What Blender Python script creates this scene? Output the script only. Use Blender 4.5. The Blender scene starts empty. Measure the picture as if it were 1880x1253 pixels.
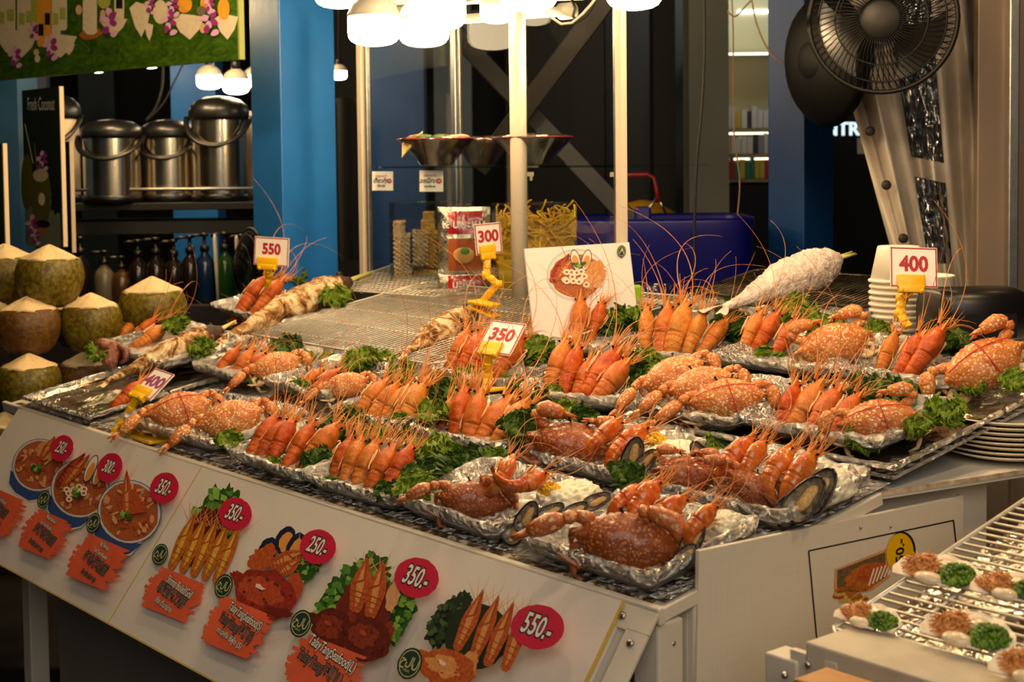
import bpy, math, random
from mathutils import Vector, Matrix, Quaternion, noise as mnoise
R = random.Random(7)
V = Vector
D2R = math.pi/180
scene = bpy.context.scene
COL = scene.collection

# ---------------------------------------------------------------- camera
F = 2700.; CX = 940.; CY = 441.; PITCH = math.atan(146/2700.); ROLL = .011; EYE = 1.55
cp, sp = math.cos(PITCH), math.sin(PITCH)
def ray(px, py):
    x = (px-CX)/F; y = -(py-CY)/F
    c, s = math.cos(ROLL), math.sin(ROLL)
    xr = c*x+s*y; yr = -s*x+c*y
    return V((xr, cp+yr*sp, -sp+yr*cp))
EY = V((0, 0, EYE))
def at(px, py, Y):
    d = ray(px, py); return EY+d*(Y/d.y)
def onplane(px, py, p0, n):
    d = ray(px, py); return EY+d*((p0-EY).dot(n)/d.dot(n))
def px2m(px, Y): return px*Y/F
camd = bpy.data.cameras.new('camera'); cam = bpy.data.objects.new('camera', camd); COL.objects.link(cam)
camd.sensor_width = 36; camd.lens = F/1880*36; camd.shift_y = (CY-626.5)/1880; camd.clip_start = .05
fwd = V((0, cp, -sp)); up0 = V((0, sp, cp)); rt0 = V((1, 0, 0))
c_, s_ = math.cos(ROLL), math.sin(ROLL)
rt = rt0*c_-up0*s_; upv = rt0*s_+up0*c_     # image axes in the world
Mc = Matrix((rt, upv, -fwd)).transposed().to_4x4(); Mc.translation = EY
cam.matrix_world = Mc
camd.dof.use_dof = True; camd.dof.focus_distance = 2.75; camd.dof.aperture_fstop = 7.5
scene.camera = cam

# ---------------------------------------------------------------- the stall's own axes
C0 = at(1212, 1112, 1.98)                       # front corner of the display
A = V((-.6405, .7679, 0)).normalized()          # along the front edge, towards the coconuts
B = V((.7679, .6405, 0)).normalized()           # into the stall
UP = V((0, 0, 1))
TILT = math.atan(.17)
Bt = (B*math.cos(TILT)+UP*math.sin(TILT)); NT = (-B*math.sin(TILT)+UP*math.cos(TILT))
def T(a, b, n=0.): return C0+A*a+Bt*b+NT*n
def tp(px, py, n=0.): return onplane(px, py, T(0, 0, n), NT)
def ab(px, py, n=0.):
    v = tp(px, py, n)-C0
    return v.dot(A), v.dot(Bt)

# ---------------------------------------------------------------- objects
def tag(o, label=None, cat=None, group=None, kind=None):
    if label: o['label'] = label
    if cat: o['category'] = cat
    if group: o['group'] = group
    if kind: o['kind'] = kind
    return o
def frame(o=V((0,0,0)), x=V((1,0,0)), z=V((0,0,1)), s=1.):
    x = V(x).normalized(); z = V(z); z = (z-x*z.dot(x)).normalized(); y = z.cross(x)
    m = Matrix((x*s, y*s, z*s)).transposed().to_4x4(); m.translation = o
    return m
def thing(name, label, cat, M=None, group=None):
    o = bpy.data.objects.new(name, None); COL.objects.link(o); o.empty_display_size = .02
    if M is not None: o.matrix_world = M if isinstance(M, Matrix) else Matrix.Translation(M)
    return tag(o, label, cat, group)
class MB:
    def __init__(s): s.v = []; s.f = []; s.m = []; s.uv = []; s.M = None
    def add(s, pts, faces, mat=0, uv=None):
        k = len(s.v)
        for i, p in enumerate(pts):
            p = V(p)
            if s.M is not None: p = s.M @ p
            s.v.append(p); s.uv.append(uv[i] if uv else (0, 0))
        for f in faces: s.f.append(tuple(k+i for i in f)); s.m.append(mat)
        return s
    def box(s, c, sz, mat=0, M=None, taper=1.):
        x, y, z = sz[0]/2, sz[1]/2, sz[2]/2; c = V(c)
        p = [V((sx*x*(taper if sz_ > 0 else 1), sy*y*(taper if sz_ > 0 else 1), sz_*z)) for sz_ in (-1, 1) for sy in (-1, 1) for sx in (-1, 1)]
        p = [(M @ q if M is not None else q)+c for q in p]
        return s.add(p, [(0,2,3,1),(4,5,7,6),(0,1,5,4),(2,6,7,3),(0,4,6,2),(1,3,7,5)], mat)
    def beam(s, p0, p1, w, h, mat=0, upd=UP):
        p0, p1 = V(p0), V(p1); d = p1-p0; L = d.length
        if abs(d.normalized().dot(upd)) > .98: upd = V((0, 1, 0)) if abs(d.normalized().y) < .9 else V((1, 0, 0))
        m = frame((p0+p1)/2, d, upd)
        x, y, z = L/2, w/2, h/2
        p = [m @ V((i*x, j*y, k*z)) for k in (-1,1) for j in (-1,1) for i in (-1,1)]
        return s.add(p, [(0,2,3,1),(4,5,7,6),(0,1,5,4),(2,6,7,3),(0,4,6,2),(1,3,7,5)], mat)
    def loft(s, rings, mat=0, closed=True, cap0=True, cap1=True, uv=None):
        n = len(rings[0]); pts = [p for r in rings for p in r]; F_ = []
        for i in range(len(rings)-1):
            for j in range(n if closed else n-1):
                a, b = i*n+j, i*n+(j+1) % n
                F_.append((a, b, b+n, a+n))
        if closed and cap0: F_.append(tuple(range(n-1, -1, -1)))
        if closed and cap1: F_.append(tuple(range((len(rings)-1)*n, len(rings)*n)))
        return s.add(pts, F_, mat, uv)
    def tube(s, pts, rad, n=6, mat=0, flat=1., upd=None, uvs=False):
        pts = [V(p) for p in pts]; k = len(pts)
        if not isinstance(rad, (list, tuple)): rad = [rad]*k
        rings = []; uv = []
        t = (pts[1]-pts[0]).normalized()
        nrm = V(upd) if upd is not None else (UP if abs(t.z) < .9 else V((1, 0, 0)))
        for i in range(k):
            t = (pts[min(i+1, k-1)]-pts[max(i-1, 0)])
            t = t.normalized() if t.length > 1e-9 else V((1, 0, 0))
            nrm = nrm-t*nrm.dot(t)
            nrm = nrm.normalized() if nrm.length > 1e-6 else t.orthogonal().normalized()
            bn = t.cross(nrm)
            rings.append([pts[i]+nrm*(math.cos(2*math.pi*j/n)*rad[i]*flat)+bn*(math.sin(2*math.pi*j/n)*rad[i]) for j in range(n)])
            uv += [(i/(k-1), j/n) for j in range(n)]
        return s.loft(rings, mat, uv=uv)
    def lathe(s, prof, n=24, mat=0, M=None, cap0=True, cap1=True, wob=None):
        rings = []
        for i, (r, z) in enumerate(prof):
            ring = []
            for j in range(n):
                a = 2*math.pi*j/n; rr = r*(1+(wob(a, i) if wob else 0))
                p = V((rr*math.cos(a), rr*math.sin(a), z)); ring.append(M @ p if M is not None else p)
            rings.append(ring)
        mats = mat if isinstance(mat, list) else None
        if mats is None: return s.loft(rings, mat, True, cap0, cap1)
        for i in range(len(rings)-1): s.loft(rings[i:i+2], mats[i], True, False, False)
        if cap0: s.add(rings[0], [tuple(range(n-1, -1, -1))], mats[0])
        if cap1: s.add(rings[-1], [tuple(range(n))], mats[-1])
        return s
    def grid(s, nu, nv, fn, mat=0, uv=True):
        pts = [fn(i/(nu-1), j/(nv-1)) for i in range(nu) for j in range(nv)]
        uvs = [(i/(nu-1), j/(nv-1)) for i in range(nu) for j in range(nv)]
        return s.add(pts, [(i*nv+j, (i+1)*nv+j, (i+1)*nv+j+1, i*nv+j+1) for i in range(nu-1) for j in range(nv-1)], mat, uvs)
    def ball(s, c, r, mat=0, nu=8, nv=10, sc=(1,1,1), M=None):
        rings = []
        for i in range(nu+1):
            th = math.pi*min(max(i/nu, .02), .98)
            ring = []
            for j in range(nv):
                q = V((r*sc[0]*math.sin(th)*math.cos(2*math.pi*j/nv), r*sc[1]*math.sin(th)*math.sin(2*math.pi*j/nv), r*sc[2]*math.cos(th)))
                if M is not None: q = M @ q
                ring.append(q+V(c))
            rings.append(ring)
        return s.loft(rings[::-1], mat)
    def mesh(s, name, mats, smooth=True):
        me = bpy.data.meshes.new(name); me.from_pydata([tuple(p) for p in s.v], [], s.f)
        for m in (mats if isinstance(mats, (list, tuple)) else [mats]): me.materials.append(m)
        me.polygons.foreach_set('material_index', s.m)
        me.polygons.foreach_set('use_smooth', [smooth]*len(s.f))
        ul = me.uv_layers.new(name='UVMap')
        fl = [0.]*(2*len(me.loops))
        for l in me.loops:
            fl[2*l.index], fl[2*l.index+1] = s.uv[l.vertex_index]
        ul.data.foreach_set('uv', fl)
        me.update(); return me
    def build(s, name, mats, parent=None, smooth=True, bevel=0., M=None):
        return put(name, s.mesh(name, mats, smooth), parent, bevel, M)
def put(name, me, parent=None, bevel=0., M=None):
    o = bpy.data.objects.new(name, me); COL.objects.link(o)
    if parent is not None: o.parent = parent
    if M is not None: o.matrix_local = M
    if bevel:
        b = o.modifiers.new('bevel', 'BEVEL'); b.width = bevel; b.segments = 2; b.limit_method = 'ANGLE'
    return o
def world_mb(root):                                # a builder that takes world points and stores them in root's frame
    m = MB(); m.M = root.matrix_world.inverted(); return m
def copy_tree(o, parent=None, props=None):
    c = o.copy(); COL.objects.link(c); c.parent = parent
    if parent is not None: c.matrix_local = o.matrix_local.copy()
    for k, v in (props or {}).items(): c[k] = v
    for ch in list(o.children): copy_tree(ch, c, props)
    return c
def setprops(o, **kw):
    for k, v in kw.items(): o[k] = v
    for ch in o.children: setprops(ch, **kw)

# ---------------------------------------------------------------- materials
def lin(c):
    c = c/255.
    return c/12.92 if c <= .04045 else ((c+.055)/1.055)**2.4
def rgb(r, g, b): return (lin(r), lin(g), lin(b), 1)
class NT_:
    def __init__(s, name):
        s.mat = bpy.data.materials.new(name); s.mat.use_nodes = True; s.t = s.mat.node_tree
        s.b = s.t.nodes['Principled BSDF']; s.out = s.t.nodes['Material Output']
    def n(s, ty, **kw):
        nd = s.t.nodes.new(ty)
        for k, v in kw.items(): setattr(nd, k, v)
        return nd
    def l(s, a, b): s.t.links.new(a, b)
    def coords(s, rand=True, kind='Object', scale=None):
        tc = s.n('ShaderNodeTexCoord'); o = tc.outputs[kind]
        if scale:
            mp = s.n('ShaderNodeMapping'); mp.inputs['Scale'].default_value = scale; s.l(o, mp.inputs[0]); o = mp.outputs[0]
        if rand:
            oi = s.n('ShaderNodeObjectInfo'); ad = s.n('ShaderNodeVectorMath', operation='ADD')
            ml = s.n('ShaderNodeVectorMath', operation='SCALE'); cb = s.n('ShaderNodeCombineXYZ')
            for i in range(3): s.l(oi.outputs['Random'], cb.inputs[i])
            s.l(cb.outputs[0], ml.inputs[0]); ml.inputs['Scale'].default_value = 37.
            s.l(o, ad.inputs[0]); s.l(ml.outputs[0], ad.inputs[1]); o = ad.outputs[0]
        return o
    def noise(s, vec, scale, detail=3, rough=.6, dist=0.):
        t = s.n('ShaderNodeTexNoise'); t.inputs['Scale'].default_value = scale; t.inputs['Detail'].default_value = detail
        t.inputs['Roughness'].default_value = rough; t.inputs['Distortion'].default_value = dist
        s.l(vec, t.inputs['Vector']); return t.outputs['Fac']
    def voro(s, vec, scale, feature='F1', out='Distance', rnd=1.):
        t = s.n('ShaderNodeTexVoronoi', feature=feature); t.inputs['Scale'].default_value = scale; t.inputs['Randomness'].default_value = rnd
        s.l(vec, t.inputs['Vector']); return t.outputs[out]
    def ramp(s, fac, stops, interp='LINEAR'):
        r = s.n('ShaderNodeValToRGB'); e = r.color_ramp.elements; r.color_ramp.interpolation = interp
        while len(e) < len(stops): e.new(.5)
        for i, (p, c) in enumerate(stops):
            e[i].position = p; e[i].color = c if not isinstance(c, (int, float)) else (c, c, c, 1)
        s.l(fac, r.inputs[0]); return r.outputs[0]
    def mix(s, fac, a, b, mode='MIX'):
        m = s.n('ShaderNodeMix', data_type='RGBA', blend_type=mode)
        for sock, v in ((m.inputs[0], fac), (m.inputs[6], a), (m.inputs[7], b)):
            if hasattr(v, 'links'): s.l(v, sock)
            else: sock.default_value = v
        return m.outputs[2]
    def math(s, op, a, b=0.):
        m = s.n('ShaderNodeMath', operation=op)
        for sock, v in ((m.inputs[0], a), (m.inputs[1], b)):
            if hasattr(v, 'links'): s.l(v, sock)
            else: sock.default_value = v
        return m.outputs[0]
    def attr(s, name):
        a = s.n('ShaderNodeAttribute', attribute_type='OBJECT', attribute_name=name); return a.outputs['Fac']
    def uv(s):
        t = s.n('ShaderNodeTexCoord'); x = s.n('ShaderNodeSeparateXYZ'); s.l(t.outputs['UV'], x.inputs[0]); return x.outputs
    def base(s, v):
        if hasattr(v, 'links'): s.l(v, s.b.inputs['Base Color'])
        else: s.b.inputs['Base Color'].default_value = v
        return s
    def set(s, **kw):
        names = dict(rough='Roughness', metal='Metallic', coat='Coat Weight', sss='Subsurface Weight', trans='Transmission Weight', ior='IOR', alpha='Alpha', spec='Specular IOR Level', coatr='Coat Roughness', sheen='Sheen Weight')
        for k, v in kw.items():
            sock = s.b.inputs[names[k]]
            if hasattr(v, 'links'): s.l(v, sock)
            else: sock.default_value = v
        return s
    def bump(s, h, strength=.3, dist=.01):
        b = s.n('ShaderNodeBump'); b.inputs['Strength'].default_value = strength; b.inputs['Distance'].default_value = dist
        s.l(h, b.inputs['Height']); s.l(b.outputs[0], s.b.inputs['Normal']); return s
MATS = {}
def plain(name, col, rough=.5, metal=0., var=.0, vscale=8., bump=0., bscale=60., coat=0., spec=.5):
    """a plain painted or moulded surface with a little wear in its colour"""
    if name in MATS: return MATS[name]
    if name.startswith('print_') and var: vscale *= 3.2; var = min(.6, var*1.5)
    m = NT_(name)
    c = rgb(*col)
    if var:
        o = m.coords()
        d = tuple(x*(1-var) for x in c[:3])+(1,)
        m.base(m.ramp(m.noise(o, vscale, 4), [(.35, d), (.65, c)]))
    else: m.base(c)
    m.set(rough=rough, metal=metal, coat=coat, spec=spec)
    if bump: m.bump(m.noise(m.coords(), bscale, 3), bump, .004)
    MATS[name] = m.mat; return m.mat
def lamp_mat(name, col, strength):
    m = NT_(name); e = m.n('ShaderNodeEmission'); e.inputs[0].default_value = col; e.inputs[1].default_value = strength
    m.l(e.outputs[0], m.out.inputs[0]); MATS[name] = m.mat; return m.mat
def clear_mat(name, col=(1,1,1,1), gloss=.08, rough=.02, dens=0.):
    """thin clear sheet: lets light straight through and reflects at grazing angles"""
    m = NT_(name); tr = m.n('ShaderNodeBsdfTransparent'); tr.inputs[0].default_value = col
    gl = m.n('ShaderNodeBsdfGlossy'); gl.inputs['Roughness'].default_value = rough
    fr = m.n('ShaderNodeLayerWeight'); fr.inputs[0].default_value = .5
    k = m.math('ADD', m.math('MULTIPLY', m.math('POWER', fr.outputs['Facing'], 4.), .6), gloss)
    mx = m.n('ShaderNodeMixShader'); m.l(k, mx.inputs[0]); m.l(tr.outputs[0], mx.inputs[1]); m.l(gl.outputs[0], mx.inputs[2])
    last = mx
    if dens:
        df = m.n('ShaderNodeBsdfDiffuse'); df.inputs[0].default_value = (.85, .82, .78, 1)
        m2 = m.n('ShaderNodeMixShader'); m2.inputs[0].default_value = dens
        m.l(mx.outputs[0], m2.inputs[1]); m.l(df.outputs[0], m2.inputs[2]); last = m2
    m.l(last.outputs[0], m.out.inputs[0]); MATS[name] = m.mat; return m.mat

def shell_mat(name, lo, mid, hi, rough, coat, spot=0.):
    m = NT_(name); o = m.coords()
    u = m.uv()
    c = m.ramp(m.noise(o, 9, 4, .6), [(.3, rgb(*lo)), (.5, rgb(*mid)), (.72, rgb(*hi))])
    c = m.mix(m.attr('tint'), c, m.ramp(m.noise(o, 14, 3), [(.3, rgb(206, 118, 32)), (.7, rgb(232, 168, 76))]))
    fine = m.noise(o, 70, 3, .7)
    c = m.mix(m.ramp(fine, [(.56, 0.), (.72, .35)]), c, rgb(150, 52, 22))
    # pale line along the hind edge of each segment
    band = m.ramp(u[0], [(.80, 0.), (.88, .75), (.95, .75), (.99, .1)])
    c = m.mix(band, c, rgb(226, 150, 78))
    m.base(c).set(rough=rough, coat=coat, coatr=.12, spec=.28)
    m.bump(m.noise(o, 45, 3), .25, .01); MATS[name] = m.mat; return m.mat
def crab_mat(name, base, base2, spot, rough, coat, sc=13.):
    m = NT_(name); o = m.coords()
    c = m.ramp(m.noise(o, 5, 4), [(.3, rgb(*base)), (.7, rgb(*base2))])
    vd = m.n('ShaderNodeVectorMath', operation='ADD'); nz = m.n('ShaderNodeTexNoise'); nz.inputs['Scale'].default_value = 6.
    m.l(o, nz.inputs['Vector']); sc_ = m.n('ShaderNodeVectorMath', operation='SCALE'); sc_.inputs['Scale'].default_value = .1
    m.l(nz.outputs['Color'], sc_.inputs[0]); m.l(o, vd.inputs[0]); m.l(sc_.outputs[0], vd.inputs[1])
    d = m.voro(vd.outputs[0], sc)
    k = m.ramp(d, [(.28, 1.), (.41, 0.)])
    k2 = m.math('MULTIPLY', k, m.ramp(m.noise(o, 3, 2), [(.3, .45), (.55, 1.)]))
    c = m.mix(k2, c, rgb(*spot))
    m.base(c).set(rough=rough, coat=coat, coatr=.15)
    h = m.math('ADD', m.math('MULTIPLY', d, .5), m.noise(o, 40, 3))
    m.bump(h, .35, .012); MATS[name] = m.mat; return m.mat
def foil_mat(name, scale, strength, col=(238, 234, 226), rough=.2):
    m = NT_(name); o = m.coords()
    d = m.voro(o, scale, 'F1'); n2 = m.noise(o, scale*.8, 5, .65, 1.2)
    h = m.math('ADD', m.math('MULTIPLY', d, .7), n2)
    m.base(rgb(*col)).set(rough=rough, metal=1.)
    m.bump(h, strength, .02); MATS[name] = m.mat; return m.mat
def noisy(name, stops, scale, detail=5, rough=.8, dist=.6, bump=.6, bdist=.01, metal=0., kind='Object', sca=None, coat=0.):
    m = NT_(name); o = m.coords(kind=kind, scale=sca); f = m.noise(o, scale, detail, .62, dist)
    m.base(m.ramp(f, [(p, rgb(*c)) for p, c in stops])).set(rough=rough, metal=metal, coat=coat)
    if bump: m.bump(m.noise(o, scale*2.2, 5, .6), bump, bdist)
    MATS[name] = m.mat; return m.mat

WHITE = plain('white_painted_board', (226, 222, 214), .55, var=.06, vscale=5, bump=.08)
IVORY = plain('ivory_painted_metal', (224, 214, 196), .45, var=.1, vscale=6, bump=.08)
FOAM = plain('white_foam', (240, 236, 228), .6, bump=.1, bscale=400)
CUPW = plain('white_paper_cup', (240, 230, 212), .5, bump=.05)
ALU = plain('brushed_aluminium', (196, 194, 190), .35, 1., var=.15, vscale=30, bump=.1)
STEEL = plain('polished_steel', (200, 196, 188), .16, 1., bump=.04, bscale=14)
WIRE = plain('chromed_wire', (236, 226, 206), .35, .3, var=.2, vscale=40)
BLACKP = plain('black_plastic', (14, 13, 13), .35, bump=.05)
FANB = plain('fan_black', (7, 7, 7), .5, spec=.25)
BLACKM = plain('matt_black_metal', (12, 11, 11), .55, bump=.1)
DARK = plain('dark_wall_paint', (22, 22, 24), .8, var=.3, vscale=2)
DARKG = plain('dark_grey_panel', (52, 52, 54), .7, var=.25, vscale=1.5)
GREYP = plain('grey_green_panel', (128, 132, 126), .6, var=.12, vscale=2)
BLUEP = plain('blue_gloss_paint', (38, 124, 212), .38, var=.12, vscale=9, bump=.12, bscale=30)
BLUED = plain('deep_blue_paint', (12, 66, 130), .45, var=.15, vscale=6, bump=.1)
BLUET = plain('blue_plastic_tub', (8, 10, 104), .4, bump=.06, bscale=20)
YELC = plain('yellow_plastic', (246, 190, 10), .38, bump=.03)
REDP = plain('red_plastic', (196, 26, 30), .4, bump=.03)
PINKRED = plain('printed_red', (206, 28, 66), .5, var=.1, vscale=30)
CARDW = plain('white_card', (244, 236, 228), .5, bump=.03)
CARDR = plain('printed_maroon', (176, 26, 40), .5, var=.08, vscale=60)
INK = plain('black_ink', (22, 26, 28), .55, var=.1, vscale=40)
TXTW = plain('printed_white', (238, 232, 220), .5, var=.04, vscale=40)
ORNG = plain('printed_orange_brush', (234, 98, 62), .55, var=.18, vscale=18)
FOIL = foil_mat('crumpled_foil', 70, 1.)
FOILS = foil_mat('smooth_foil', 16, .5, (226, 220, 206), .17)
SHELL = shell_mat('boiled_prawn_shell', (160, 46, 4), (192, 72, 8), (220, 116, 26), .42, .12)
SHELLG = shell_mat('glazed_prawn_shell', (190, 58, 5), (218, 96, 16), (240, 164, 70), .2, 1.)
SPINE = noisy('prawn_head_spine', [(.3, (196, 106, 30)), (.7, (230, 162, 76))], 12, 3, .45, .3, .2, .005)
ANT = noisy('prawn_antenna', [(.35, (206, 116, 54)), (.7, (238, 172, 106))], 9, 3, .4, 0, 0)
LEGM = noisy('prawn_leg', [(.3, (226, 150, 92)), (.7, (244, 206, 150))], 12, 3, .4, .3, .1, .005)
EYE_M = plain('black_eye', (10, 8, 8), .15)
CRABL = crab_mat('steamed_crab_shell', (198, 94, 30), (222, 142, 66), (250, 216, 158), .42, .3, 25)
CRABD = crab_mat('glazed_dark_crab_shell', (122, 48, 10), (176, 84, 24), (206, 132, 66), .30, .5, 26)
CRABM = crab_mat('glazed_claw_shell', (176, 80, 28), (214, 124, 60), (238, 186, 128), .34, .5, 16)
CRABU = noisy('crab_underside', [(.3, (214, 168, 112)), (.7, (242, 222, 180))], 7, 3, .5, .4, .3, .01)
CRABUD = noisy('dark_crab_joint', [(.3, (142, 66, 34)), (.7, (206, 138, 86))], 7, 3, .4, .4, .3, .01, coat=.4)
STRING = plain('red_string', (206, 40, 32), .6)
def leaf_mat(name, c0, c1, c2):
    m = NT_(name); o = m.coords(); u = m.uv()
    c = m.ramp(m.noise(o, 14, 4), [(.3, rgb(*c0)), (.52, rgb(*c1)), (.75, rgb(*c2))])
    rib = m.ramp(m.math('ABSOLUTE', m.math('SUBTRACT', u[1], .5)), [(.0, 1.), (.06, 0.)])
    c = m.mix(m.math('MULTIPLY', rib, .7), c, rgb(150, 176, 84))
    m.base(c).set(rough=.45, spec=.4)
    df = m.n('ShaderNodeBsdfTranslucent'); m.l(c, df.inputs[0])
    mx = m.n('ShaderNodeMixShader'); mx.inputs[0].default_value = .22
    m.l(m.b.outputs[0], mx.inputs[1]); m.l(df.outputs[0], mx.inputs[2]); m.l(mx.outputs[0], m.out.inputs[0])
    m.bump(m.noise(o, 60, 3), .4, .006); MATS[name] = m.mat; return m.mat
LEAF = leaf_mat('curly_lettuce', (66, 98, 8), (118, 148, 18), (182, 192, 50))
LEAFD = leaf_mat('dark_kale', (30, 58, 6), (62, 98, 12), (118, 144, 30))
RICE = noisy('steamed_rice', [(.3, (226, 214, 176)), (.7, (248, 242, 220))], 60, 3, .45, .2, .4, .004)
CORN = noisy('sweetcorn', [(.3, (232, 170, 20)), (.7, (250, 208, 60))], 60, 3, .35, .2, .2, .004)
MUSB = noisy('mussel_shell', [(.3, (8, 8, 12)), (.6, (22, 20, 26)), (.8, (60, 52, 50))], 9, 4, .22, .6, .2, .004, coat=.5)
MUSF = noisy('mussel_flesh', [(.3, (190, 132, 62)), (.7, (232, 196, 132))], 20, 3, .3, .4, .3, .005)
MUSI = noisy('mussel_pearl', [(.3, (54, 46, 40)), (.7, (176, 160, 134))], 6, 3, .2, .8, .1, .004)
SALT = noisy('salt_crust', [(.38, (66, 38, 14)), (.47, (158, 108, 54)), (.56, (222, 196, 150)), (.75, (244, 232, 206))], 9, 7, .9, 1.2, .6, .025)
SALTW = noisy('white_salt_crust', [(.25, (176, 126, 112)), (.4, (228, 202, 188)), (.62, (248, 236, 226))], 14, 7, .9, .8, .7, .025)
FISHH = noisy('scorched_fish_skin', [(.3, (38, 24, 18)), (.6, (92, 60, 44)), (.8, (150, 116, 92))], 9, 5, .6, .8, .5, .01)
LEMON = noisy('lemongrass', [(.3, (176, 176, 84)), (.7, (222, 214, 140))], 6, 3, .5, 1., .2, .006, sca=(1, 6, 6))
BULB = lamp_mat('lit_bulb_diffuser', (1., .76, .46, 1), 26.)
BULBD = lamp_mat('dim_bulb_diffuser', (1., .74, .44, 1), 7.)
BULBB = plain('bulb_housing', (206, 196, 178), .4, bump=.03)
GLASS = clear_mat('cabinet_glass', (.93, .96, .97, 1), .03, .015)
GEDGE = clear_mat('green_glass_edge', (.35, .6, .5, 1), .25, .1)
ACRYL = clear_mat('clear_acrylic', (.95, .96, .97, 1), .05, .03)
FILM = clear_mat('cling_film', (.9, .9, .9, 1), .22, .12)
PVC = clear_mat('soft_clear_vinyl', (.74, .75, .76, 1), .3, .12)
# ================================================================ food, each kind built once
def lerp(a, b, t): return a+(b-a)*t
def prof(x, tab):
    for i in range(len(tab)-1):
        if x <= tab[i+1][0]:
            t = (x-tab[i][0])/(tab[i+1][0]-tab[i][0]); t = max(0, min(1, t)); t = t*t*(3-2*t)
            return lerp(tab[i][1], tab[i+1][1], t)
    return tab[-1][1]
def prawn_meshes(seed, bend, shell, tuft=1.):
    """parts of one prawn, one unit long: tail at x=0, beak at x=1, back towards +z"""
    r = random.Random(seed); P = {}
    m = MB(); n = 16; rings = []; uv = []
    W = [(.37,.100),(.48,.116),(.60,.116),(.70,.098),(.79,.068),(.90,.028)]
    K = 18
    for i in range(K):
        x = lerp(.365, .90, i/(K-1)); w = prof(x, W); zc = lerp(.0, .028, (x-.37)/.53)
        ring = []
        for j in range(n):
            a = 2*math.pi*j/n; ca, sa = math.cos(a), math.sin(a)
            z = ca*w*(1.05+.18*max(0, ca)**4) if ca > 0 else ca*w*.86
            ring.append((x-.03*max(0, -ca), sa*w*(1-.12*max(0, ca)), zc+z)); uv.append((.3*i/(K-1), j/n))
        rings.append(ring)
    m.loft(rings, 0, uv=uv); P['carapace'] = m.mesh('carapace', shell)
    # abdomen: six overlapping bands on a line that curls under
    m = MB(); rings = []; uv = []; seg = 6; per = 7
    pos = V((.40, 0, 0)); ang = 0.; ds = .50/(seg*per)
    last = None
    for i in range(seg*per+1):
        s = i/(seg*per); k = min(int(s*seg), seg-1); t = s*seg-k
        w = .100*(1-.40*s)*(1+.085*t-.02); h = w*lerp(1.02, .9, s)
        d = V((-math.cos(ang), 0, -math.sin(ang))); nz = V((-math.sin(ang), 0, math.cos(ang)))
        ring = []
        for j in range(n):
            a = 2*math.pi*j/n; ca, sa = math.cos(a), math.sin(a)
            ring.append(pos+V((0, 1, 0))*(sa*w)+nz*(ca*h if ca > 0 else ca*h*.82)); uv.append((max(.02, min(t, .985)), s))
        rings.append(ring); last = (V(pos), V(d), V(nz), w)
        pos = pos+d*ds; ang += bend*ds/.52*(.25+1.3*s)
    m.loft(rings, 0, uv=uv); P['abdomen'] = m.mesh('abdomen', shell)
    m = MB(); p0, d, nz, w = last
    for q in (-2, -1, 0, 1, 2):
        dd = (d*1.+V((0, 1, 0))*q*.38-nz*.12*abs(q)).normalized(); sd = dd.cross(nz).normalized()
        L = .15-.012*abs(q)
        m.grid(6, 5, lambda u, v: p0+dd*(u*L)+sd*((v-.5)*2*.032*math.sin(math.pi*(.12+.8*u))**.7)+nz*(.012*(1-(2*v-1)**2)+.004*q+.01*u), 0)
    P['tail_fan'] = m.mesh('tail_fan', shell)
    # beak, side blades and short feelers
    m = MB()
    m.tube([(.66, 0, .105), (.76, 0, .098), (.86, 0, .082), (.94, 0, .088), (1.0, 0, .112)], [.006, .016, .015, .009, .001], 6, 0, 1.6, UP)
    P['beak'] = m.mesh('beak', SPINE)
    for sd, nm in ((-1, 'blade_a'), (1, 'blade_b')):
        m = MB()
        m.grid(7, 5, lambda u, v: V((.78+.17*u, sd*(.03+.045*u+.0*v)+sd*(v-.5)*.05*math.sin(math.pi*(.15+.75*u)), .02-.01*u+.012*(1-(2*v-1)**2)-sd*0)), 0)
        for q in range(int(9*tuft)):
            e = V((1.0+r.random()*.26, sd*(.01+r.random()*.14), -.08+r.random()*.24))
            m.tube([(.78, sd*.03, .0), (.90, sd*.045+e.y*.2, .02+e.z*.2), e], [.0075, .0055, .001], 4, 0)
        P[nm] = m.mesh('head_blade', SPINE)
    for sd, nm in ((-1, 'ant_a'), (1, 'ant_b')):
        m = MB()
        for q in range(3):
            L = r.uniform(.8, 2.1) if q == 0 else r.uniform(.4, 1.2); pts = []
            p = V((.84, sd*.025, -.015+.015*q)); h = V((1, sd*r.uniform(-.05, .45), r.uniform(-.1, .4))).normalized()
            kx = V((r.uniform(-1, .0), r.uniform(-1, 1), r.uniform(-.6, .8)))*r.uniform(.10, .34)
            N_ = 26
            for i in range(N_+1):
                pts.append(V(p)); p = p+h*(L/N_); h = (h+kx*(.2+1.*i/N_)*.62).normalized()
            m.tube(pts, [.0055*(1-.7*i/N_) for i in range(N_+1)], 4, 0)
        P[nm] = m.mesh('antenna', ANT)
        m = MB(); m.tube([(.77, sd*.03, .055), (.815, sd*.06, .065)], [.008, .008], 5, 0); m.ball((.82, sd*.066, .068), .016, 0, 6, 8)
        P['eye'+nm[-1]] = m.mesh('eye', EYE_M)
        for q in range(2):
            m = MB()
            x0 = .66-.10*q
            pts = [V((x0, sd*.06, -.07)), V((x0+.10, sd*(.105+.02*q), -.075)), V((x0+.06-.16*q, sd*.125, -.045)), V((x0-.12-.1*q+r.uniform(-.05, .05), sd*.12, -.03+.03*r.random()))]
            if q == 0: pts += [V((x0-.30, sd*(.115+.02*r.random()), -.05))]
            m.tube(pts, [.015, .013, .011, .008, .005][:len(pts)], 6, 0)
            P['leg%s%d' % (nm[-1], q)] = m.mesh('leg', LEGM)
    return P
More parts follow.
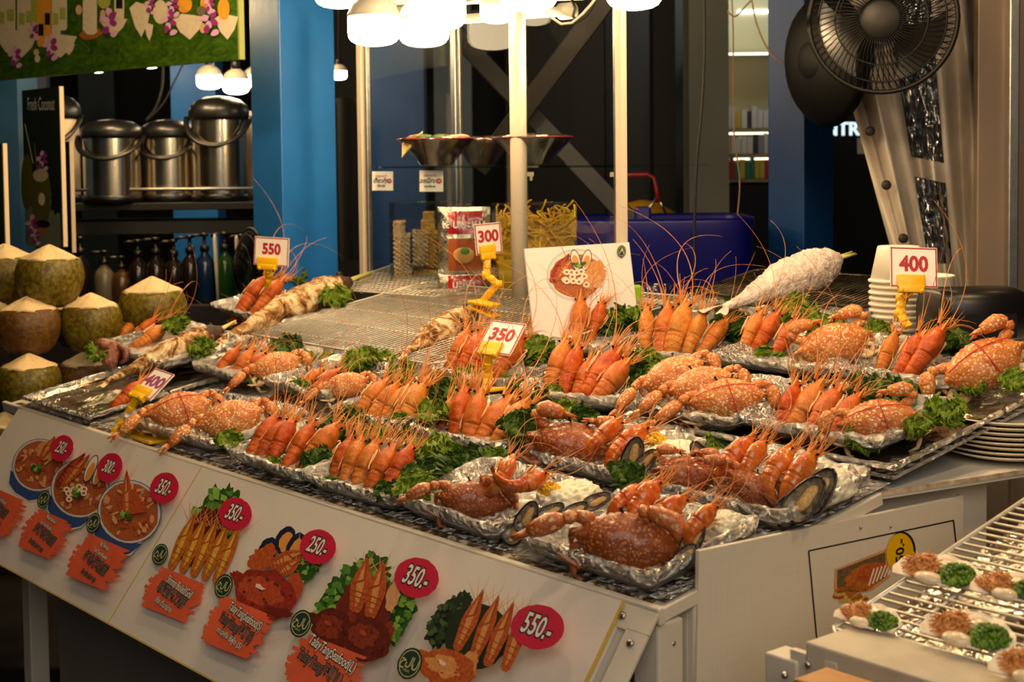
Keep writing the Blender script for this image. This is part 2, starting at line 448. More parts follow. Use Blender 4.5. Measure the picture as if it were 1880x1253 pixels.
PNAME = dict(carapace='carapace', abdomen='abdomen', tail_fan='tail_fan', beak='beak', blade_a='head_blade', blade_b='head_blade', ant_a='antenna', ant_b='antenna', eyea='eye', eyeb='eye')
PRAWNS = [prawn_meshes(i+1, b, SHELL) for i, b in enumerate((.5, .9, 1.3, .7, 1.1, 1.6))]
PRAWNG = [prawn_meshes(i+21, b, SHELLG, .7) for i, b in enumerate((1.0, 1.5, 1.9, 2.3))]
def add_prawn(M, variant, label, group, tint, glazed=False, feelers=True):
    t = thing('prawn', label, 'prawn', M, group)
    P = (PRAWNG if glazed else PRAWNS)[variant % (4 if glazed else 6)]
    for k, me in P.items():
        if k.startswith('ant') and not feelers: continue
        o = put(PNAME.get(k, 'leg'), me, t); o['tint'] = tint
    t['tint'] = tint
    return t

OUT = [(0,.27),(.07,.275),(.13,.262),(.19,.245),(.25,.222),(.31,.185),(.36,.15),(.41,.105),(.45,.06),(.52,.012),(.45,-.03),(.40,-.085),(.35,-.15),(.29,-.215),(.20,-.262),(.10,-.28),(0,-.283)]
def crab_meshes(pose, shell, under, seed=1, claw=None):
    claw = claw or shell
    r = random.Random(seed); P = {}
    half = OUT; full = half+[(-x, y) for x, y in half[-2:0:-1]]
    # saw edge along the front sides
    ring0 = []
    N_ = len(full)
    for i in range(N_):
        (x0, y0), (x1, y1) = full[i], full[(i+1) % N_]
        ring0.append((x0, y0)); k = 1.035 if y0 > -.0 and y1 > -.0 and abs(x0) > .1 else 1.
        ring0.append(((x0+x1)/2*(1/k), (y0+y1)/2*(1/k)))
    def pt(q, i, top):
        x, y = ring0[i]; e_ = math.atan2(y/.275, x/.46); w4 = q**5; qx, qy = (x*w4+.46*math.cos(e_)*(1-w4))*q, (y*w4+.275*math.sin(e_)*(1-w4))*q
        z = .17*(1-q**2.4)**.75 if top else -.085*(1-q**3)**.7
        if top: z += .012*math.sin(qx*22)*math.cos(qy*18)*(1-q) + .02*math.exp(-((abs(qx)-.13)**2+(qy-.02)**2)*60)
        return V((qx, qy, z))
    m = MB(); qs = [1, .97, .92, .85, .75, .62, .48, .33, .18, .02]
    m.loft([[pt(q, i, True) for i in range(len(ring0))] for q in qs], 0, True, False, True)
    P['carapace'] = m.mesh('carapace', shell)
    m = MB(); m.loft([[pt(q, i, False) for i in range(len(ring0))][::-1] for q in (.985, .93, .8, .6, .3, .02)], 0, True, False, True)
    P['belly'] = m.mesh('belly', under)
    for sd, t in ((-1, 'a'), (1, 'b')):
        if pose == 0:     # claws folded across the front
            J = [(.27, .14, -.04), (.45, .20, -.01), (.47, .29, .03), (.36, .335, .04), (.18, .325, .04)]
            e1, e2 = (.02, .29, .03), (.03, .325, .07)
        elif pose == 1:   # arms stretched out to the sides
            J = [(.30, .13, -.04), (.48, .16, -.01), (.55, .10, .01), (.58, -.01, .0), (.55, -.17, -.03)]
            e1, e2 = (.49, -.30, -.05), (.54, -.31, -.01)
            if sd < 0: J = [(.30, .13, -.04), (.49, .11, -.01), (.58, .02, .02), (.70, -.05, .03), (.90, -.16, .0)]; e1, e2 = (1.06, -.27, -.03), (1.09, -.22, .02)
        elif pose == 3:   # one arm out, the other laid along the shell's front edge
            if sd < 0: J = [(.30, .15, -.03), (.48, .16, -.01), (.58, .12, .02), (.70, .06, .03), (.86, -.05, .0)]; e1, e2 = (.98, -.16, -.03), (1.02, -.12, .02)
            else: J = [(.16, .22, -.02), (.06, .29, .03), (.12, .325, .06), (.36, .27, .075), (.54, .06, .04)]; e1, e2 = (.56, -.12, .0), (.60, -.10, .03)
        else:             # one in, one out
            if sd < 0:
                J = [(.28, .14, -.04), (.46, .17, 0), (.55, .18, .02), (.62, .10, .02), (.68, -.06, -.01)]; e1, e2 = (.68, -.22, -.04), (.74, -.21, .0)
            else:
                J = [(.27, .14, -.04), (.44, .21, .0), (.46, .30, .03), (.35, .345, .045), (.17, .335, .045)]; e1, e2 = (.01, .30, .03), (.02, .335, .075)
        J = [V((x*sd, y, z)) for x, y, z in J]; e1, e2 = V((e1[0]*sd, e1[1], e1[2])), V((e2[0]*sd, e2[1], e2[2]))
        m = MB()
        m.tube([J[0], lerp(J[0], J[1], .5), J[1]], [.045, .068, .052], 8, 0, .8)
        m.tube([J[1], lerp(J[1], J[2], .5), J[2]], [.045, .066, .05], 8, 0)
        for q in range(3):
            b = lerp(J[0], J[1], .35+.25*q); d = (b-V((0, 0, 0))).normalized()
            m.tube([b, b+V((d.x*.05, d.y*.10, .03))], [.018, .001], 5, 0)
        P['claw_'+t] = m.mesh('claw', claw)
        m = MB()
        m.tube([J[2], lerp(J[2], J[3], .4), J[3], lerp(J[3], J[4], .55), J[4]], [.05, .082, .094, .08, .06], 9, 0, .8)
        m.tube([J[4], lerp(J[4], e1, .5)+V((0, 0, -.015)), e1], [.042, .030, .006], 6, 0)
        m.tube([J[4], lerp(J[4], e2, .5)+V((0, 0, .02)), e2], [.036, .026, .005], 6, 0)
        P['pincer_'+t] = m.mesh('pincer', claw)
        for q in range(3):
            m = MB(); y0 = .06-.09*q
            a = V((sd*(.33-.03*q), y0, -.06)); b = V((sd*(.49+.02*r.random()-.03*q), y0-.04-.05*q, -.05-.015*q)); c = V((sd*(.47+.02*r.random()-.04*q), y0-.15-.05*q, -.10)); d = V((sd*(.36-.05*q), y0-.22-.03*q, -.12))
            m.tube([a, lerp(a, b, .5), b, lerp(b, c, .5), c, d], [.030, .044, .034, .034, .024, .005], 7, 0, .65)
            P['leg_%s%d' % (t, q)] = m.mesh('leg', shell if q == 0 else under)
        m = MB(); a = V((sd*.22, -.19, -.06)); b = V((sd*.34, -.25, -.05)); c = V((sd*.40, -.27, -.04))
        m.tube([a, b, c], [.034, .036, .028], 7, 0, .7)
        ax = V((sd*.75, .35, -.05)).normalized()
        m.loft([[c+ax*(.2*u)+V((1, 0, 0))*(math.cos(2*math.pi*j/10)*.062*math.sin(math.pi*(.12+.82*u)))+V((0, 0, 1))*(math.sin(2*math.pi*j/10)*.013) for j in range(10)] for u in (0, .15, .35, .6, .8, 1.)], 0)
        P['paddle_'+t] = m.mesh('paddle', under)
        m = MB(); m.tube([(sd*.085, .262, .015), (sd*.105, .29, .03)], [.012, .014], 6, 0); m.ball((sd*.108, .295, .034), .018, 0, 6, 8)
        P['eye_'+t] = m.mesh('eye', EYE_M)
    # thread tied over the back
    m = MB()
    for k in range(2):
        pts = []
        for i in range(13):
            u = i/12; x = lerp(-.38, .36, u) if k == 0 else lerp(.10, .02, u); y = lerp(.06, .11, u)+.05*math.sin(3*u) if k == 0 else lerp(-.26, .26, u)
            q = min(1, math.hypot(x/.46, y/.28)); pts.append(V((x, y, .17*max(0, 1-q**2.4)**.75+.022)))
        m.tube(pts, .0065, 5, 0)
    P['thread'] = m.mesh('tying_thread', STRING)
    return P
CRAB_L = [crab_meshes(p, CRABL, CRABU, 3+p) for p in (0, 1, 2)]
CRAB_D = [crab_meshes(p, CRABD, CRABUD, 13+p, CRABM) for p in (0, 1, 2, 3)]
def add_crab(M, pose, label, group, dark=False, tied=True):
    t = thing('crab', label, 'crab', M, group); par = {}
    P = (CRAB_D if dark else CRAB_L)[pose]
    for k, me in P.items():
        b = k.split('_')[0]
        nm = dict(thread='tying_thread').get(b, b)
        if b == 'pincer' or (b == 'thread' and not tied): continue
        o = put(nm, me, t); par[k] = o
        if b == 'thread': o['label'] = 'red thread'
    for s in 'ab': put('pincer', P['pincer_'+s], par['claw_'+s])
    return t

def lettuce_mesh(seed, mat):
    r = random.Random(seed); m = MB()
    for q in range(4):
        az = q*math.pi/2+r.uniform(-.5, .5); el = r.uniform(.25, 1.0); L = r.uniform(.8, 1.1); wd = r.uniform(.55, .75)
        ph = [r.uniform(0, 6.28) for _ in range(6)]; fr = [r.uniform(.8, 1.2) for _ in range(6)]
        rot = Matrix.Rotation(az, 3, 'Z') @ Matrix.Rotation(-el, 3, 'Y')
        def fn(u, v):
            s = (v-.5)*2; edge = (abs(s)**1.8)*.75+max(0, u-.45)*.9; edge = min(edge, 1.)
            x = L*u*(1-.16*s*s*u); y = wd*s*(.16+.84*math.sin(min(1, u*1.15)*math.pi/2))*(1-.25*max(0, u-.8)*4*abs(s))
            z = .30*math.sin(u*2.2)-.25*u*u+.18*s*s
            z += 1.5*edge*(.10*math.sin(17*fr[0]*u+ph[0]+5*s)+.09*math.sin(15*fr[1]*s+ph[1]+4*u)+.085*math.sin(38*fr[2]*u+ph[2]+26*s)+.06*math.sin(47*s*fr[3]+ph[5]+31*u))
            x += edge*.06*math.sin(19*s*fr[3]+ph[3]); y += edge*.07*math.sin(21*u*fr[4]+ph[4])
            return rot @ V((x, y, z))
        m.grid(28, 33, fn)
    return m.mesh('lettuce', mat)
LET = [lettuce_mesh(i, LEAF) for i in range(4)]+[lettuce_mesh(10+i, LEAFD) for i in range(3)]

def tray_meshes(la, lb, h, seed, rough=1.):
    """shallow foam tray (long side along x) with foil folded over its front and hind rims"""
    r = random.Random(seed)
    def rr(sx, sy, z, rad, n=9):
        pts = []
        for cx, cy, a0 in ((1, 1, 0), (-1, 1, 90), (-1, -1, 180), (1, -1, 270)):
            for i in range(n):
                a = (a0+90*i/(n-1))*D2R
                pts.append(V((cx*(sx-rad)+rad*math.cos(a), cy*(sy-rad)+rad*math.sin(a), z)))
        # fill the straights
        out = []
        for i in range(len(pts)):
            p, q = pts[i], pts[(i+1) % len(pts)]; out.append(p)
            k = int((q-p).length/.012)
            for j in range(1, k): out.append(lerp(p, q, j/k))
        return out
    x, y = la/2, lb/2
    base = rr(1, 1, 0, .16)
    def ring(sx, sy, z, jit):
        res = []
        for p in base:
            q = V((p.x*sx, p.y*sy, z))
            if jit:
                nz = mnoise.noise_vector(V((p.x*sx*60+seed*7, p.y*sy*60, z*70)))
                n2 = mnoise.noise_vector(V((p.x*sx*19+seed*3, p.y*sy*19, z*20)))
                q += nz*jit*.7+n2*jit*.8
            res.append(q)
        return res
    m = MB()
    m.loft([ring(x*.82, y*.82, 0, 0), ring(x*.84, y*.83, .002, 0), ring(x*.985, y*.985, h-.002, 0), ring(x*.985, y*.985, h, 0), ring(x*.965, y*.96, h-.001, 0), ring(x*.86, y*.84, .003, 0)], 0, True, True, True)
    foam = m.mesh('foam_tray', FOAM)
    j = .0042*rough
    m = MB()
    m.loft([ring(x*.93, y*.90, h*.35, j), ring(x*.99, y*.985, h*.62, j), ring(x*1.012, y*1.015, h*.9, j), ring(x*1.005, y*1.01, h+.004, j), ring(x*.97, y*.965, h+.005, j), ring(x*.92, y*.905, h*.84, j), ring(x*.84, y*.83, .017, j), ring(x*.68, y*.66, .0165, j), ring(x*.52, y*.5, .0155, j), ring(x*.34, y*.33, .0165, j), ring(x*.16, y*.16, .0155, j), ring(x*.02, y*.02, .0155, 0)], 0, True, False, True)
    foil = m.mesh('foil_lining', FOIL)
    return foam, foil
# ================================================================ what lies on the stall
def camdir(p): return (EY-p).normalized()
ORD = ['first', 'second', 'third', 'fourth', 'fifth', 'sixth', 'seventh', 'eighth']
TRAYS = [  # key, centre a, b, size a, size b, raised, text, seed
 ('T21', .155, .117, .29, .235, 0., 'foil tray at the front corner'),
 ('T19', .500, .118, .285, .215, 0., 'front foil tray with pincushion rice and two prawns'),
 ('T9',  .785, .113, .295, .215, 0., 'front foil tray beside the glazed crab'),
 ('T7',  1.075, .113, .300, .215, 0., 'front foil tray below the steamed crabs'),
 ('T4',  1.50, .135, .44, .235, 0., 'crab tray at the front under the purple 400 card'),
 ('T22', .135, .375, .29, .215, 0., 'corner tray of mussels behind the largest dark crab'),
 ('T20', .475, .385, .27, .205, 0., 'tray with the long flat dark crab'),
 ('T10', .825, .395, .275, .225, 0., 'tray in front of the 350 card'),
 ('T8',  1.125, .385, .26, .215, 0., 'tray at the middle of the second row'),
 ('T6',  1.44, .42, .27, .22, .02, 'tray next to the empty wire rack'),
 ('T5',  1.80, .43, .28, .23, .02, 'tray by the foil sheet and purple 400 card'),
 ('T17', .195, .685, .31, .235, .018, 'tray at the front of the big foil sheet'),
 ('T16', .495, .665, .29, .235, .018, 'tray with three pale crabs'),
 ('T13', .835, .690, .275, .225, .0, 'tray behind the three pale crabs'),
 ('T11', 1.16, .700, .28, .225, .0, 'tray the 350 card stands in'),
 ('T18', .265, 1.005, .28, .235, .018, 'rear tray in front of the paper cups'),
 ('T15', .545, 1.00, .28, .235, .018, 'rear tray below the white salted fish'),
 ('T14', .825, 1.005, .28, .225, .0, 'rear tray beside the noodle poster'),
 ('T12', 1.165, .990, .28, .225, .0, 'rear tray standing against the noodle poster'),
 ('T1',  2.40, .85, .54, .22, .012, 'fish tray by the blue pillar'),
 ('T2',  2.22, .42, .46, .25, .03, 'fish tray beside the coconuts'),
]
TR = {}
MT = frame(V((0,0,0)), -A, NT)      # x runs along the front to the corner, y into the stall
for i, (k, a, b, sa, sb, up, txt) in enumerate(TRAYS):
    TR[k] = (a, b, sa, sb, up, txt)
    M = MT.copy(); M.translation = T(a, b, .0045+up)
    rot = Matrix.Rotation(R.uniform(-.05, .05), 4, 'Z')
    if k in ('T1', 'T2'): rot = Matrix.Rotation(-.12, 4, 'Z')
    t = thing('food_tray', ('white foam tray lined with foil, ' + dict(T21='holding the largest dark crab at the stall corner', T19='holding a dark crab and two curled prawns', T20='holding the long flat dark crab', T22='holding four glossy prawns above mussels', T4='holding two pale crabs at the front edge',
         T9='five prawns on kale, next to the dark crab', T7='five prawns, front row below the pale crabs', T10='five prawns standing before the 350 card', T8='pale prawns with long feelers in the second row', T6='small pink prawns and crab by the wire rack', T5='prawns and crab behind the purple 400 card',
         T17='four prawns and a tied crab on big foil sheet', T16='stacked with three pale crabs', T13='five prawns fanned out behind the pale crabs', T11='under the card reading 350', T18='three prawns and crab before the paper cups', T15='three prawns and crab under the white fish', T14='upright prawns with tall looped feelers', T12='prawns in front of the noodle poster',
         T1='charred fish and two prawns by blue pillar', T2='charred fish and prawns beside the coconuts')[k]), 'tray', M @ rot, 'foil trays of seafood on the stall')
    foam, foil = tray_meshes(sa, sb, .032 if k not in ('T19', 'T21', 'T22', 'T20') else .036, i+1, 1.25)
    put('foam_tray', foam, t); put('foil_lining', foil, t)

# ---- prawns: tail point, head point in the photograph; the tray they lie in
PR = {
 'T7': [(454,845,517,758),(470,850,533,765),(492,850,546,764),(524,860,580,770),(549,864,629,772)],
 'T9': [(609,895,650,795),(628,900,667,795),(648,909,698,800),(673,912,727,808),(706,902,764,812)],
 'T8': [(652,765,716,692),(676,772,738,700),(690,788,764,703),(714,797,792,688),(733,782,784,698)],
 'T10': [(797,817,836,724),(834,829,858,702),(856,831,886,707),(870,834,942,720),(902,830,977,727)],
 'T11': [(821,687,867,598),(840,691,890,600),(861,694,900,622),(904,697,968,610)],
 'T12': [(977,623,996,544),(1000,629,1019,540),(1021,631,1040,553),(1056,633,1070,538),(1078,625,1114,548)],
 'T13': [(1002,720,1048,617),(1029,729,1070,627),(1052,735,1092,654),(1068,739,1142,631),(1091,739,1159,654)],
 'T14': [(1183,647,1191,558),(1208,654,1233,552),(1226,656,1267,548),(1259,651,1296,564),(1288,647,1340,581)],
 'T15': [(1362,645,1400,566),(1385,645,1434,566),(1422,654,1466,581)],
 'T17': [(1428,799,1470,696),(1446,803,1514,691),(1481,807,1546,702),(1524,802,1583,715)],
 'T18': [(1614,683,1649,604),(1648,687,1697,604),(1670,690,1739,590)],
 'T5': [(395,687,443,635),(422,704,470,638),(446,690,492,645)],
 'T6': [(513,729,574,675),(549,717,597,673),(569,723,629,675)],
 'T4': [(205,750,268,700)],
 'T1': [(438,572,498,503),(470,573,524,506)],
 'T2': [(220,618,272,572),(239,626,291,582),(247,640,311,595)],
 'T22': [(1314,866,1392,804),(1357,876,1412,806),(1395,892,1465,821),(1434,912,1503,824)],
 'T21': [(1117,934,1190,892),(1147,950,1222,884),(1190,956,1268,914),(1256,983,1322,925)],
 'T19': [(912,900,944,831),(934,905,1006,862)],
 'T20': [(1079,822,1146,768),(1112,836,1200,786)],
}
LOOK = ['orange boiled', 'bright orange', 'reddish orange', 'pale orange', 'plump orange', 'slim orange']
gi = 0
for k, L in PR.items():
    a, b, sa, sb, up, txt = TR[k]
    glz = k in ('T19', 'T20', 'T21', 'T22')
    for i, (x0, y0, x1, y1) in enumerate(L):
        lift = .02+up+(.045 if k in ('T21', 'T22') else .05 if k in ('T19', 'T20') else .03 if k == 'T1' else 0)
        P0 = tp(x0, y0, lift)
        bmin = b-sb/2+(.036 if not glz else .03); bb = (P0-C0).dot(Bt)
        if bb < bmin:
            dr = ray(x0, y0); P0 = P0+dr*((bmin-bb)/dr.dot(Bt))
        dpx = math.hypot(x1-x0, y1-y0); proj_ = dpx*P0.y/F
        d = ray(x1, y1).normalized(); oc = P0-EY; tca = oc.dot(d); dist2 = oc.length_squared-tca*tca
        Lr = proj_*(1.16 if glz else 1.15)
        P1 = EY+d*(tca+math.sqrt(max(0, Lr*Lr-dist2)))
        X = P1-P0; Ls = X.length*1.04
        vd = camdir((P0+P1)/2); roll = R.uniform(-30, 20)+(-8 if not glz else -35 if k != 'T19' else 20)
        if k == 'T19' and i == 1: roll = 60
        Z = vd-X*(vd.dot(X)/X.length_squared); Z = Quaternion(X.normalized(), roll*D2R) @ Z
        M = frame(P0-X*.02, X, Z, Ls)
        fat = 1.52 if glz else 1.27
        M = M @ Matrix.Diagonal((1, fat*R.uniform(.94, 1.1), fat*R.uniform(.94, 1.08), 1))
        tint = R.choice((.0, .1, .2, .35, .55)) if k not in ('T8', 'T14') else R.choice((.3, .5, .75))
        if glz: tint = R.choice((0., .1, .25))
        lk = ('glossy orange' if glz else LOOK[(i*5+gi) % 6] if tint < .4 else 'pale orange')
        lab = '%s prawn, %s%s' % (lk, (ORD[i]+' from coconut side, ') if len(L) > 1 else 'single one, ', txt)
        if len(lab.split()) > 16: lab = lab.split(' ', 1)[1]
        add_prawn(M, gi*7+i, lab, 'whole prawns in the foil trays', tint, glz, True)
        gi += 1

# ---- crabs: tray, centre px, width px, turn in the picture, how far the back faces the lens, lift, pose, dark
CR = [
 ('T21', 1152, 1000, 222, 10, 84, .055, 3, 1, 'largest dark brown crab, leaning at the front corner of the stall'),
 ('T19', 872, 936, 150, 8, 80, .05, 3, 1, 'dark glazed crab in the front tray beside two curled prawns'),
 ('T20', 1056, 853, 186, 14, 78, .05, 0, 1, 'long flat dark crab lying before two glossy prawns'),
 ('T22', 1384, 918, 128, 34, 78, .05, 3, 1, 'dark orange crab with a pale claw, between the mussels'),
 ('T22', 1262, 884, 130, 5, 60, .055, 0, 1, 'dark crab bound with red thread, behind the largest crab'),
 ('T4', 330, 752, 128, -10, 62, .05, 1, 0, 'pale spotted crab under the purple 400 card'),
 ('T4', 424, 769, 134, -12, 60, .045, 1, 0, 'pale spotted crab next to the front tray of prawns'),
 ('T5', 506, 672, 104, -16, 56, .055, 1, 0, 'pale crab behind the front crabs, below the charred fish'),
 ('T6', 636, 712, 94, -12, 56, .05, 1, 0, 'small orange crab beside three pink prawns'),
 ('T16', 1238, 690, 140, -24, 56, .075, 1, 0, 'rearmost of the three pale stacked crabs'),
 ('T16', 1290, 708, 140, -14, 58, .075, 1, 0, 'middle one of the three pale stacked crabs'),
 ('T16', 1336, 744, 156, -8, 64, .062, 1, 0, 'front one of the three pale stacked crabs'),
 ('T15', 1530, 632, 150, -18, 64, .06, 0, 0, 'orange spotted crab under the white salted fish'),
 ('T17', 1614, 775, 158, -10, 64, .058, 2, 0, 'pale crab tied with red thread in a cross'),
 ('T18', 1806, 674, 178, -30, 66, .07, 2, 0, 'large orange crab beside the black speaker box'),
]
for k, px, py, wpx, turn, face, lift, pose, dark, lab in CR:
    P0 = tp(px, py, lift+TR[k][4]); wd = px2m(wpx, P0.y)
    bb = (P0-C0).dot(Bt); bmin = TR[k][1]-TR[k][3]/2+(.055 if dark else .058)
    if bb < bmin: dr = ray(px, py); P0 = P0+dr*((bmin-bb)/dr.dot(Bt))
    n_ = (P0-C0).dot(NT); P0 = P0+NT*max(0, lift*.82+TR[k][4]-n_)
    h = (EY-P0); h.z = 0; h.normalize()
    Dn = UP*math.cos(face*D2R)+h*math.sin(face*D2R)
    X = V((-h.y, h.x, 0)); X = X if X.x > 0 else -X
    X = Quaternion(Dn, -turn*D2R) @ X
    add_crab(frame(P0, X, Dn, wd*.98), pose, lab, 'crabs in the foil trays', bool(dark), k in ('T17', 'T18') or 'card' in lab or 'bound' in lab or 'front one' in lab)

# ---- lettuce: px, py, size in metres, variant, lean (degrees to lens), tray
LT = [
 (580,842,.05,4,'T7','kale sprig between the front prawns, below the pale crabs'),(505,868,.035,1,'T7','lettuce tuft under prawn tails at the front edge'),(655,800,.05,5,'T7','kale behind the front row prawns next to the pale crabs'),(640,770,.06,0,'T7','lettuce frill behind the tall front prawns'),(425,815,.055,1,'T4','lettuce leaf below the crab at the front edge'),
 (790,870,.07,5,'T9','dark kale beside the five front prawns'),(765,900,.065,2,'T9','lettuce hanging over the white edge of the front tray'),(715,905,.05,6,'T9','kale under the prawn tails in the front tray'),(612,906,.03,0,'T9','small lettuce tuft at the front tray corner'),
 (800,765,.06,3,'T8','lettuce beside the pale prawns of the second row'),(785,735,.065,5,'T8','dark kale behind the pale prawns'),(735,795,.05,1,'T8','cucumber coloured leaf below the pale prawns'),
 (960,795,.075,4,'T10','big dark kale beside the prawns before the 350 card'),(1000,765,.06,5,'T10','kale sprig above the foil rim near the 350 card'),
 (985,670,.06,5,'T11','kale behind the 350 card'),(935,700,.045,2,'T11','lettuce at the foot of the 350 card'),
 (1090,545,.075,3,'T12','lettuce on the noodle poster behind the rear prawns'),(1130,590,.07,4,'T12','dark kale at the poster corner'),(1140,560,.05,1,'T12','lettuce sprig at the lower edge of the poster'),
 (1165,700,.085,5,'T13','dark kale between the fanned prawns and the pale crabs'),(1075,785,.07,4,'T20','dark kale above the long flat crab'),(1190,665,.06,1,'T13','lettuce tip behind the fanned prawns'),
 (1300,560,.075,0,'T14','bright lettuce behind the upright prawns'),(1330,600,.08,4,'T14','dark kale beside the upright prawns'),(1240,560,.06,2,'T14','lettuce behind the tall looped feelers'),(1345,560,.06,1,'T14','lettuce under the tail of the white salted fish'),
 (1470,575,.075,2,'T15','lettuce along the foil edge under the white fish'),(1410,662,.06,3,'T16','lettuce sprig between the pale crabs and rear tray'),(1440,590,.05,0,'T15','lettuce behind the three rear prawns'),
 (1320,790,.05,2,'T16','lettuce below the front pale crab'),(1315,815,.05,3,'T22','lettuce frill behind the four glossy prawns'),
 (1600,705,.06,2,'T17','bright lettuce between the two big sheet trays'),(1588,838,.055,3,'T17','broad lettuce leaf below the tied crab'),(1735,755,.06,2,'T17','lettuce heap beside the tied crab'),(1692,786,.045,1,'T17','curly lettuce at the tray edge by the tied crab'),(1655,725,.05,0,'T17','lettuce behind the tied crab'),
 (1615,625,.07,1,'T18','lettuce stalk in front of the paper cups'),(1780,610,.075,4,'T18','kale before the black speaker box'),(1866,704,.055,3,'T18','lettuce under the large crab at the tray edge'),(1790,735,.04,1,'T18','lettuce tip below the large crab'),
 (1146,886,.062,4,'T21','kale sprig beside the glossy prawns, over the largest crab'),(905,850,.06,1,'T19','lettuce behind the two curled prawns'),
 (545,510,.07,0,'T1','lettuce behind the charred fish by the pillar'),(615,555,.085,1,'T1','lettuce drooping over the tray by the pillar'),(330,605,.07,0,'T2','lettuce behind the prawns beside the coconuts'),(180,650,.06,1,'T2','lettuce under the dark claw beside the coconuts'),(372,640,.06,2,'T2','lettuce under the head of the charred fish'),
 (670,670,.07,5,'T6','lettuce above the small orange crab'),(740,690,.06,1,'T8','lettuce tips behind the pale prawns'),(600,660,.05,0,'T6','lettuce at the rear of the small tray'),(555,745,.045,2,'T6','lettuce below the three pink prawns'),(480,725,.045,1,'T5','lettuce between the crabs at the front'),(560,655,.04,3,'T5','lettuce at the foot of the wire rack'),
 (860,708,.05,2,'T11','lettuce under the prawns behind the 350 card'),(705,665,.06,0,'T8','lettuce sprig under the salted fish tail'),(1020,745,.04,1,'T13','small lettuce tuft at the rim of the fanned prawns tray'),
]
for i, (px, py, s, v, k, lab) in enumerate(LT):
    low = any(q in lab for q in ('under', 'below', 'hanging', 'corner', 'drooping', 'beside', 'tip', 'foot', 'rim', 'edge'))
    P0 = tp(px, py+6, (.034 if low else .004)+TR[k][4])
    bb = (P0-C0).dot(Bt); bmin = TR[k][1]-TR[k][3]/2+.028
    if bb < bmin and k not in ('T1', 'T2'): dr = ray(px, py+6); P0 = P0+dr*((bmin-bb)/dr.dot(Bt)); P0 = P0+NT*max(0, .018+TR[k][4]-(P0-C0).dot(NT))
    h = camdir(P0)
    Z = (UP*.75+h*.55+V((R.uniform(-.3, .3), R.uniform(-.2, .2), 0))).normalized()
    X = Quaternion(Z, R.uniform(0, 6.28)) @ Z.orthogonal()
    M = frame(P0-UP*.008, X, Z, s*.78) @ Matrix.Diagonal((1, 1, R.uniform(.8, 1.15), 1))
    o = put('lettuce_leaf', LET[v]); o.matrix_world = M
    tag(o, lab, 'lettuce', 'lettuce and kale garnish')

for k in PR:                                              # beds of leaves the prawns lean on
    if k in ('T1', 'T2', 'T4', 'T19', 'T20', 'T21', 'T22'): continue
    a, b, sa, sb, up, txt = TR[k]
    for q, (da, db, s, lab) in enumerate(((.0, .088, .075, 'kale bed, '), (-.10, .092, .06, 'lettuce at the rear, '))):
        if k in ('T15', 'T17', 'T18', 'T5', 'T6') and da < 0: continue
        P0 = T(a+da, b+db, .012+up); Z = (NT+V((R.uniform(-.2, .2), R.uniform(-.4, -.1), 0))).normalized(); X = Quaternion(Z, R.uniform(0, 6.28)) @ Z.orthogonal()
        o = put('lettuce_leaf', LET[(q*4+len(k)+int(a*10)) % 7]); o.matrix_world = frame(P0, X, Z, s*.85); tag(o, (lab+txt)[:], 'lettuce', 'lettuce and kale garnish')
# ---- mussels, rice, corn on the mixed seafood trays
def mussel_shell_mesh(inside):
    m = MB(); nu, nv = 12, 14
    def fn(u, v, th):
        x = (u-.5)*2; L = .5
        w = .27*math.sqrt(max(0, 1-abs(x)**2.6))*(1-.28*x); s = (v-.5)*2
        z = .19*(1-s*s)**.6*math.sqrt(max(0, 1-x*x))*th
        return V((x*L, s*w, z))
    m.grid(nu, nv, lambda u, v: fn(u, v, -1), 0); m.grid(nu, nv, lambda u, v: fn(u, v, -.82)+V((0, 0, .008)), 1)
    # closed lip
    m.tube([fn(u/20, 0, 0)+V((0, 0, .002)) for u in range(21)], .024, 6, 0); m.tube([fn(u/20, 1, 0)+V((0, 0, .002)) for u in range(21)], .024, 6, 0)
    return m.mesh('mussel_shell', [MUSB, MUSI])
def flesh_mesh():
    m = MB()
    rings = []
    for i in range(12):
        u = i/11; x = lerp(-.30, .32, u); w = .13*math.sqrt(max(.02, 1-(2*u-1)**2))
        rings.append([V((x, math.cos(2*math.pi*j/10)*w*(1+.15*math.sin(9*u+j)), -.06+math.sin(2*math.pi*j/10)*w*.42)) for j in range(10)])
    m.loft(rings, 0); return m.mesh('mussel_flesh', MUSF)
MUS, MUF = mussel_shell_mesh(0), flesh_mesh()
MSL = [  # px, py, length px, image angle, tilt, tray, lift, label
 (1163,836,64,75,60,'T20',.06,'tall open mussel shell between rice and the flat crab'),(1188,845,46,48,55,'T20',.06,'small mussel shell leaning on the tall open one'),(1148,852,36,80,60,'T20',.05,'black mussel edge next to the tall open shell'),(1286,838,56,120,45,'T20',.06,'round mussel shell beside the white rice, lettuce behind'),
 (1012,940,50,30,45,'T19',.055,'mussel half shell lying on rice beside the largest crab'),(968,950,60,62,50,'T19',.05,'mussel beside the claw of the front dark crab'),(952,968,70,48,45,'T19',.035,'mussel with yellow flesh at the foil rim'),(812,946,40,80,40,'T19',.03,'mussel under the claw at the foil tray corner'),
 (1058,936,46,28,40,'T21',.07,'small black mussel between rice and largest crab'),(1096,920,52,25,40,'T21',.075,'black mussel shell below the kale sprig'),
 (1274,990,58,56,50,'T21',.055,'mussel between the largest crab and the printed board'),(1258,1022,54,48,45,'T21',.04,'lower mussel at the corner beside the largest crab'),
 (1500,902,92,52,50,'T22',.06,'outermost long mussel shell by the rice on the corner tray'),(1478,916,92,50,48,'T22',.055,'middle long mussel shell under the glossy prawns'),(1456,930,84,48,46,'T22',.045,'inner long mussel shell beside the pale claw'),
]
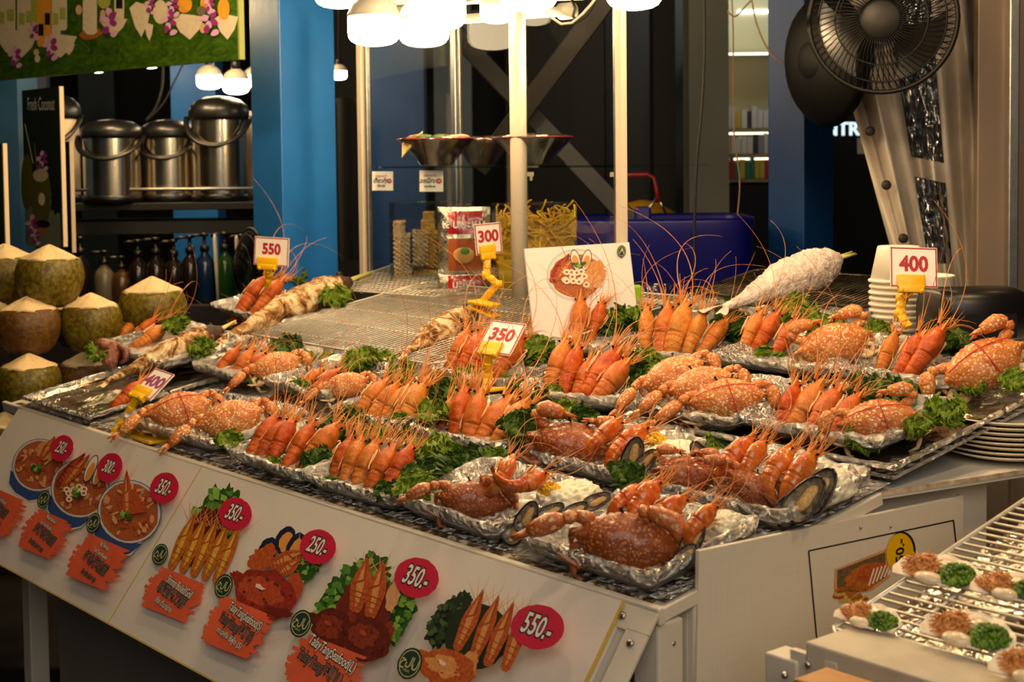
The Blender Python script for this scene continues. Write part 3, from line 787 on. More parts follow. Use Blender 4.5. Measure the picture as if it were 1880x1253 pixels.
for px, py, lpx, an, ti, k, lift, lab in MSL:
    P0 = tp(px, py, lift); bb = (P0-C0).dot(Bt); bmin = TR[k][1]-TR[k][3]/2+.035
    if bb < bmin: dr = ray(px, py); P0 = P0+dr*((bmin-bb)/dr.dot(Bt))
    h = camdir(P0)
    Z = (UP*math.cos(ti*D2R)+V((h.x, h.y, 0)).normalized()*math.sin(ti*D2R)).normalized()
    X = rt*math.cos(an*D2R)+upv*math.sin(an*D2R); s = px2m(lpx, P0.y)*1.1
    t = thing('mussel', lab, 'mussel', frame(P0, X, Z, s), 'mussels in the mixed seafood trays')
    put('mussel_shell', MUS, t); put('mussel_flesh', MUF, t)
def mound(px, py, wpx, dpx, hpx, lift, lab, seed=3):
    """pressed mound of rice with soft lumps"""
    P0 = tp(px, py, lift); w = px2m(wpx, P0.y)/2; dd = px2m(dpx, P0.y)/2; hh = px2m(hpx, P0.y)
    m = MB(); rings = []; n = 26; k = 84
    for i in range(n):
        q = i/(n-1); c = math.cos(q*math.pi/2)**.5 if q < .999 else .01; ring = []
        for j in range(k):
            a = 2*math.pi*j/k; sq = 1/max(abs(math.cos(a)), abs(math.sin(a)))**.45
            p = V((math.cos(a)*w*c*sq*.9, math.sin(a)*dd*c*sq*.9, hh*math.sin(q*math.pi/2)**.8))
            v1 = mnoise.voronoi(p*95+V((seed, 0, 0)))[0][0]; v2 = mnoise.voronoi(p*210+V((seed, 3, 0)))[0][0]
            d = V((math.cos(a)*c, math.sin(a)*c, .3+q)).normalized()
            ring.append(p+d*((.5-v1)*.010+(.5-v2)*.004))
        rings.append(ring)
    m.loft(rings, 0); o = m.build('steamed_rice', RICE); o.matrix_world = frame(P0, -A, NT)
    return tag(o, lab, 'rice', kind='stuff')
def grains(px, py, wpx, dpx, hpx, cnt, lift, lab, mat, name, cat, gl=.008, gr=.0017, seed=3, round_=False):
    """a heap of separate grains"""
    r = random.Random(seed); P0 = tp(px, py, lift); w = px2m(wpx, P0.y)/2; dd = px2m(dpx, P0.y)/2; hh = px2m(hpx, P0.y)
    m = MB()
    for i in range(cnt):
        a = r.uniform(0, 6.283); q = math.sqrt(r.random())
        p = V((math.cos(a)*q*w, math.sin(a)*q*dd, hh*(1-q*q)**.7*r.uniform(.86, 1.04)))
        d = V((r.gauss(0, 1), r.gauss(0, 1), r.gauss(0, .6))).normalized()*gl/2
        if round_: m.ball(p, gr, 0, 4, 6)
        else: m.tube([p-d, p-d*.5, p+d*.5, p+d], [gr*.4, gr, gr, gr*.4], 5, 0)
    # core under the grains
    rings = [[V((math.cos(2*math.pi*j/20)*w*q, math.sin(2*math.pi*j/20)*dd*q, hh*.9*(1-q*q)**.7-.001)) for j in range(20)] for q in (1., .9, .75, .55, .3, .02)]
    m.loft(rings, 0)
    o = m.build(name, mat); o.matrix_world = frame(P0, -A, NT)
    return tag(o, lab, cat, kind='stuff')
mound(1045,928,120,130,38,.02,'white rice mound between the two curled prawns and largest crab',3)
mound(1238,850,110,120,34,.025,'white rice mound behind the bound dark crab',4)
mound(1528,910,84,110,46,.02,'white rice heap at the outer end of the corner tray',5)
mound(1330,985,70,100,40,.02,'white rice beside the mussels, partly behind the printed board',6)
grains(1010,905,50,40,18,70,.045,'yellow sweetcorn beside the curled prawn',CORN,'sweetcorn','corn',.008,.0035,7,True)
grains(1205,812,44,36,16,50,.04,'yellow corn bits behind the glossy prawn and rice',CORN,'sweetcorn','corn',.008,.0035,8,True)

# ---- fish
def fish(head, tail, wpx, lift_h, lift_t, mats, lab, headfrac=.22, stalk=True, fl=.62, seed=1, hk=None):
    P0 = tp(head[0], head[1], lift_h); P1 = tp(tail[0], tail[1], lift_t)
    X = P0-P1; L = X.length; W = px2m(wpx, P0.y)/2/L
    t = thing('grilled_fish', lab, 'fish', frame(P1, X, NT, L))
    def ring(x, k):
        w = W*prof(x, [(0, .16), (.12, .28), (.3, .6), (.52, 1.), (.75, 1.), (.9, .78), (1., .36)])
        res = []
        for j in range(26):
            a = 2*math.pi*j/26
            p = V((x, math.cos(a)*w, math.sin(a)*w*fl))
            ns_ = 2.2 if seed == 4 else 1.
            nz = mnoise.noise(V((x*12*ns_, math.cos(a)*2.4*ns_, math.sin(a)*2.4*ns_+seed*5)))*(.08 if seed != 4 else .045)+mnoise.noise(V((x*36*ns_, math.cos(a)*6*ns_, math.sin(a)*6*ns_+seed)))*.06
            res.append(V((x, p.y*(1+nz*k*2.2), p.z*(1+nz*k*2.2))))
        return res
    xs = [i/44 for i in range(45)]; hx = 1-headfrac
    m = MB(); m.loft([ring(x, 1.) for x in [i/110 for i in range(111)] if x <= hx+.03], 0); m.build('body', mats[0], t)
    m = MB(); m.loft([ring(x, .35) for x in xs if x >= hx], 0); m.ball((hx+.10, W*.25, W*fl*.62), .018, 1, 6, 8); m.build('head', [mats[1], EYE_M], t)
    m = MB()
    for s in (-1, 1): m.grid(10, 7, lambda u, v: V((.03-.15*u, s*(.01+.09*u*v)+s*.03*u, .006*math.sin(9*v+4*u)+.01)), 0)
    m.build('tail_fin', mats[0], t)
    m = MB(); m.grid(12, 6, lambda u, v: V((.35+.38*u, W*(.6+.55*v*math.sin(math.pi*u)), W*fl*.4+.012*math.sin(20*u+5*v))), 0); m.build('fin', mats[0], t)
    if stalk:
        r = random.Random(seed); s = thing('lemongrass_stalk', stalk, 'lemongrass', t.matrix_world.copy())
        for q in range(4):
            m = MB(); m.tube([(.90, r.uniform(-.01, .01), .0), (1.02, r.uniform(-.02, .02), .005), (1.12+.05*r.random(), r.uniform(-.035, .035), r.uniform(-.01, .03))], [.016, .018, .010], 7, 0, .55); m.build('leaf_blade', LEMON, s)
fish((640,518),(408,622),58,.075,.06,(SALT,FISHH),'long charred salt-crusted fish by the blue pillar',.14,'lemongrass stalk in the mouth of the fish by the pillar',1.0,1)
fish((405,606),(196,700),46,.075,.05,(SALT,FISHH),'charred salt-crusted fish beside the coconuts',.16,'lemongrass stalk in the mouth of the fish by the coconuts',1.0,2)
fish((868,572),(738,652),62,.06,.05,(SALT,FISHH),'peeling salted fish lying on the wire rack behind the 350 card',.14,'pale lemongrass stalk in the fish on the wire rack',.75,3)
fish((1538,476),(1330,566),72,.12,.10,(SALTW,SALTW),'white salt-caked fish on the rear grill rack by the cups',.16,'pale green stalk in the mouth of the white fish',1.05,4)
# dark grilled claw meat in front of the fish by the coconuts
P0 = tp(205, 648, .07)
t = thing('grilled_squid', 'dark reddish grilled squid beside the prawns by the coconuts', 'squid', frame(P0, rt, UP, .085))
SQ = noisy('grilled_squid_skin', [(.3, (84, 36, 22)), (.55, (150, 82, 56)), (.8, (206, 160, 128))], 6, 5, .4, .8, .4, .02, coat=.4)
for nm, pts, rr_ in (('mantle', [(-.55,0,.28),(-.3,0,.3),(0,0,.15),(.2,-.05,-.1)], [.10,.17,.26,.2]), ('tentacle', [(.05,-.1,.0),(.0,-.25,-.25),(.1,-.3,-.5)], [.24,.26,.12]), ('tentacle', [(.2,-.05,.2),(.45,-.1,.1),(.5,-.15,-.2),(.3,-.2,-.3)], [.1,.13,.11,.05]), ('tentacle', [(-.2,0,.1),(-.35,-.1,0),(-.5,-.1,.02)], [.1,.1,.06])):
    m = MB(); m.tube(pts, rr_, 10, 0); m.build(nm, SQ, t)
# ================================================================ stall carcass
def text(name, body, parent, M, size, mat, offset=0., extrude=.0, align='CENTER', xs=1., shear=0.):
    c = bpy.data.curves.new(name, 'FONT'); c.body = body; c.size = size; c.align_x = align; c.align_y = 'CENTER'
    c.offset = offset; c.extrude = extrude; c.shear = shear; c.fill_mode = 'FRONT' if not extrude else 'BOTH'; c.resolution_u = 3
    c.materials.append(mat)
    o = bpy.data.objects.new(name, c); COL.objects.link(o)
    if parent is not None: o.parent = parent
    o.matrix_local = M @ Matrix.Diagonal((xs, 1, 1, 1))
    return o
RUST = noisy('chipped_rusty_edge', [(.42, (40, 26, 16)), (.52, (120, 96, 70)), (.6, (206, 196, 176))], 60, 5, .7, .4, .4, .004)
t = thing('stall_counter', 'white metal food stall counter carrying all the seafood trays', 'counter', frame(T(0, 0), -A, UP))
m = world_mb(t)
m.add([T(-.005, -.005, -.004), T(2.35, -.005, -.004), T(2.35, .5, -.004), T(-.005, .5, -.004), T(-.005, -.005, -.024), T(2.35, -.005, -.024), T(2.35, .5, -.024), T(-.005, .5, -.024)], [(0,3,2,1),(4,5,6,7),(0,1,5,4),(2,3,7,6),(0,4,7,3),(1,2,6,5)], 0)
m.build('sloped_top', IVORY, t, False, .002)
m = world_mb(t); m.beam(T(-.012, -.010, -.010), T(2.36, -.010, -.010), .012, .026, 0, NT); m.build('front_rim', IVORY, t, False, .003)
m = world_mb(t); m.beam(T(.02, .004, -.002), T(2.30, .004, -.002), .014, .006, 0, NT); m.build('chipped_edge', RUST, t, False)
m = world_mb(t)
m.add([T(.62, .5, -.004), T(2.35, .5, -.004), T(2.35, 1.42, -.004), T(.62, 1.42, -.004), T(.62, .5, -.02), T(2.35, .5, -.02), T(2.35, 1.42, -.02), T(.62, 1.42, -.02)], [(0,3,2,1),(4,5,6,7),(0,1,5,4),(2,3,7,6),(0,4,7,3),(1,2,6,5)], 0)
m.build('rear_top', IVORY, t, False)
def down(p, z): return V((p.x, p.y, z))
GREYB = plain('grey_front_panel', (150, 140, 128), .6, var=.1, vscale=3)
fpL = onplane(104, 1150, T(0, .03), B); aL = (fpL-C0).dot(A)
m = world_mb(t); p0, p1 = T(.03, .03, -.03), T(aL, .03, -.03)
m.add([p0, p1, down(p1, .1), down(p0, .1), p0+B*.02, p1+B*.02, down(p1, .1)+B*.02, down(p0, .1)+B*.02], [(0,1,2,3),(7,6,5,4),(0,4,5,1),(2,6,7,3),(0,3,7,4),(1,5,6,2)], 0); m.build('front_panel', GREYB, t, False)
for a_, b_, w_ in ((.02, .012, .05), (.02, .085, .045), (2.3, .03, .05), (.02, .46, .04)):
    m = world_mb(t); p = T(a_, b_, -.026); m.beam(p, down(p, .0), w_, w_, 0, B); m.build('post', IVORY, t, False, .004)
m = world_mb(t); p0, p1 = T(.012, .06, -.035), T(.012, .48, -.035)
m.add([p0, p1, down(p1, .1), down(p0, .1)], [(0, 1, 2, 3)], 0); m.build('side_panel', WHITE, t, False)
for a_, b_, z_ in ((.02, .085, .05), (.02, .085, .11), (.02, .012, .06)):
    m = world_mb(t); p = T(a_, b_, -z_)-A*.022; m.ball(p-B*.0, .005, 0, 5, 8, (1, 1, 1)); m.build('rivet', ALU, t)
# horizontal side shelf under the big foil sheet
SH = at(1612, 903, 2.31); zS = SH.z
def onz(px, py, z): return onplane(px, py, V((0, 0, z)), UP)
t = thing('side_shelf', 'white chipped board shelf under the big foil sheet and plates', 'shelf', frame(SH, B, UP))
m = world_mb(t); e0 = onz(1612, 903, zS); ed = (onz(1880, 862, zS)-e0).normalized(); nrm_in = V((-ed.y, ed.x, 0))
q0, q1 = e0-ed*.01, e0+ed*1.1; q2, q3 = q1+nrm_in*.75, q0+nrm_in*.62
m.add([q0, q1, q2, q3]+[p-UP*.014 for p in (q0, q1, q2, q3)], [(0,1,2,3),(7,6,5,4),(0,4,5,1),(1,5,6,2),(2,6,7,3),(3,7,4,0)], 0); m.build('board', WHITE, t, False, .001)
m = world_mb(t); m.beam(q0-nrm_in*.001-UP*.004, q1-nrm_in*.001-UP*.004, .003, .008, 0); m.build('chipped_edge', noisy('raw_board_edge', [(.3, (160, 128, 92)), (.6, (220, 204, 176))], 40, 4, .8, .3, .5, .004), t, False)
m = world_mb(t); i0, i1 = q0+ed*.03+nrm_in*.05-UP*.016, q0+ed*.30+nrm_in*.05-UP*.016
m.add([i0, i1, down(i1, .1), down(i0, .1), i0+nrm_in*.3, i1+nrm_in*.3, down(i1, .1)+nrm_in*.3, down(i0, .1)+nrm_in*.3], [(0,3,2,1),(4,5,6,7),(0,1,5,4),(0,4,7,3),(1,2,6,5)], 0); m.build('cabinet_body', IVORY, t, False)
m = world_mb(t); m.ball(lerp(i0, i1, .75)-UP*.03-nrm_in*.001, .006, 0, 5, 8); m.build('rivet', ALU, t)
# black end plate between the corner tray and the shelf
t = thing('end_plate', 'black metal plate standing between corner tray and big foil sheet', 'plate', frame(T(0, .5), B, UP))
m = world_mb(t); pl0, pl1 = at(1557, 868, 2.44), at(1612, 888, 2.38); dn = V((0, 0, -.055))
m.add([pl0, pl1, pl1+dn, pl0+dn]+[p+ed*.004 for p in (pl0, pl1, pl1+dn, pl0+dn)], [(0,1,2,3),(7,6,5,4),(0,4,5,1),(1,5,6,2),(2,6,7,3),(3,7,4,0)], 0); m.build('black_plate', BLACKM, t, False, .001)

# ---- foil covers and baking sheets
def foil_sheet(name, lab, corners, n0, rim, mat, cat, seed, amp=.003, sub=60, dark=False):
    a0, a1, b0, b1 = corners; r = seed*9.1
    t = thing(name, lab, cat, frame(T((a0+a1)/2, (b0+b1)/2, n0), -A, NT))
    m = world_mb(t)
    def fn(u, v):
        a = lerp(a0, a1, u); b = lerp(b0, b1, v)
        e = min(u*(a1-a0), (1-u)*(a1-a0), v*(b1-b0), (1-v)*(b1-b0))
        n = n0 + rim*max(0, 1-e/.018)**.6 if rim else n0
        k = mnoise.noise(V((a*22+r, b*22, 0)))*.6+mnoise.noise(V((a*60, b*60+r, 3)))*.4
        k2 = mnoise.noise(V((a*90+r, b*90, 5)))
        return T(a+k2*amp*.6, b+k*amp*.6, n+k*amp)
    m.grid(sub, sub, fn, 0); m.build('foil', mat, t)
    if rim:
        m = world_mb(t)
        for p, q in (((a0, b0), (a1, b0)), ((a1, b0), (a1, b1)), ((a1, b1), (a0, b1)), ((a0, b1), (a0, b0))):
            pts = [T(lerp(p[0], q[0], i/40), lerp(p[1], q[1], i/40), n0+rim+mnoise.noise(V((p[0]*9+i*.7, q[1]*9, r)))*.0022) for i in range(41)]
            m.tube(pts, [.0055+.0016*mnoise.noise(V((i*1.3, p[0], r))) for i in range(41)], 6, 0)
        m.build('rolled_rim', FOIL, t)
        m = world_mb(t); c = [T(a0+.004, b0+.004, n0-.004), T(a1-.004, b0+.004, n0-.004), T(a1-.004, b1-.004, n0-.004), T(a0+.004, b1-.004, n0-.004)]
        c2 = [p+NT*(-.006) for p in c]; m.add(c+c2, [(0,3,2,1),(4,5,6,7),(0,1,5,4),(1,2,6,5),(2,3,7,6),(3,0,4,7)], 0); m.build('pan_body', FOIL, t, False)
    return t
foil_sheet('foil_cover', 'crumpled foil lining the front half of the stall top', (-.0, 1.84, .012, .53), .0015, 0, FOIL, 'foil', 1, .0022, 90)
foil_sheet('foil_cover', 'crumpled foil under the wire racks at the rear', (.66, 2.3, .53, 1.36), .0015, 0, FOILS, 'foil', 2, .004, 70)
foil_sheet('baking_sheet', 'big foil-wrapped baking sheet holding the tied crab tray and pale crabs', (-.005, .645, .535, 1.19), .014, .012, FOILS, 'baking sheet', 3, .002, 80)
foil_sheet('baking_sheet', 'shiny empty end of the foil-wrapped sheet by the coconuts', (1.845, 2.245, .0, .62), .010, .014, FOILS, 'baking sheet', 4, .004, 70)

# ---- wire racks
def rack(name, lab, fP, la, lb, step, wr, n_cross, mat, parent_cat='rack'):
    """fP(u metres, v metres) gives a world point; wires run along v"""
    t = thing(name, lab, parent_cat, Matrix.Translation(fP(0, 0)))
    m = world_mb(t); k = int(la/step)
    for i in range(1, k):
        u = i*la/k; m.tube([fP(u, 0), fP(u, lb)], wr, 5, 0)
    m.build('wire_grid', mat, t)
    m = world_mb(t)
    for j in range(n_cross):
        v = lb*(j+.5)/n_cross; m.tube([fP(0, v)-UP*wr*1.8, fP(la, v)-UP*wr*1.8], wr*1.25, 5, 0)
    m.build('cross_bar', mat, t)
    m = world_mb(t); c = .02
    pts = []
    for (x, y) in ((c, 0), (la-c, 0), (la, c), (la, lb-c), (la-c, lb), (c, lb), (0, lb-c), (0, c), (c, 0), (la-c, 0)): pts.append(fP(x, y))
    m.tube(pts, wr*1.9, 6, 0); m.build('rim_wire', mat, t)
    return t
def fr(p, uo, vo, uvx, vvx): return lambda u, v: p+uvx*u+vvx*v
rack('cooling_rack', 'large empty wire rack behind the pink prawns', fr(T(2.15, .60, .045), 0, 0, -A, Bt), .86, .62, .0185, .0013, 5, WIRE)
rack('cooling_rack', 'second wire rack overlapping, below the glass cabinet', fr(T(2.42, 1.02, .055), 0, 0, (-A*.98+B*.17).normalized(), (Bt*.98+A*.17).normalized()), .50, .34, .02, .0015, 14, WIRE)
rack('cooling_rack', 'wire rack at the foot of the noodle poster', fr(T(1.36, .90, .04), 0, 0, -A, Bt), .2, .42, .0185, .0013, 4, WIRE)
m = MB()
gp = fr(T(1.08, 1.24, .075), 0, 0, -A, Bt)
rack('grill_rack', 'dark greasy grill rack under the white salted fish', gp, .52, .26, .014, .0022, 3, noisy('greasy_black_wire', [(.3, (20, 16, 14)), (.7, (90, 78, 66))], 30, 3, .35, 0, 0, metal=.8))
t = thing('foil_box', 'foil-wrapped grill box below the white salted fish', 'foil', frame(T(.82, 1.36, .03), -A, NT))
m = MB(); r_ = []
for z, e in ((-.055, 0), (-.02, .003), (.02, .0), (.038, .004), (.040, -.008), (.0, -.02)):
    ring = []
    for i in range(80):
        s = i/80*4; sd = int(s); u = s-sd
        x, y = [(-1+2*u, -1), (1, -1+2*u), (1-2*u, 1), (-1, 1-2*u)][sd]
        p = V((x*(.275+e), y*(.15+e), z)); p += mnoise.noise_vector(p*38)*.005; ring.append(p)
    r_.append(ring)
m.loft(r_, 0, True, True, True); m.build('foil_wrap', FOIL, t)

# ---- stack of paper cups, upside down
cb = at(1650, 604, 3.18)
for i in range(9):
    r0, r1, h = .0605, .046, .078
    z = i*.0128
    t = thing('paper_cup', 'white paper cup, ' + ('bottom' if i == 0 else 'topmost' if i == 8 else ORD[i] + ' from the bottom') + ' of the upturned stack behind the 400 card', 'cup', Matrix.Translation(cb+UP*z+V((.001*math.sin(i*3), 0, 0))), 'upturned paper cups')
    m = MB(); m.lathe([(r0-.003, 0), (r0, .002), (r1, h-.006), (r1-.002, h), (r1-.005, h), (.002, h-.003)], 36, 0, cap0=False); m.build('cup_wall', CUPW, t)
    m = MB(); m.tube([(r0*math.cos(a*.1745), r0*math.sin(a*.1745), .003) for a in range(37)], .0042, 7, 0); m.build('rolled_rim', CUPW, t)
cb2 = at(1703, 602, 3.30)
t = thing('paper_cup', 'white tub behind the cup stack, next to the black speaker', 'cup', Matrix.Translation(cb2))
m = MB(); m.lathe([(.05, 0), (.052, .004), (.056, .115), (.06, .118), (.057, .12), (.05, .1)], 30, 0); m.build('tub_wall', CUPW, t)
for i in range(2):
    pass
# black speaker-like terminal
t = thing('speaker_box', 'black plastic box with rounded top beside the paper cups', 'speaker', frame(at(1800, 575, 3.05), (rt*.97+V((0, .25, 0))), UP))
m = MB(); rings = []
for x in (-.115, -.108, .06, .13, .14):
    e = .01 if abs(x) > .112 and x < 0 else (.02 if x > .12 else 0)
    ring = []
    for i in range(24):
        a = 2*math.pi*i/24; c, s = math.cos(a), math.sin(a)
        ring.append(V((x, (.07-e)*math.copysign(abs(c)**.55, c), (.055-e)*math.copysign(abs(s)**.55, s)-(.012 if x > .12 else 0))))
    rings.append(ring)
m.loft(rings, 0); m.build('housing', BLACKP, t)
m = MB(); m.box((-.03, -.071, -.02), (.14, .002, .05), 0); m.build('grille', BLACKM, t, False)
m = MB(); m.tube([(.10, -.02, .055), (.13, -.02, .05)], .012, 8, 0); m.build('knob', BLACKP, t)
# plates under the tilted sheet
pc = onz(1868, 838, zS+.004)
CREAM = plain('cream_plate', (244, 230, 200), .4, bump=.03)
for i in range(8):
    t = thing('plate', 'cream plate, ' + ('lowest' if i == 0 else 'topmost' if i == 7 else ORD[i] + ' from the bottom') + ' in the stack under the foil sheet', 'plate', Matrix.Translation(pc+nrm_in*.02+UP*(.0085*i)+V((R.uniform(-.004, .004), 0, 0))), 'stacked plates on the side shelf')
    m = MB(); m.lathe([(.01, .0), (.06, 0), (.085, .004), (.112, .012), (.114, .014), (.11, .0145), (.084, .0075), (.06, .004), (.01, .004)], 40, 0); m.build('plate_body', CREAM, t)

# ================================================================ printed boards
class Print:
    def __init__(s, M, z0=.0006): s.M = M; s.I = M.inverted(); s.o = M.translation; s.n = M.to_3x3().col[2].normalized(); s.z = z0
    def loc(s, px, py): p = s.I @ onplane(px, py, s.o, s.n); return p.x, p.y
    def start(s): s.m = MB(); s.mats = []; return s
    def mi(s, mat):
        if mat not in s.mats: s.mats.append(mat)
        return s.mats.index(mat)
    def poly(s, pts, mat, loc=False):
        s.z += .00006
        P = [V((*(p if loc else s.loc(*p)), s.z)) for p in pts]
        c = sum(P, V((0, 0, 0)))/len(P); k = len(P)
        s.m.add(P+[c], [(i, (i+1) % k, k) for i in range(k)], s.mi(mat)); return s
    def ell(s, cx, cy, rx, ry, mat, rot=0., rough=0., n=28, seed=0, hf=3.):
        r = []; c, q = math.cos(rot*D2R), math.sin(rot*D2R)
        for i in range(n):
            a = 2*math.pi*i/n; k = 1+rough*mnoise.noise(V((math.cos(a)*hf+seed, math.sin(a)*hf, seed*.7+cx*.1)))*2
            x, y = rx*k*math.cos(a), ry*k*math.sin(a); r.append((cx+x*c-y*q, cy+x*q+y*c))
        return s.poly(r, mat)
    def line(s, p, q, w, mat, w2=None):
        dx, dy = q[0]-p[0], q[1]-p[1]; L = math.hypot(dx, dy) or 1; nx, ny = -dy/L, dx/L; w2 = w if w2 is None else w2
        return s.poly([(p[0]+nx*w, p[1]+ny*w), (q[0]+nx*w2, q[1]+ny*w2), (q[0]-nx*w2, q[1]-ny*w2), (p[0]-nx*w, p[1]-ny*w)], mat)
    def prawn(s, x0, y0, x1, y1, w, mats, whisk=4):
        dx, dy = x1-x0, y1-y0; L = math.hypot(dx, dy); ux, uy = dx/L, dy/L; nx, ny = -uy, ux
        def P(t, k): return (x0+dx*t+nx*k*w, y0+dy*t+ny*k*w)
        for q in range(whisk):
            k = (q-(whisk-1)/2)*.8; s.line(P(.85, k*.3), P(1.1+.1*((q*7) % 3), k*1.5), w*.06, mats[3], .1)
        s.poly([P(0, -.3), P(.05, -.62), P(.3, -.86), P(.5, -1), P(.7, -.8), P(.88, -.4), P(1.05, -.1), P(1.0, .2), P(.86, .45), P(.7, .8), P(.5, .95), P(.3, .8), P(.05, .55), P(0, .3)], mats[0])
        s.poly([P(.08, -.1), P(.3, -.3), P(.55, -.45), P(.8, -.25), P(.95, 0), P(.75, .2), P(.5, .25), P(.2, .2)], mats[1])
        for t in (.1, .2, .3, .4): s.line(P(t, -.66-t*.4), P(t-.03, .6+t*.4), w*.06, mats[2])
        s.line(P(.52, -.9), P(.62, .2), w*.1, mats[2]); s.line(P(.62, .2), P(.98, .05), w*.1, mats[2])
    def crab(s, cx, cy, rx, ry, rot, mats, seed=1):
        s.ell(cx-rx*.75, cy-ry*.45, rx*.5, ry*.3, mats[0], rot+30, .15, seed=seed); s.ell(cx+rx*.8, cy-ry*.2, rx*.28, ry*.7, mats[1], rot, .15, seed=seed+1)
        s.ell(cx, cy, rx, ry, mats[0], rot, .08, 36, seed+2); s.ell(cx-rx*.15, cy-ry*.15, rx*.65, ry*.55, mats[1], rot, .2, 28, seed+3)
        r = random.Random(seed)
        for q in range(14): a = r.uniform(0, 6.3); d = r.uniform(.2, .85); s.ell(cx+math.cos(a)*rx*d, cy+math.sin(a)*ry*d, rx*.06, ry*.06, mats[2], 0, .3, 8, q)
        s.ell(cx-rx*.2, cy-ry*.3, rx*.16, ry*.1, mats[3], rot+20, .3, 12, seed)
    def greens(s, cx, cy, rx, ry, rot, mats, cnt, seed=1):
        r = random.Random(seed); c, q = math.cos(rot*D2R), math.sin(rot*D2R)
        s.ell(cx, cy, rx, ry, mats[0], rot, .16, 60, seed, 6.)
        for i in range(cnt):
            a = r.uniform(0, 6.3); d = math.sqrt(r.random())*.95; x, y = rx*d*math.cos(a), ry*d*math.sin(a)
            e = r.uniform(.10, .2)*min(rx, ry); s.ell(cx+x*c-y*q, cy+x*q+y*c, e*1.4, e, mats[1+i % 2], r.uniform(0, 180), .4, 12, i, 3.)
    def finish(s, name, parent, lab=None):
        o = s.m.build(name, s.mats, parent, False)
        if lab: o['label'] = lab
        return o
PR_O = [plain('print_prawn_orange', (206, 96, 40), .5, var=.3, vscale=60), plain('print_prawn_light', (232, 156, 88), .5, var=.2, vscale=60), plain('print_prawn_dark', (164, 70, 30), .5), plain('print_whisker', (226, 150, 90), .5)]
PR_Y = [plain('print_grill_orange', (214, 120, 34), .5, var=.3, vscale=50), plain('print_grill_yellow', (240, 186, 70), .5, var=.2, vscale=50), plain('print_grill_dark', (164, 84, 28), .5), PR_O[3]]
PR_C = [plain('print_crab_red', (170, 52, 34), .5, var=.35, vscale=50), plain('print_crab_orange', (206, 84, 46), .5, var=.3, vscale=60), plain('print_crab_brown', (110, 34, 22), .5), plain('print_highlight', (246, 206, 190), .5)]
PR_D = [plain('print_crab_maroon', (110, 34, 24), .5, var=.35, vscale=50), plain('print_crab_rust', (150, 58, 34), .5, var=.3, vscale=60), PR_C[2], PR_C[1]]
PR_G = [plain('print_green_dark', (48, 96, 34), .5, var=.3, vscale=60), plain('print_green', (90, 150, 50), .5, var=.3, vscale=60), plain('print_green_light', (150, 196, 80), .5, var=.2, vscale=60)]
PR_K = [plain('print_kale', (30, 48, 26), .5, var=.3, vscale=60), plain('print_kale_mid', (50, 74, 38), .5, var=.3, vscale=60), plain('print_kale_lit', (72, 96, 52), .5)]
PR_S = [plain('print_soup', (206, 110, 60), .5, var=.4, vscale=90), plain('print_soup_light', (236, 170, 116), .5, var=.2, vscale=90), plain('print_bowl_blue', (60, 88, 150), .5, var=.6, vscale=110), plain('print_bowl_white', (206, 206, 210), .5), plain('print_squid', (246, 230, 206), .5), plain('print_rim_blue', (70, 84, 110), .5)]
LOGOG = plain('print_dark_green', (28, 56, 44), .5); GOLD = plain('print_gold', (196, 190, 130), .5); MUSBL = plain('print_mussel_blue', (24, 34, 70), .5, var=.4, vscale=60); MUSOR = plain('print_mussel_flesh', (226, 150, 70), .5)
CORR = NT_('corrugated_plastic_board'); _o = CORR.coords(False)
_w = CORR.n('ShaderNodeTexWave', wave_type='BANDS', bands_direction='X'); _w.inputs['Scale'].default_value = 70.; CORR.l(_o, _w.inputs[0])
CORR.base(CORR.mix(CORR.ramp(_w.outputs[0], [(.0, .10), (.2, 0.)]), rgb(232, 222, 210), rgb(170, 160, 150))).set(rough=.42); CORR.bump(_w.outputs[0], .10, .004); CORR = CORR.mat
YEDGE = plain('yellowed_board_edge', (214, 176, 84), .6)
TH = 53*D2R
SL = (B*math.cos(TH)+UP*math.sin(TH)); BN = (-B*math.sin(TH)+UP*math.cos(TH))
def slope_pt(a, d, n=0.): return T(a, -.014, -.006)-SL*d+A*0+BN*n
def menu_board(a0, a1, length, lab):
    M = frame(slope_pt(a0, 0, .012), -A, BN)
    t = thing('menu_board', lab, 'menu board', M)
    w = a0-a1; m = MB(); m.box((w/2, -length/2, -.0025), (w, length, .005), 0); m.build('board_sheet', CORR, t, False)
    m = MB(); m.box((w+.0015, -length/2, -.0025), (.003, length, .0052), 0); m.box((w/2, -length-.001, -.0025), (w, .003, .0052), 0); m.build('cut_edge', YEDGE, t, False)
    return t, Print(M)
def badge(P, t, cx, cy, rx, ry, rot, txt, h):
    P.start(); P.ell(cx, cy, rx, ry, PINKRED, rot, .018, 72, int(cx), 5.); o = P.finish('price_badge', t, 'crimson round badge')
    x, y = P.loc(cx, cy); hh = abs(P.loc(cx, cy-h/2)[1]-P.loc(cx, cy+h/2)[1])*1.28
    P.z += .0001; text('price_outline', txt, o, Matrix.Translation((x, y, P.z)), hh, INK, hh*.075, xs=.72)
    P.z += .0001; text('price_digits', txt, o, Matrix.Translation((x, y, P.z)), hh, TXTW, hh*.018, xs=.72)
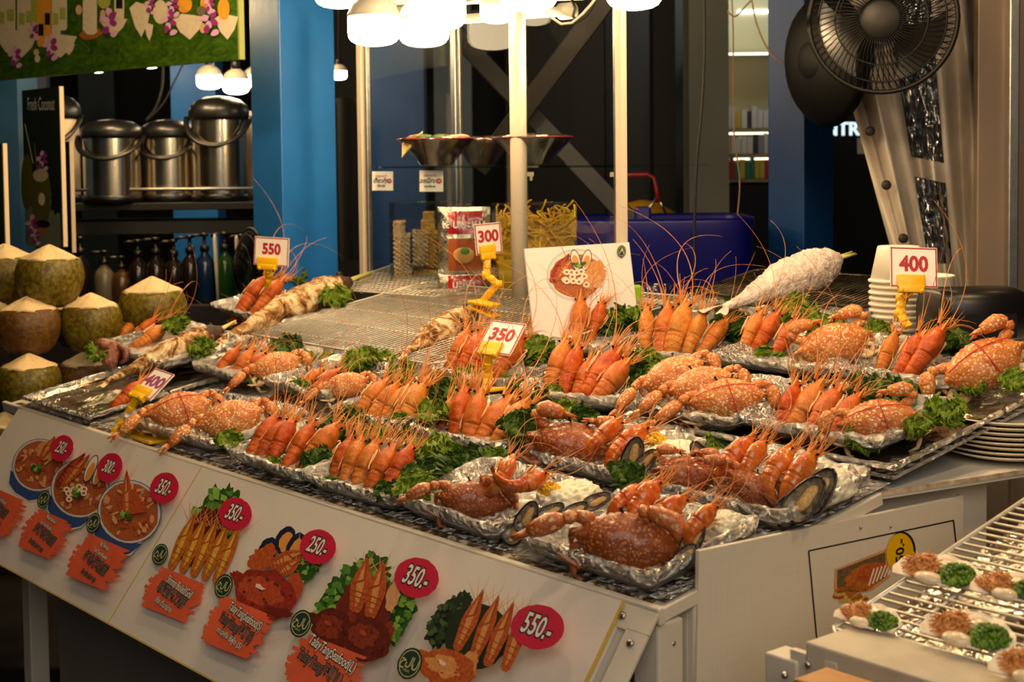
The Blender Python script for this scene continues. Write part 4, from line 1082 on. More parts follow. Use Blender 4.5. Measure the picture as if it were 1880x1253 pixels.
def seal(P, t, cx, cy, rx, ry, rot):
    P.start(); P.ell(cx, cy, rx, ry, LOGOG, rot, .02, 40, 3, 9.); P.ell(cx, cy, rx*.86, ry*.86, GOLD, rot, 0); P.ell(cx, cy, rx*.80, ry*.80, LOGOG, rot, 0)
    o = P.finish('halal_seal', t, 'dark green seal'); x, y = P.loc(cx, cy); hh = abs(P.loc(cx, cy-ry)[1]-P.loc(cx, cy+ry)[1])
    P.z += .0001; text('seal_script', 'حلال', o, Matrix.Translation((x, y+hh*.06, P.z)), hh*.42, GOLD, hh*.01)
    text('seal_text', 'HALAL', o, Matrix.Translation((x, y-hh*.26, P.z)), hh*.13, GOLD)
def caption(P, t, cx, cy, wx, hy, rot, lines, brush):
    """orange brush stroke under outlined lines of text; lines = (text, px, py, height px, xs)"""
    P.start(); r = random.Random(int(cx))
    for k in range(19):
        v = (k-9)/9.5; x0 = cx-wx*(1-.012*abs(k-9)**1.3)*r.uniform(.70, .92); x1 = cx+wx*(1-.010*abs(k-9)**1.3)*r.uniform(.66, 1.02)
        yy = cy+v*hy*.92; dx = -v*hy*brush[1]; sl = brush[0]
        P.poly([(x0+dx, yy-hy*.09+(x0-cx)*sl), (x1+dx, yy-hy*.06+(x1-cx)*sl), (x1+dx+r.uniform(1, 7), yy+(x1-cx)*sl), (x1+dx-3, yy+hy*.075+(x1-cx)*sl), (x0+dx-r.uniform(0, 5), yy+hy*.085+(x0-cx)*sl)], ORNG)
    o = P.finish('caption', t, 'orange brush-stroke caption')
    for tx, px, py, h, xs, white in lines:
        x, y = P.loc(px, py); hh = abs(P.loc(px, py-h/2)[1]-P.loc(px, py+h/2)[1])*1.18
        rz = Matrix.Rotation(-.10, 4, 'Z')
        P.z += .0001; text('caption_outline', tx, o, Matrix.Translation((x, y, P.z)) @ rz, hh, INK, hh*.07, xs=xs*1.22)
        P.z += .0001; text('caption_line', tx, o, Matrix.Translation((x, y, P.z)) @ rz, hh, TXTW if white else plain('print_grey_text', (120, 104, 96), .5), hh*.012, xs=xs*1.22)
def bowl_print(P, t, cx, cy, rx, ry, rot, kind, seed):
    P.start(); r = random.Random(seed); c, s = math.cos(rot*D2R), math.sin(rot*D2R)
    P.poly([(cx-rx*1.02, cy-ry*.1), (cx+rx*.55, cy+ry*.75), (cx+rx*.05, cy+ry*1.32), (cx-rx*.35, cy+ry*1.42), (cx-rx*.9, cy+ry*1.1), (cx-rx*1.15, cy+ry*.7)], PR_S[3])
    P.poly([(cx-rx*1.04, cy+ry*.18), (cx-rx*.3, cy+ry*.9), (cx+rx*.4, cy+ry*.98), (cx+rx*.02, cy+ry*1.28), (cx-rx*.38, cy+ry*1.36), (cx-rx*.88, cy+ry*1.04), (cx-rx*1.1, cy+ry*.7)], PR_S[2])
    P.ell(cx, cy, rx, ry, PR_S[5], rot); P.ell(cx, cy, rx*.975, ry*.975, PR_S[3], rot); P.ell(cx, cy, rx*.91, ry*.91, PR_S[0], rot, .02)
    for i in range(46):
        a = r.uniform(0, 6.3); d = math.sqrt(r.random())*.8; x, y = rx*d*math.cos(a), ry*d*math.sin(a)
        P.ell(cx+x*c-y*s, cy+x*s+y*c, rx*r.uniform(.05, .16), rx*r.uniform(.03, .09), PR_S[1] if i % 3 else PR_C[1], r.uniform(0, 180), .3, 10, i)
    if kind == 1:
        P.ell(cx+rx*.45, cy-ry*.55, rx*.5, ry*.36, PR_O[1], -20, .2, seed=2); P.prawn(cx+rx*.1, cy-ry*.2, cx+rx*.62, cy-ry*1.05, rx*.16, PR_O, 2)
    elif kind == 2:
        P.prawn(cx-rx*.75, cy-ry*.1, cx+rx*.18, cy-ry*1.15, rx*.2, PR_C, 3); P.prawn(cx-rx*.55, cy-ry*.05, cx+rx*.35, cy-ry*1.1, rx*.16, PR_O, 3)
        for k in range(2):
            P.ell(cx+rx*(.42+.3*k), cy-ry*(.66-.12*k), rx*.17, ry*.5, PR_S[5], 24, 0); P.ell(cx+rx*(.42+.3*k), cy-ry*(.66-.12*k), rx*.14, ry*.46, PR_S[4], 24, 0); P.ell(cx+rx*(.40+.3*k), cy-ry*(.55-.12*k), rx*.11, ry*.34, MUSOR, 24, .05)
        for k in range(9):
            x, y = cx-rx*.35+rx*.18*(k % 4)+r.uniform(-3, 3), cy+ry*(.02+.17*(k//4))+r.uniform(-3, 3); P.ell(x, y, rx*.11, rx*.10, PR_S[4], 0, .05); P.ell(x, y, rx*.055, rx*.05, PR_S[0], 0)
    else:
        P.prawn(cx-rx*.02, cy+ry*.3, cx-rx*.05, cy-ry*1.2, rx*.17, PR_O, 5)
        for k in range(16): P.line((cx+rx*.05, cy+ry*.1), (cx+rx*(.2+.03*k), cy-ry*(.75-.05*k)), 1.2, PR_C[1] if k % 2 else PR_O[0])
    for k in range(7): P.ell(cx-rx*.05+r.uniform(-7, 7), cy+ry*.18+r.uniform(-8, 6), 5, 3.4, PR_G[k % 3], r.uniform(0, 180), .3, 10, k)
    P.finish('dish_picture', t, 'printed bowl of noodle soup')
a_seam = ab(380, 857)[0]; a_l = ab(50, 748)[0]; a_r = ab(1137, 1110)[0]
t, P = menu_board(a_l, a_seam+.002, .345, 'white menu board showing three bowls of noodle soup')
bowl_print(P, t, 72, 855, 50, 48, -42, 1, 1); bowl_print(P, t, 150, 900, 54, 54, -40, 2, 2); bowl_print(P, t, 245, 945, 58, 60, -42, 3, 3)
badge(P, t, 124, 830, 20, 25, 25, '250.-', 26); badge(P, t, 212, 866, 22, 28, 25, '300.-', 28); badge(P, t, 313, 904, 26, 29, 25, '350.-', 32)
seal(P, t, 91, 924, 11, 17, 20); seal(P, t, 183, 968, 12, 19, 20)
caption(P, t, 15, 950, 34, 36, 0, [('Tom Yum Noodle', 14, 925, 10, .6, 1), ('冬阴功面', 12, 945, 18, .8, 0), ('ก๋วยเตี๋ยวต้มยำ', 4, 966, 11, .7, 0)], (.42, .5))
caption(P, t, 94, 988, 42, 36, 0, [('Mixed Seafood', 108, 962, 10, .6, 1), ('Tom Yum Noodle', 98, 973, 10, .6, 1), ('海鲜冬阴功面', 95, 991, 19, .75, 0), ('ก๋วยเตี๋ยวต้มยำทะเล', 80, 1010, 11, .7, 0)], (.42, .5))
caption(P, t, 191, 1040, 48, 40, 0, [('Big Shrimp', 208, 1012, 11, .65, 1), ('Tom Yum Noodle', 200, 1026, 11, .62, 1), ('虾冬阴功面', 190, 1044, 21, .85, 0), ('ก๋วยเตี๋ยวต้มยำกุ้ง', 178, 1067, 11, .7, 0)], (.42, .5))
t, P = menu_board(a_seam-.002, a_r, .345, 'white menu board picturing prawns and crabs, at the stall corner')
P.start(); P.greens(398, 960, 42, 70, 22, PR_G, 60, 2); P.ell(372, 990, 34, 62, PR_D[0], 28, .1)
for k in range(5): P.prawn(316+k*21, 1048+k*7, 362+k*21, 945+k*6, 12, PR_Y, 6)
P.finish('dish_picture', t, 'printed grilled prawns on lettuce')
badge(P, t, 438, 948, 30, 30, 10, '350.-', 34); seal(P, t, 300, 1022, 14, 20, 20)
caption(P, t, 322, 1095, 52, 38, 0, [('Shrimp Boiled/Grill', 337, 1083, 21, .52, 1), ('韩国磨刀器', 322, 1098, 22, .85, 0), ('กุ้ง ต้ม/ย่าง', 308, 1116, 14, .9, 1)], (.40, .45))
P.start(); P.greens(575, 1040, 22, 42, 30, PR_G, 20, 5)
for k, (x, y) in enumerate(((500, 1018), (532, 998), (553, 1010))): P.ell(x, y, 17, 27, MUSBL, 25, .05); P.ell(x+1, y+3, 11, 19, MUSOR if k else PR_O[0], 25, .1)
P.ell(490, 1032, 28, 20, PR_O[0], -20, .25, seed=4); P.prawn(505, 1045, 570, 1020, 15, PR_O, 6); P.prawn(520, 1062, 560, 1036, 13, PR_O, 3)
P.crab(500, 1098, 60, 44, 18, PR_C, 3); P.ell(525, 1132, 26, 9, PR_C[2], 10, .2); P.finish('dish_picture', t, 'printed red crab with mussels')
badge(P, t, 595, 1012, 33, 32, 10, '250.-', 36); seal(P, t, 422, 1084, 16, 23, 20)
caption(P, t, 445, 1160, 60, 44, 0, [('TalayTangSeafood(S)', 463, 1140, 22, .56, 1), ('TalayTang海鲜(S)', 446, 1160, 24, .62, 0), ('ทะเลถัง ซีฟู้ด (S)', 434, 1180, 14, .9, 1)], (.40, .45))
P.start(); P.greens(642, 1115, 38, 75, 28, PR_G, 60, 7); P.greens(738, 1140, 34, 70, 25, PR_G, 60, 8); P.greens(700, 1070, 36, 42, 10, PR_G, 24, 9); P.ell(690, 1130, 50, 60, PR_D[2], 20, .1)
P.prawn(672, 1138, 694, 1042, 19, PR_O, 4); P.prawn(700, 1150, 724, 1050, 18, PR_O, 4); P.ell(742, 1110, 12, 28, PR_S[1], 15, .2)
P.crab(632, 1170, 38, 38, 10, PR_D, 5); P.crab(698, 1190, 42, 40, 20, PR_D, 6); P.finish('dish_picture', t, 'printed prawns and dark crabs on lettuce')
badge(P, t, 788, 1077, 41, 37, 8, '350.-', 42); seal(P, t, 576, 1160, 19, 26, 20)
caption(P, t, 618, 1240, 72, 44, 0, [('TalayTangSeafood(L)', 635, 1216, 26, .6, 1), ('TalayTang海鲜(L)', 612, 1240, 27, .66, 0)], (.38, .45))
P.start(); P.greens(845, 1160, 28, 52, 30, PR_K, 60, 11); P.greens(875, 1135, 18, 30, 20, PR_K, 20, 12); P.ell(905, 1190, 60, 60, PR_K[0], 30, .05)
for x0, y0, x1, y1 in ((868, 1215, 915, 1108), (898, 1235, 944, 1120), (925, 1245, 972, 1132), (958, 1255, 1000, 1140)): P.prawn(x0, y0, x1, y1, 15, PR_O, 5)
P.crab(855, 1250, 50, 36, 15, [PR_O[0], PR_O[1], PR_C[1], PR_C[3]], 8); P.finish('dish_picture', t, 'printed tall prawns with kale')
badge(P, t, 1020, 1175, 49, 41, 5, '550.-', 46); seal(P, t, 786, 1240, 22, 30, 20)
# metal flap the boards are fixed to
t = thing('board_flap', 'sloping white metal flap with screws behind the menu boards', 'panel', frame(slope_pt(0, 0), -A, BN))
w_ = a_l+.01; m = MB(); m.box((-w_/2, -.17, -.004), (w_, .335, .006), 0); m.build('flap_sheet', plain('greyish_sheet', (196, 190, 184), .5, var=.06), t, False, .001)
for x0, x1, y0, y1, nm in ((-.105, .012, .0, -.035, 'strap'), (-.03, .012, -.03, -.36, 'strap'), (-.075, -.048, -.03, -.36, 'strap')):
    m = MB(); m.box(((x0+x1)/2, (y0+y1)/2, .002), (x1-x0, abs(y1-y0), .006), 0); m.build(nm, IVORY, t, False, .0015)
for x_, y_ in ((-.045, -.018), (-.062, -.075), (-.01, -.05), (-.01, -.13)):
    m = MB(); m.lathe([(.006, 0), (.006, .0025), (.004, .004)], 14, 0, Matrix.Translation((x_, y_, .005))); m.build('screw', ALU, t)

# ---- price cards in yellow clips
def price_card(txt, tl, tr, bl, Y, arm, lab, wide=.105, clip_u=.42, clip_w=.06, base=None):
    """tl, tr, bl: corners in the picture with depth offsets; arm: list of (px, py, Y) joints"""
    p0 = at(tl[0], tl[1], Y+tl[2]); p1 = at(tr[0], tr[1], Y+tr[2]); p2 = at(bl[0], bl[1], Y+bl[2])
    X = p1-p0; w = X.length; Yv = p2-p0; Yv -= X*(Yv.dot(X)/X.length_squared); h = Yv.length
    Z = X.cross(-Yv).normalized() if True else None
    M = frame(p0+X/2+Yv/2, X, Z)
    if (EY-M.translation).dot(Z) < 0: raise ValueError('card faces away')
    t = thing('price_card', lab, 'price card', M, 'price cards on yellow clips')
    m = MB(); m.box((0, 0, -.0015), (w, h, .004), 0); m.build('card', CARDW, t, False)
    m = MB(); e = .0025
    for c, s in (((0, h/2-e, .0008), (w-.002, e, .0006)), ((0, -h/2+e, .0008), (w-.002, e, .0006)), ((w/2-e, 0, .0008), (e, h-.002, .0006)), ((-w/2+e, 0, .0008), (e, h-.002, .0006))): m.box(c, s, 0)
    m.build('border', CARDR, t, False)
    text('price_digits', txt, t, Matrix.Translation((0, h*.07, .0012)), h*.52, CARDR, h*.02, xs=.9)
    m = MB(); cw = clip_w*w/.1; yc = -h/2
    m.box((w*(clip_u-.5), yc+.012, .006), (cw, .026, .008), 0); m.box((w*(clip_u-.5), yc-.004, .004), (cw*.9, .016, .016), 0); m.build('clip', YELC, t, True, .0015)
    for s in (-1, 1):
        m = MB(); m.tube([(w*(clip_u-.5)+s*cw*.36-.004, yc-.008, .008), (w*(clip_u-.5)+s*cw*.36+.004, yc-.008, .008)], .006, 10, 0); m.build('hinge_knob', YELC, t)
    cl = M @ V((w*(clip_u-.5), yc-.008, .002)); pts = [cl]+[at(*a) for a in arm]
    I = M.inverted()
    for i in range(len(pts)-1):
        m = MB(); m.M = I; m.beam(pts[i], pts[i+1], .017, .011, 0, V((0, -1, .2))); m.tube([lerp(pts[i], pts[i+1], .35), lerp(pts[i], pts[i+1], .65)], [.0105, .0105], 10, 0); m.build('arm_link', YELC, t, False, .002)
        if i: m = MB(); m.M = I; k = rt*.011; m.tube([pts[i]-k, pts[i]+k], .0095, 12, 0); m.build('arm_joint', YELC, t)
    if base:
        m = MB(); m.M = I; q = [at(*b) for b in base]; m.beam(q[0], q[1], .05, .007, 0, UP); m.beam(q[0]-UP*.012, lerp(q[0], q[1], 1.0)-UP*.028, .045, .006, 0, UP); m.build('base_clip', YELC, t, False, .002)
    return t
price_card('550', (468,434,0), (531,438,-.03), (464,486,0), 4.32, [(494,505,4.32),(490,528,4.34)], 'white card reading 550 in front of the blue pillar')
price_card('300', (870,413,0), (918,408,.02), (868,470,0), 3.72, [(893,505,3.72),(914,522,3.70),(884,556,3.72)], 'white card reading 300 in front of the yellow noodles', base=[(868,553,3.70),(912,562,3.66)])
price_card('350', (903,588,0), (966,596,-.045), (873,645,-.05), 3.16, [(895,690,3.10),(893,720,3.08)], 'white card reading 350 tilted among the prawns', base=[(880,716,3.1),(915,716,3.06)])
price_card('400', (285,676,0), (320,688,-.04), (238,722,-.045), 3.42, [(226,775,3.36),(215,792,3.33),(262,800,3.26)], 'card with purple 400 clipped to the front edge', clip_u=.45, clip_w=.075, base=[(256,800,3.27),(294,812,3.16)])
price_card('400', (1634,453,0), (1720,456,.0), (1618,526,-.02), 3.02, [(1656,548,3.02),(1652,577,3.0),(1668,602,2.97)], 'white card reading 400 in front of the paper cups', clip_u=.42)
bpy.data.objects['price_card.003'].children
for c in bpy.data.objects['price_card.003'].children:
    if c.name.startswith('price_digits'): c.data.materials[0] = plain('printed_mauve', (156, 70, 116), .5)

# ---- noodle poster
t0_, t1_, t2_ = at(963, 457, 3.50), at(1155, 445, 3.60), at(968, 610, 3.46)
X = t1_-t0_; Yv = t2_-t0_; Yv -= X*(Yv.dot(X)/X.length_squared)
M = frame(t0_, X, X.cross(-Yv)); w_, h_ = X.length, .26
t = thing('noodle_poster', 'white poster with a noodle bowl picture behind the rear prawns', 'poster', M)
m = MB(); m.box((w_/2, -h_/2, -.003), (w_, h_, .006), 0); m.build('board_sheet', CARDW, t, False)
P = Print(M); P.start(); P.ell(1058, 505, 55, 48, PR_S[3], 0); P.ell(1058, 505, 51, 44, PR_S[4], 0); P.ell(1058, 507, 48, 40, PR_S[0], 0, .03)
P.prawn(1012, 520, 1044, 468, 11, PR_C, 3); P.prawn(1020, 515, 1055, 472, 9, PR_O, 3); P.ell(1092, 500, 20, 22, PR_O[1], 20, .2); P.ell(1086, 516, 20, 14, PR_S[1], 0, .2)
for k in range(2): P.ell(1056+20*k, 478, 9, 20, PR_S[5], -12+24*k); P.ell(1056+20*k, 478, 7.5, 18, PR_S[4], -12+24*k); P.ell(1056+20*k, 481, 6, 12, MUSOR, -12+24*k)
for k in range(12): x, y = 1036+11*(k % 4)+3*(k//4)+R.uniform(-4, 4), 502+9*(k//4)+R.uniform(-4, 4); P.ell(x, y, 6.5, 5.5, PR_S[4], 0); P.ell(x, y, 2.6, 2.2, PR_S[0], 0)
for k in range(8): P.ell(1062+R.uniform(-10, 10), 488+R.uniform(-6, 6), 4, 3, PR_G[k % 3], 0, .3, 10, k)
P.finish('dish_picture', t, 'printed seafood noodle bowl')
P.start(); P.ell(1140, 462, 8, 11, LOGOG, 0); P.ell(1140, 462, 6.6, 9, GOLD, 0); P.ell(1140, 462, 6, 8.3, LOGOG, 0); P.line((1136, 466), (1141, 456), .7, GOLD); P.line((1141, 456), (1144, 467), .7, GOLD); P.ell(1140, 460, 1.6, 2, GOLD, 0); P.finish('seal', t, 'dark round seal')

# ---- printed board at the right, with the yellow 550
w0, w1 = at(1284, 1012, 2.02), at(1770, 910, 2.42)
X = w1-w0; zz = (V((X.y, -X.x, 0))).normalized()
M = frame(w0, X, zz); wl = X.length
t = thing('seafood_board', 'large off-white board with a yellow 550 sticker', 'menu board', M)
GRID = NT_('linen_pattern_board'); _o = GRID.coords(False)
_n1 = GRID.noise(GRID.coords(False, scale=(900, 8, 1)), 1., 2); _n2 = GRID.noise(GRID.coords(False, scale=(8, 900, 1)), 1., 2)
_k = GRID.math('MAXIMUM', GRID.ramp(_n1, [(.6, 0.), (.78, 1.)]), GRID.ramp(_n2, [(.6, 0.), (.78, 1.)]))
GRID.base(GRID.mix(GRID.math('MULTIPLY', _k, .35), rgb(228, 216, 196), rgb(120, 106, 90))).set(rough=.5); GRID = GRID.mat
m = MB(); m.box((wl/2, -.30, -.004), (wl, .60, .008), 0); m.build('board_sheet', GRID, t, False, .0012)
P = Print(M); P.start(); Kp = INK
for p, q in (((1484, 1012), (1750, 956)), ((1750, 956), (1756, 1010)), ((1484, 1012), (1500, 1185))): P.line(p, q, 1.3, Kp)
P.finish('black_frame_line', t)
P.start(); P.poly([(1532, 1046), (1626, 1008), (1634, 1060), (1600, 1085), (1530, 1100)], PR_S[1]); P.poly([(1536, 1048), (1624, 1014), (1626, 1060), (1590, 1085), (1536, 1095)], plain('print_foil_grey', (130, 104, 70), .5, var=.5, vscale=90))
P.ell(1588, 1060, 40, 22, PR_Y[0], -24, .12, seed=5); P.ell(1600, 1052, 30, 16, PR_O[0], -24, .2, seed=6)
for k in range(7): P.line((1594+k*7, 1076-k*4), (1604+k*7, 1044-k*2), 1.5, PR_S[4])
for k in range(14): P.ell(1536+R.uniform(0, 55), 1092+R.uniform(-14, 12), 11, 3.4, PR_Y[k % 3], R.uniform(-40, 10), .1, 12, k)
P.finish('dish_picture', t, 'printed grilled seafood tray')
P.start(); P.ell(1653, 1014, 26, 38, INK, 4); P.ell(1650, 1016, 25, 37, YELC, 4); o = P.finish('price_sticker', t, 'yellow oval sticker')
x, y = P.loc(1650, 1014); P.z += .0001; hh = .024
text('price_digits', '550.-', o, Matrix.Translation((x+.001, y-.004, P.z)) @ Matrix.Rotation(math.pi/2, 4, 'Z'), .030, INK, .0009, xs=.82)
for px_, py_ in ((1579, 969), (1634, 967)):
    x, y = P.loc(px_, py_); m = MB(); m.ball((x, y, .001), .0028, 0, 5, 8); m.build('screw', ALU, t)
# ================================================================ second stall with scallops (front right)
Yr = 1.80
rc = at(1513, 1166, Yr)
RB = (B*math.cos(.21)+UP*math.sin(.21)); RN = (-B*math.sin(.21)+UP*math.cos(.21))
def rk(u, v, n=0.): return rc-A*u+RB*v+RN*n
def rpx(px, py, n=0.): return onplane(px, py, rk(0, 0, n), RN)
rack('grill_rack', 'wire rack of scallops on the neighbouring stall', lambda u, v: rk(v, u), .72, .46, .0185, .0021, 3, WIRE)
t = thing('foil_drip_sheet', 'foil sheet under the scallop rack', 'foil', frame(rk(0, 0, -.02), -A, RN))
m = world_mb(t)
m.grid(50, 70, lambda u, v: rk(.01+u*.44, .01+v*.70, -.022+.006*mnoise.noise(V((u*14, v*22, 1)))+.003*mnoise.noise(V((u*40, v*60, 5)))), 0); m.build('foil', FOILS, t)
t = thing('scallop_stall', 'white metal counter edge below the scallop rack', 'counter', frame(rk(0, 0, -.05), -A, UP))
m = world_mb(t); g0, g1 = at(1478, 1178, 1.74), at(1960, 1330, 1.50); gd = UP*-.05
IV2 = plain('worn_ivory_metal', (206, 194, 172), .5, var=.2, vscale=14, bump=.1)
m.add([g0, g1, g1+B*.10, g0+B*.10, g0+gd, g1+gd, g1+B*.10+gd, g0+B*.10+gd], [(0,1,2,3),(7,6,5,4),(0,4,5,1),(1,5,6,2),(2,6,7,3),(3,7,4,0)], 0); m.build('front_rail', IV2, t, False, .003)
m = world_mb(t); k0 = at(1450, 1192, 1.76)
m.add([k0, k0+(-A)*.07, k0+(-A)*.07-UP*.05, k0-UP*.03]+[p+B*.01 for p in (k0, k0+(-A)*.07, k0+(-A)*.07-UP*.05, k0-UP*.03)], [(0,1,2,3),(7,6,5,4),(0,4,5,1),(1,5,6,2),(2,6,7,3),(3,7,4,0)], 0); m.build('corner_gusset', IVORY, t, False, .001)
m = world_mb(t); p = at(1440, 1240, 1.77); m.beam(at(1452, 1200, 1.78), at(1452, 1200, 1.78)-UP*.9, .05, .04, 0, B); m.build('post', IVORY, t, False, .003)
for px_, py_ in ((1484, 1221), (1441, 1241)):
    m = world_mb(t); m.ball(at(px_, py_, 1.735), .0045, 0, 5, 8); m.build('rivet', ALU, t)
m = world_mb(t); bp0, bp1 = rk(.46, 0, -.05), rk(.46, .72, -.05); a0_, a1_ = rk(0.02, .04, -.035), rk(.02, .72, -.035)
m.add([a0_, a1_, bp1, bp0]+[down(p, .05) for p in (a0_, a1_, bp1, bp0)], [(0,1,2,3),(0,3,7,4),(0,4,5,1),(1,5,6,2)], 0); m.build('body', IV2, t, False)
t = thing('wooden_box', 'yellow-brown wooden box under the scallop counter edge', 'box', frame(at(1552, 1256, 1.62), -A, UP))
m = MB(); m.box((.03, 0, -.06), (.16, .06, .12), 0); m.build('box_body', noisy('yellow_wood', [(.3, (120, 70, 8)), (.7, (196, 130, 20))], 5, 4, .4, .4, .1, .01, sca=(1, 1, 8)), t, False, .003)
# scallops
SCW = noisy('scallop_shell', [(.3, (232, 206, 176)), (.7, (250, 240, 222))], 6, 4, .45, .4, .1, .01)
SCM = noisy('scallop_meat', [(.3, (226, 196, 150)), (.7, (248, 232, 200))], 5, 3, .3, .3, .1, .02, coat=.5)
GARL = noisy('fried_garlic', [(.3, (180, 104, 44)), (.7, (232, 172, 100))], 8, 3, .55, .3, .1, .01)
SCAL = noisy('chopped_scallion', [(.3, (44, 76, 6)), (.6, (100, 138, 16)), (.8, (176, 196, 60))], 3, 3, .45, .3, .1, .01)
m = MB()
def scf(u, v, top=0.):
    a = lerp(-1.95, 1.95, v); r = u*(1-.06*abs(math.sin(a))); rib = math.cos(a*11)*.022*u
    x, y = math.sin(a)*r, math.cos(a)*r*.92
    return V((x, y+.0, .16*u*u+rib+top-.1))
m.grid(12, 96, lambda u, v: scf(u*.99+.01, v), 0); m.grid(12, 96, lambda u, v: scf(u*.99+.01, v, -.03), 0)
m.add([(-.42,-.1,-.02),(.42,-.1,-.02),(.34,-.36,.02),(-.34,-.36,.02),(-.42,-.1,-.06),(.42,-.1,-.06),(.34,-.36,-.02),(-.34,-.36,-.02)], [(0,3,2,1),(4,5,6,7),(0,1,5,4),(1,2,6,5),(2,3,7,6),(3,0,4,7)], 0)
SCS = m.mesh('shell', SCW)
def bits(cx, cy, rx, ry, h, cnt, seed, chop):
    r = random.Random(seed); m = MB()
    for i in range(cnt):
        a = r.uniform(0, 6.283); q = math.sqrt(r.random()); p = V((cx+math.cos(a)*q*rx, cy+math.sin(a)*q*ry, h*(1-q*q)*r.uniform(.6, 1.1)+.03))
        d = V((r.gauss(0, 1), r.gauss(0, 1), r.gauss(0, .5))).normalized()
        if chop: m.tube([p-d*.045, p+d*.045], .042, 7, 0)
        else:
            s = d.orthogonal().normalized(); m.tube([p-d*.16, p-d*.05+s*.05, p+d*.06+s*.04, p+d*.16], [.012, .02, .02, .01], 4, 0)
    m.lathe([(rx*.95, 0), (rx*.7, h*.5), (rx*.3, h*.85), (.01, h*.9)], 16, 0, Matrix.Translation((cx, cy, .0)) @ Matrix.Diagonal((1, ry/rx, 1, 1)), False)
    return m
SCG = [bits(-.36, .22, .42, .44, .22, 90, i, False).mesh('fried_garlic', GARL) for i in range(2)]
SCO = [bits(.40, .12, .42, .44, .24, 170, i+5, True).mesh('chopped_scallion', SCAL) for i in range(2)]
m = MB(); m.ball((-.12, -.22, .02), .26, 0, 8, 14, (1.25, .8, .55)); m.ball((.05, .5, .02), .3, 0, 8, 14, (.9, .9, .4)); SMT = m.mesh('scallop_meat', SCM)
for i, (px_, py_, wpx, an, lab) in enumerate(((1720,1058,172,-25,'scallop on the half shell beside the yellow 550 sticker'),(1592,1140,132,-30,'scallop at the corner of the wire rack'),(1775,1170,186,-28,'scallop in the middle front of the wire rack'),(1858,1088,160,-20,'scallop heaped with shreds behind the middle front one'),(1905,1240,190,-25,'scallop cut by the picture edge at the front of the rack'),)):
    P0 = rpx(px_, py_, .014); s = px2m(wpx, P0.y)/2
    M = frame(P0, Quaternion(RN, an*D2R) @ (-A+B*.9).normalized(), RN, s)
    t = thing('scallop', lab, 'scallop', M, 'scallops on the wire rack')
    put('shell', SCS, t); put('scallop_meat', SMT, t)
    o = put('fried_garlic', SCG[i % 2], t); o['kind'] = 'stuff'; o = put('chopped_scallion', SCO[i % 2], t); o['kind'] = 'stuff'

# ================================================================ glass cabinet
fl = at(672, 530, 4.68); mu = at(955, 575, 3.98); zc = 1.13
fl.z = mu.z = zc; fdir = (mu-fl).normalized()          # front runs towards the viewer's right
fr_ = None
for i in range(400):
    q = fl+fdir*(i*.004)
    sx = at(1141, 440, q.y)
    if q.x >= sx.x: fr_ = q; break
dpt = V((-fdir.y, fdir.x, 0)); dpt = dpt if dpt.y > 0 else -dpt
bl_ = None
for i in range(300):
    q = fl+dpt*(i*.003)
    if q.x >= at(838, 300, q.y).x: bl_ = q; break
zt = 2.02
t = thing('glass_cabinet', 'aluminium and glass display cabinet behind the seafood', 'cabinet', frame(fl, fdir, UP))
WALU = plain('white_coated_aluminium', (222, 208, 186), .4, var=.04)
for p, w_ in ((fl, .030), (fr_, .022), (bl_, .026)):
    m = world_mb(t); m.beam(p, down(p, zt), w_, w_, 0, fdir); m.build('post', WALU if p is not bl_ else ALU, t, False, .003)
    m = world_mb(t); q = p+fdir*(w_*.9 if p is not fr_ else -w_*.8); m.beam(q, down(q, zt), w_*.5, w_*.6, 0, fdir); m.build('glazing_channel', ALU, t, False, .002)
m = world_mb(t); m.tube([mu-UP*.06, down(mu, zt)], .0225, 20, 0); m.build('round_post', WALU, t)
for p, q in ((fl, fr_), (fl, bl_)):
    m = world_mb(t); m.beam(down(p, zt), down(q, zt), .04, .05, 0); m.build('top_rail', ALU, t, False, .003)
    m = world_mb(t); m.beam(p, q, .03, .03, 0); m.build('bottom_rail', ALU, t, False, .003)
m = world_mb(t); br_ = fr_+(bl_-fl); c4 = [fl, fr_, br_, bl_]
m.add([p-UP*.015 for p in c4]+[p-UP*.035 for p in c4], [(0,1,2,3),(7,6,5,4),(0,4,5,1),(1,5,6,2),(2,6,7,3),(3,7,4,0)], 0); m.build('cabinet_floor', ALU, t, False)
for p, q in ((fl+fdir*.03, mu-fdir*.02), (mu+fdir*.02, fr_-fdir*.02)):
    m = world_mb(t); m.beam(lerp(p, q, 0)+UP*(zt-zc)/2, q+UP*(zt-zc)/2, .004, zt-zc-.06, 0); m.build('glass_pane', GLASS, t, False)
m = world_mb(t); m.beam(fl+dpt*.03+UP*(zt-zc)/2, bl_+UP*(zt-zc)/2, .004, zt-zc-.06, 0); m.build('glass_pane', GLASS, t, False)
zs = 1.536
m = world_mb(t); i_ = dpt*.02; c4 = [down(p, zs) for p in (fl+fdir*.03+i_, fr_-fdir*.01+i_, fr_-fdir*.01+dpt*.30, fl+fdir*.03+dpt*.30)]
m.add(c4+[p-UP*.006 for p in c4], [(0,1,2,3),(7,6,5,4),(1,5,6,2),(2,6,7,3),(3,7,4,0)], 0); m.add([c4[0]-i_*.05, c4[1]-i_*.05, c4[1]-i_*.05-UP*.006, c4[0]-i_*.05-UP*.006], [(0, 3, 2, 1)], 1); m.build('glass_shelf', [GLASS, GEDGE], t, False)
for px_, py_ in ((1133, 321), (972, 320)):
    m = world_mb(t); p = at(px_, py_, 3.72 if px_ > 1000 else 4.0); m.beam(p-rt*.018, p+rt*.012, .012, .012, 0); m.tube([p+rt*.004, p+rt*.004-UP*.018], [.006, .004], 8, 0); m.build('shelf_bracket', WALU, t, False, .002)
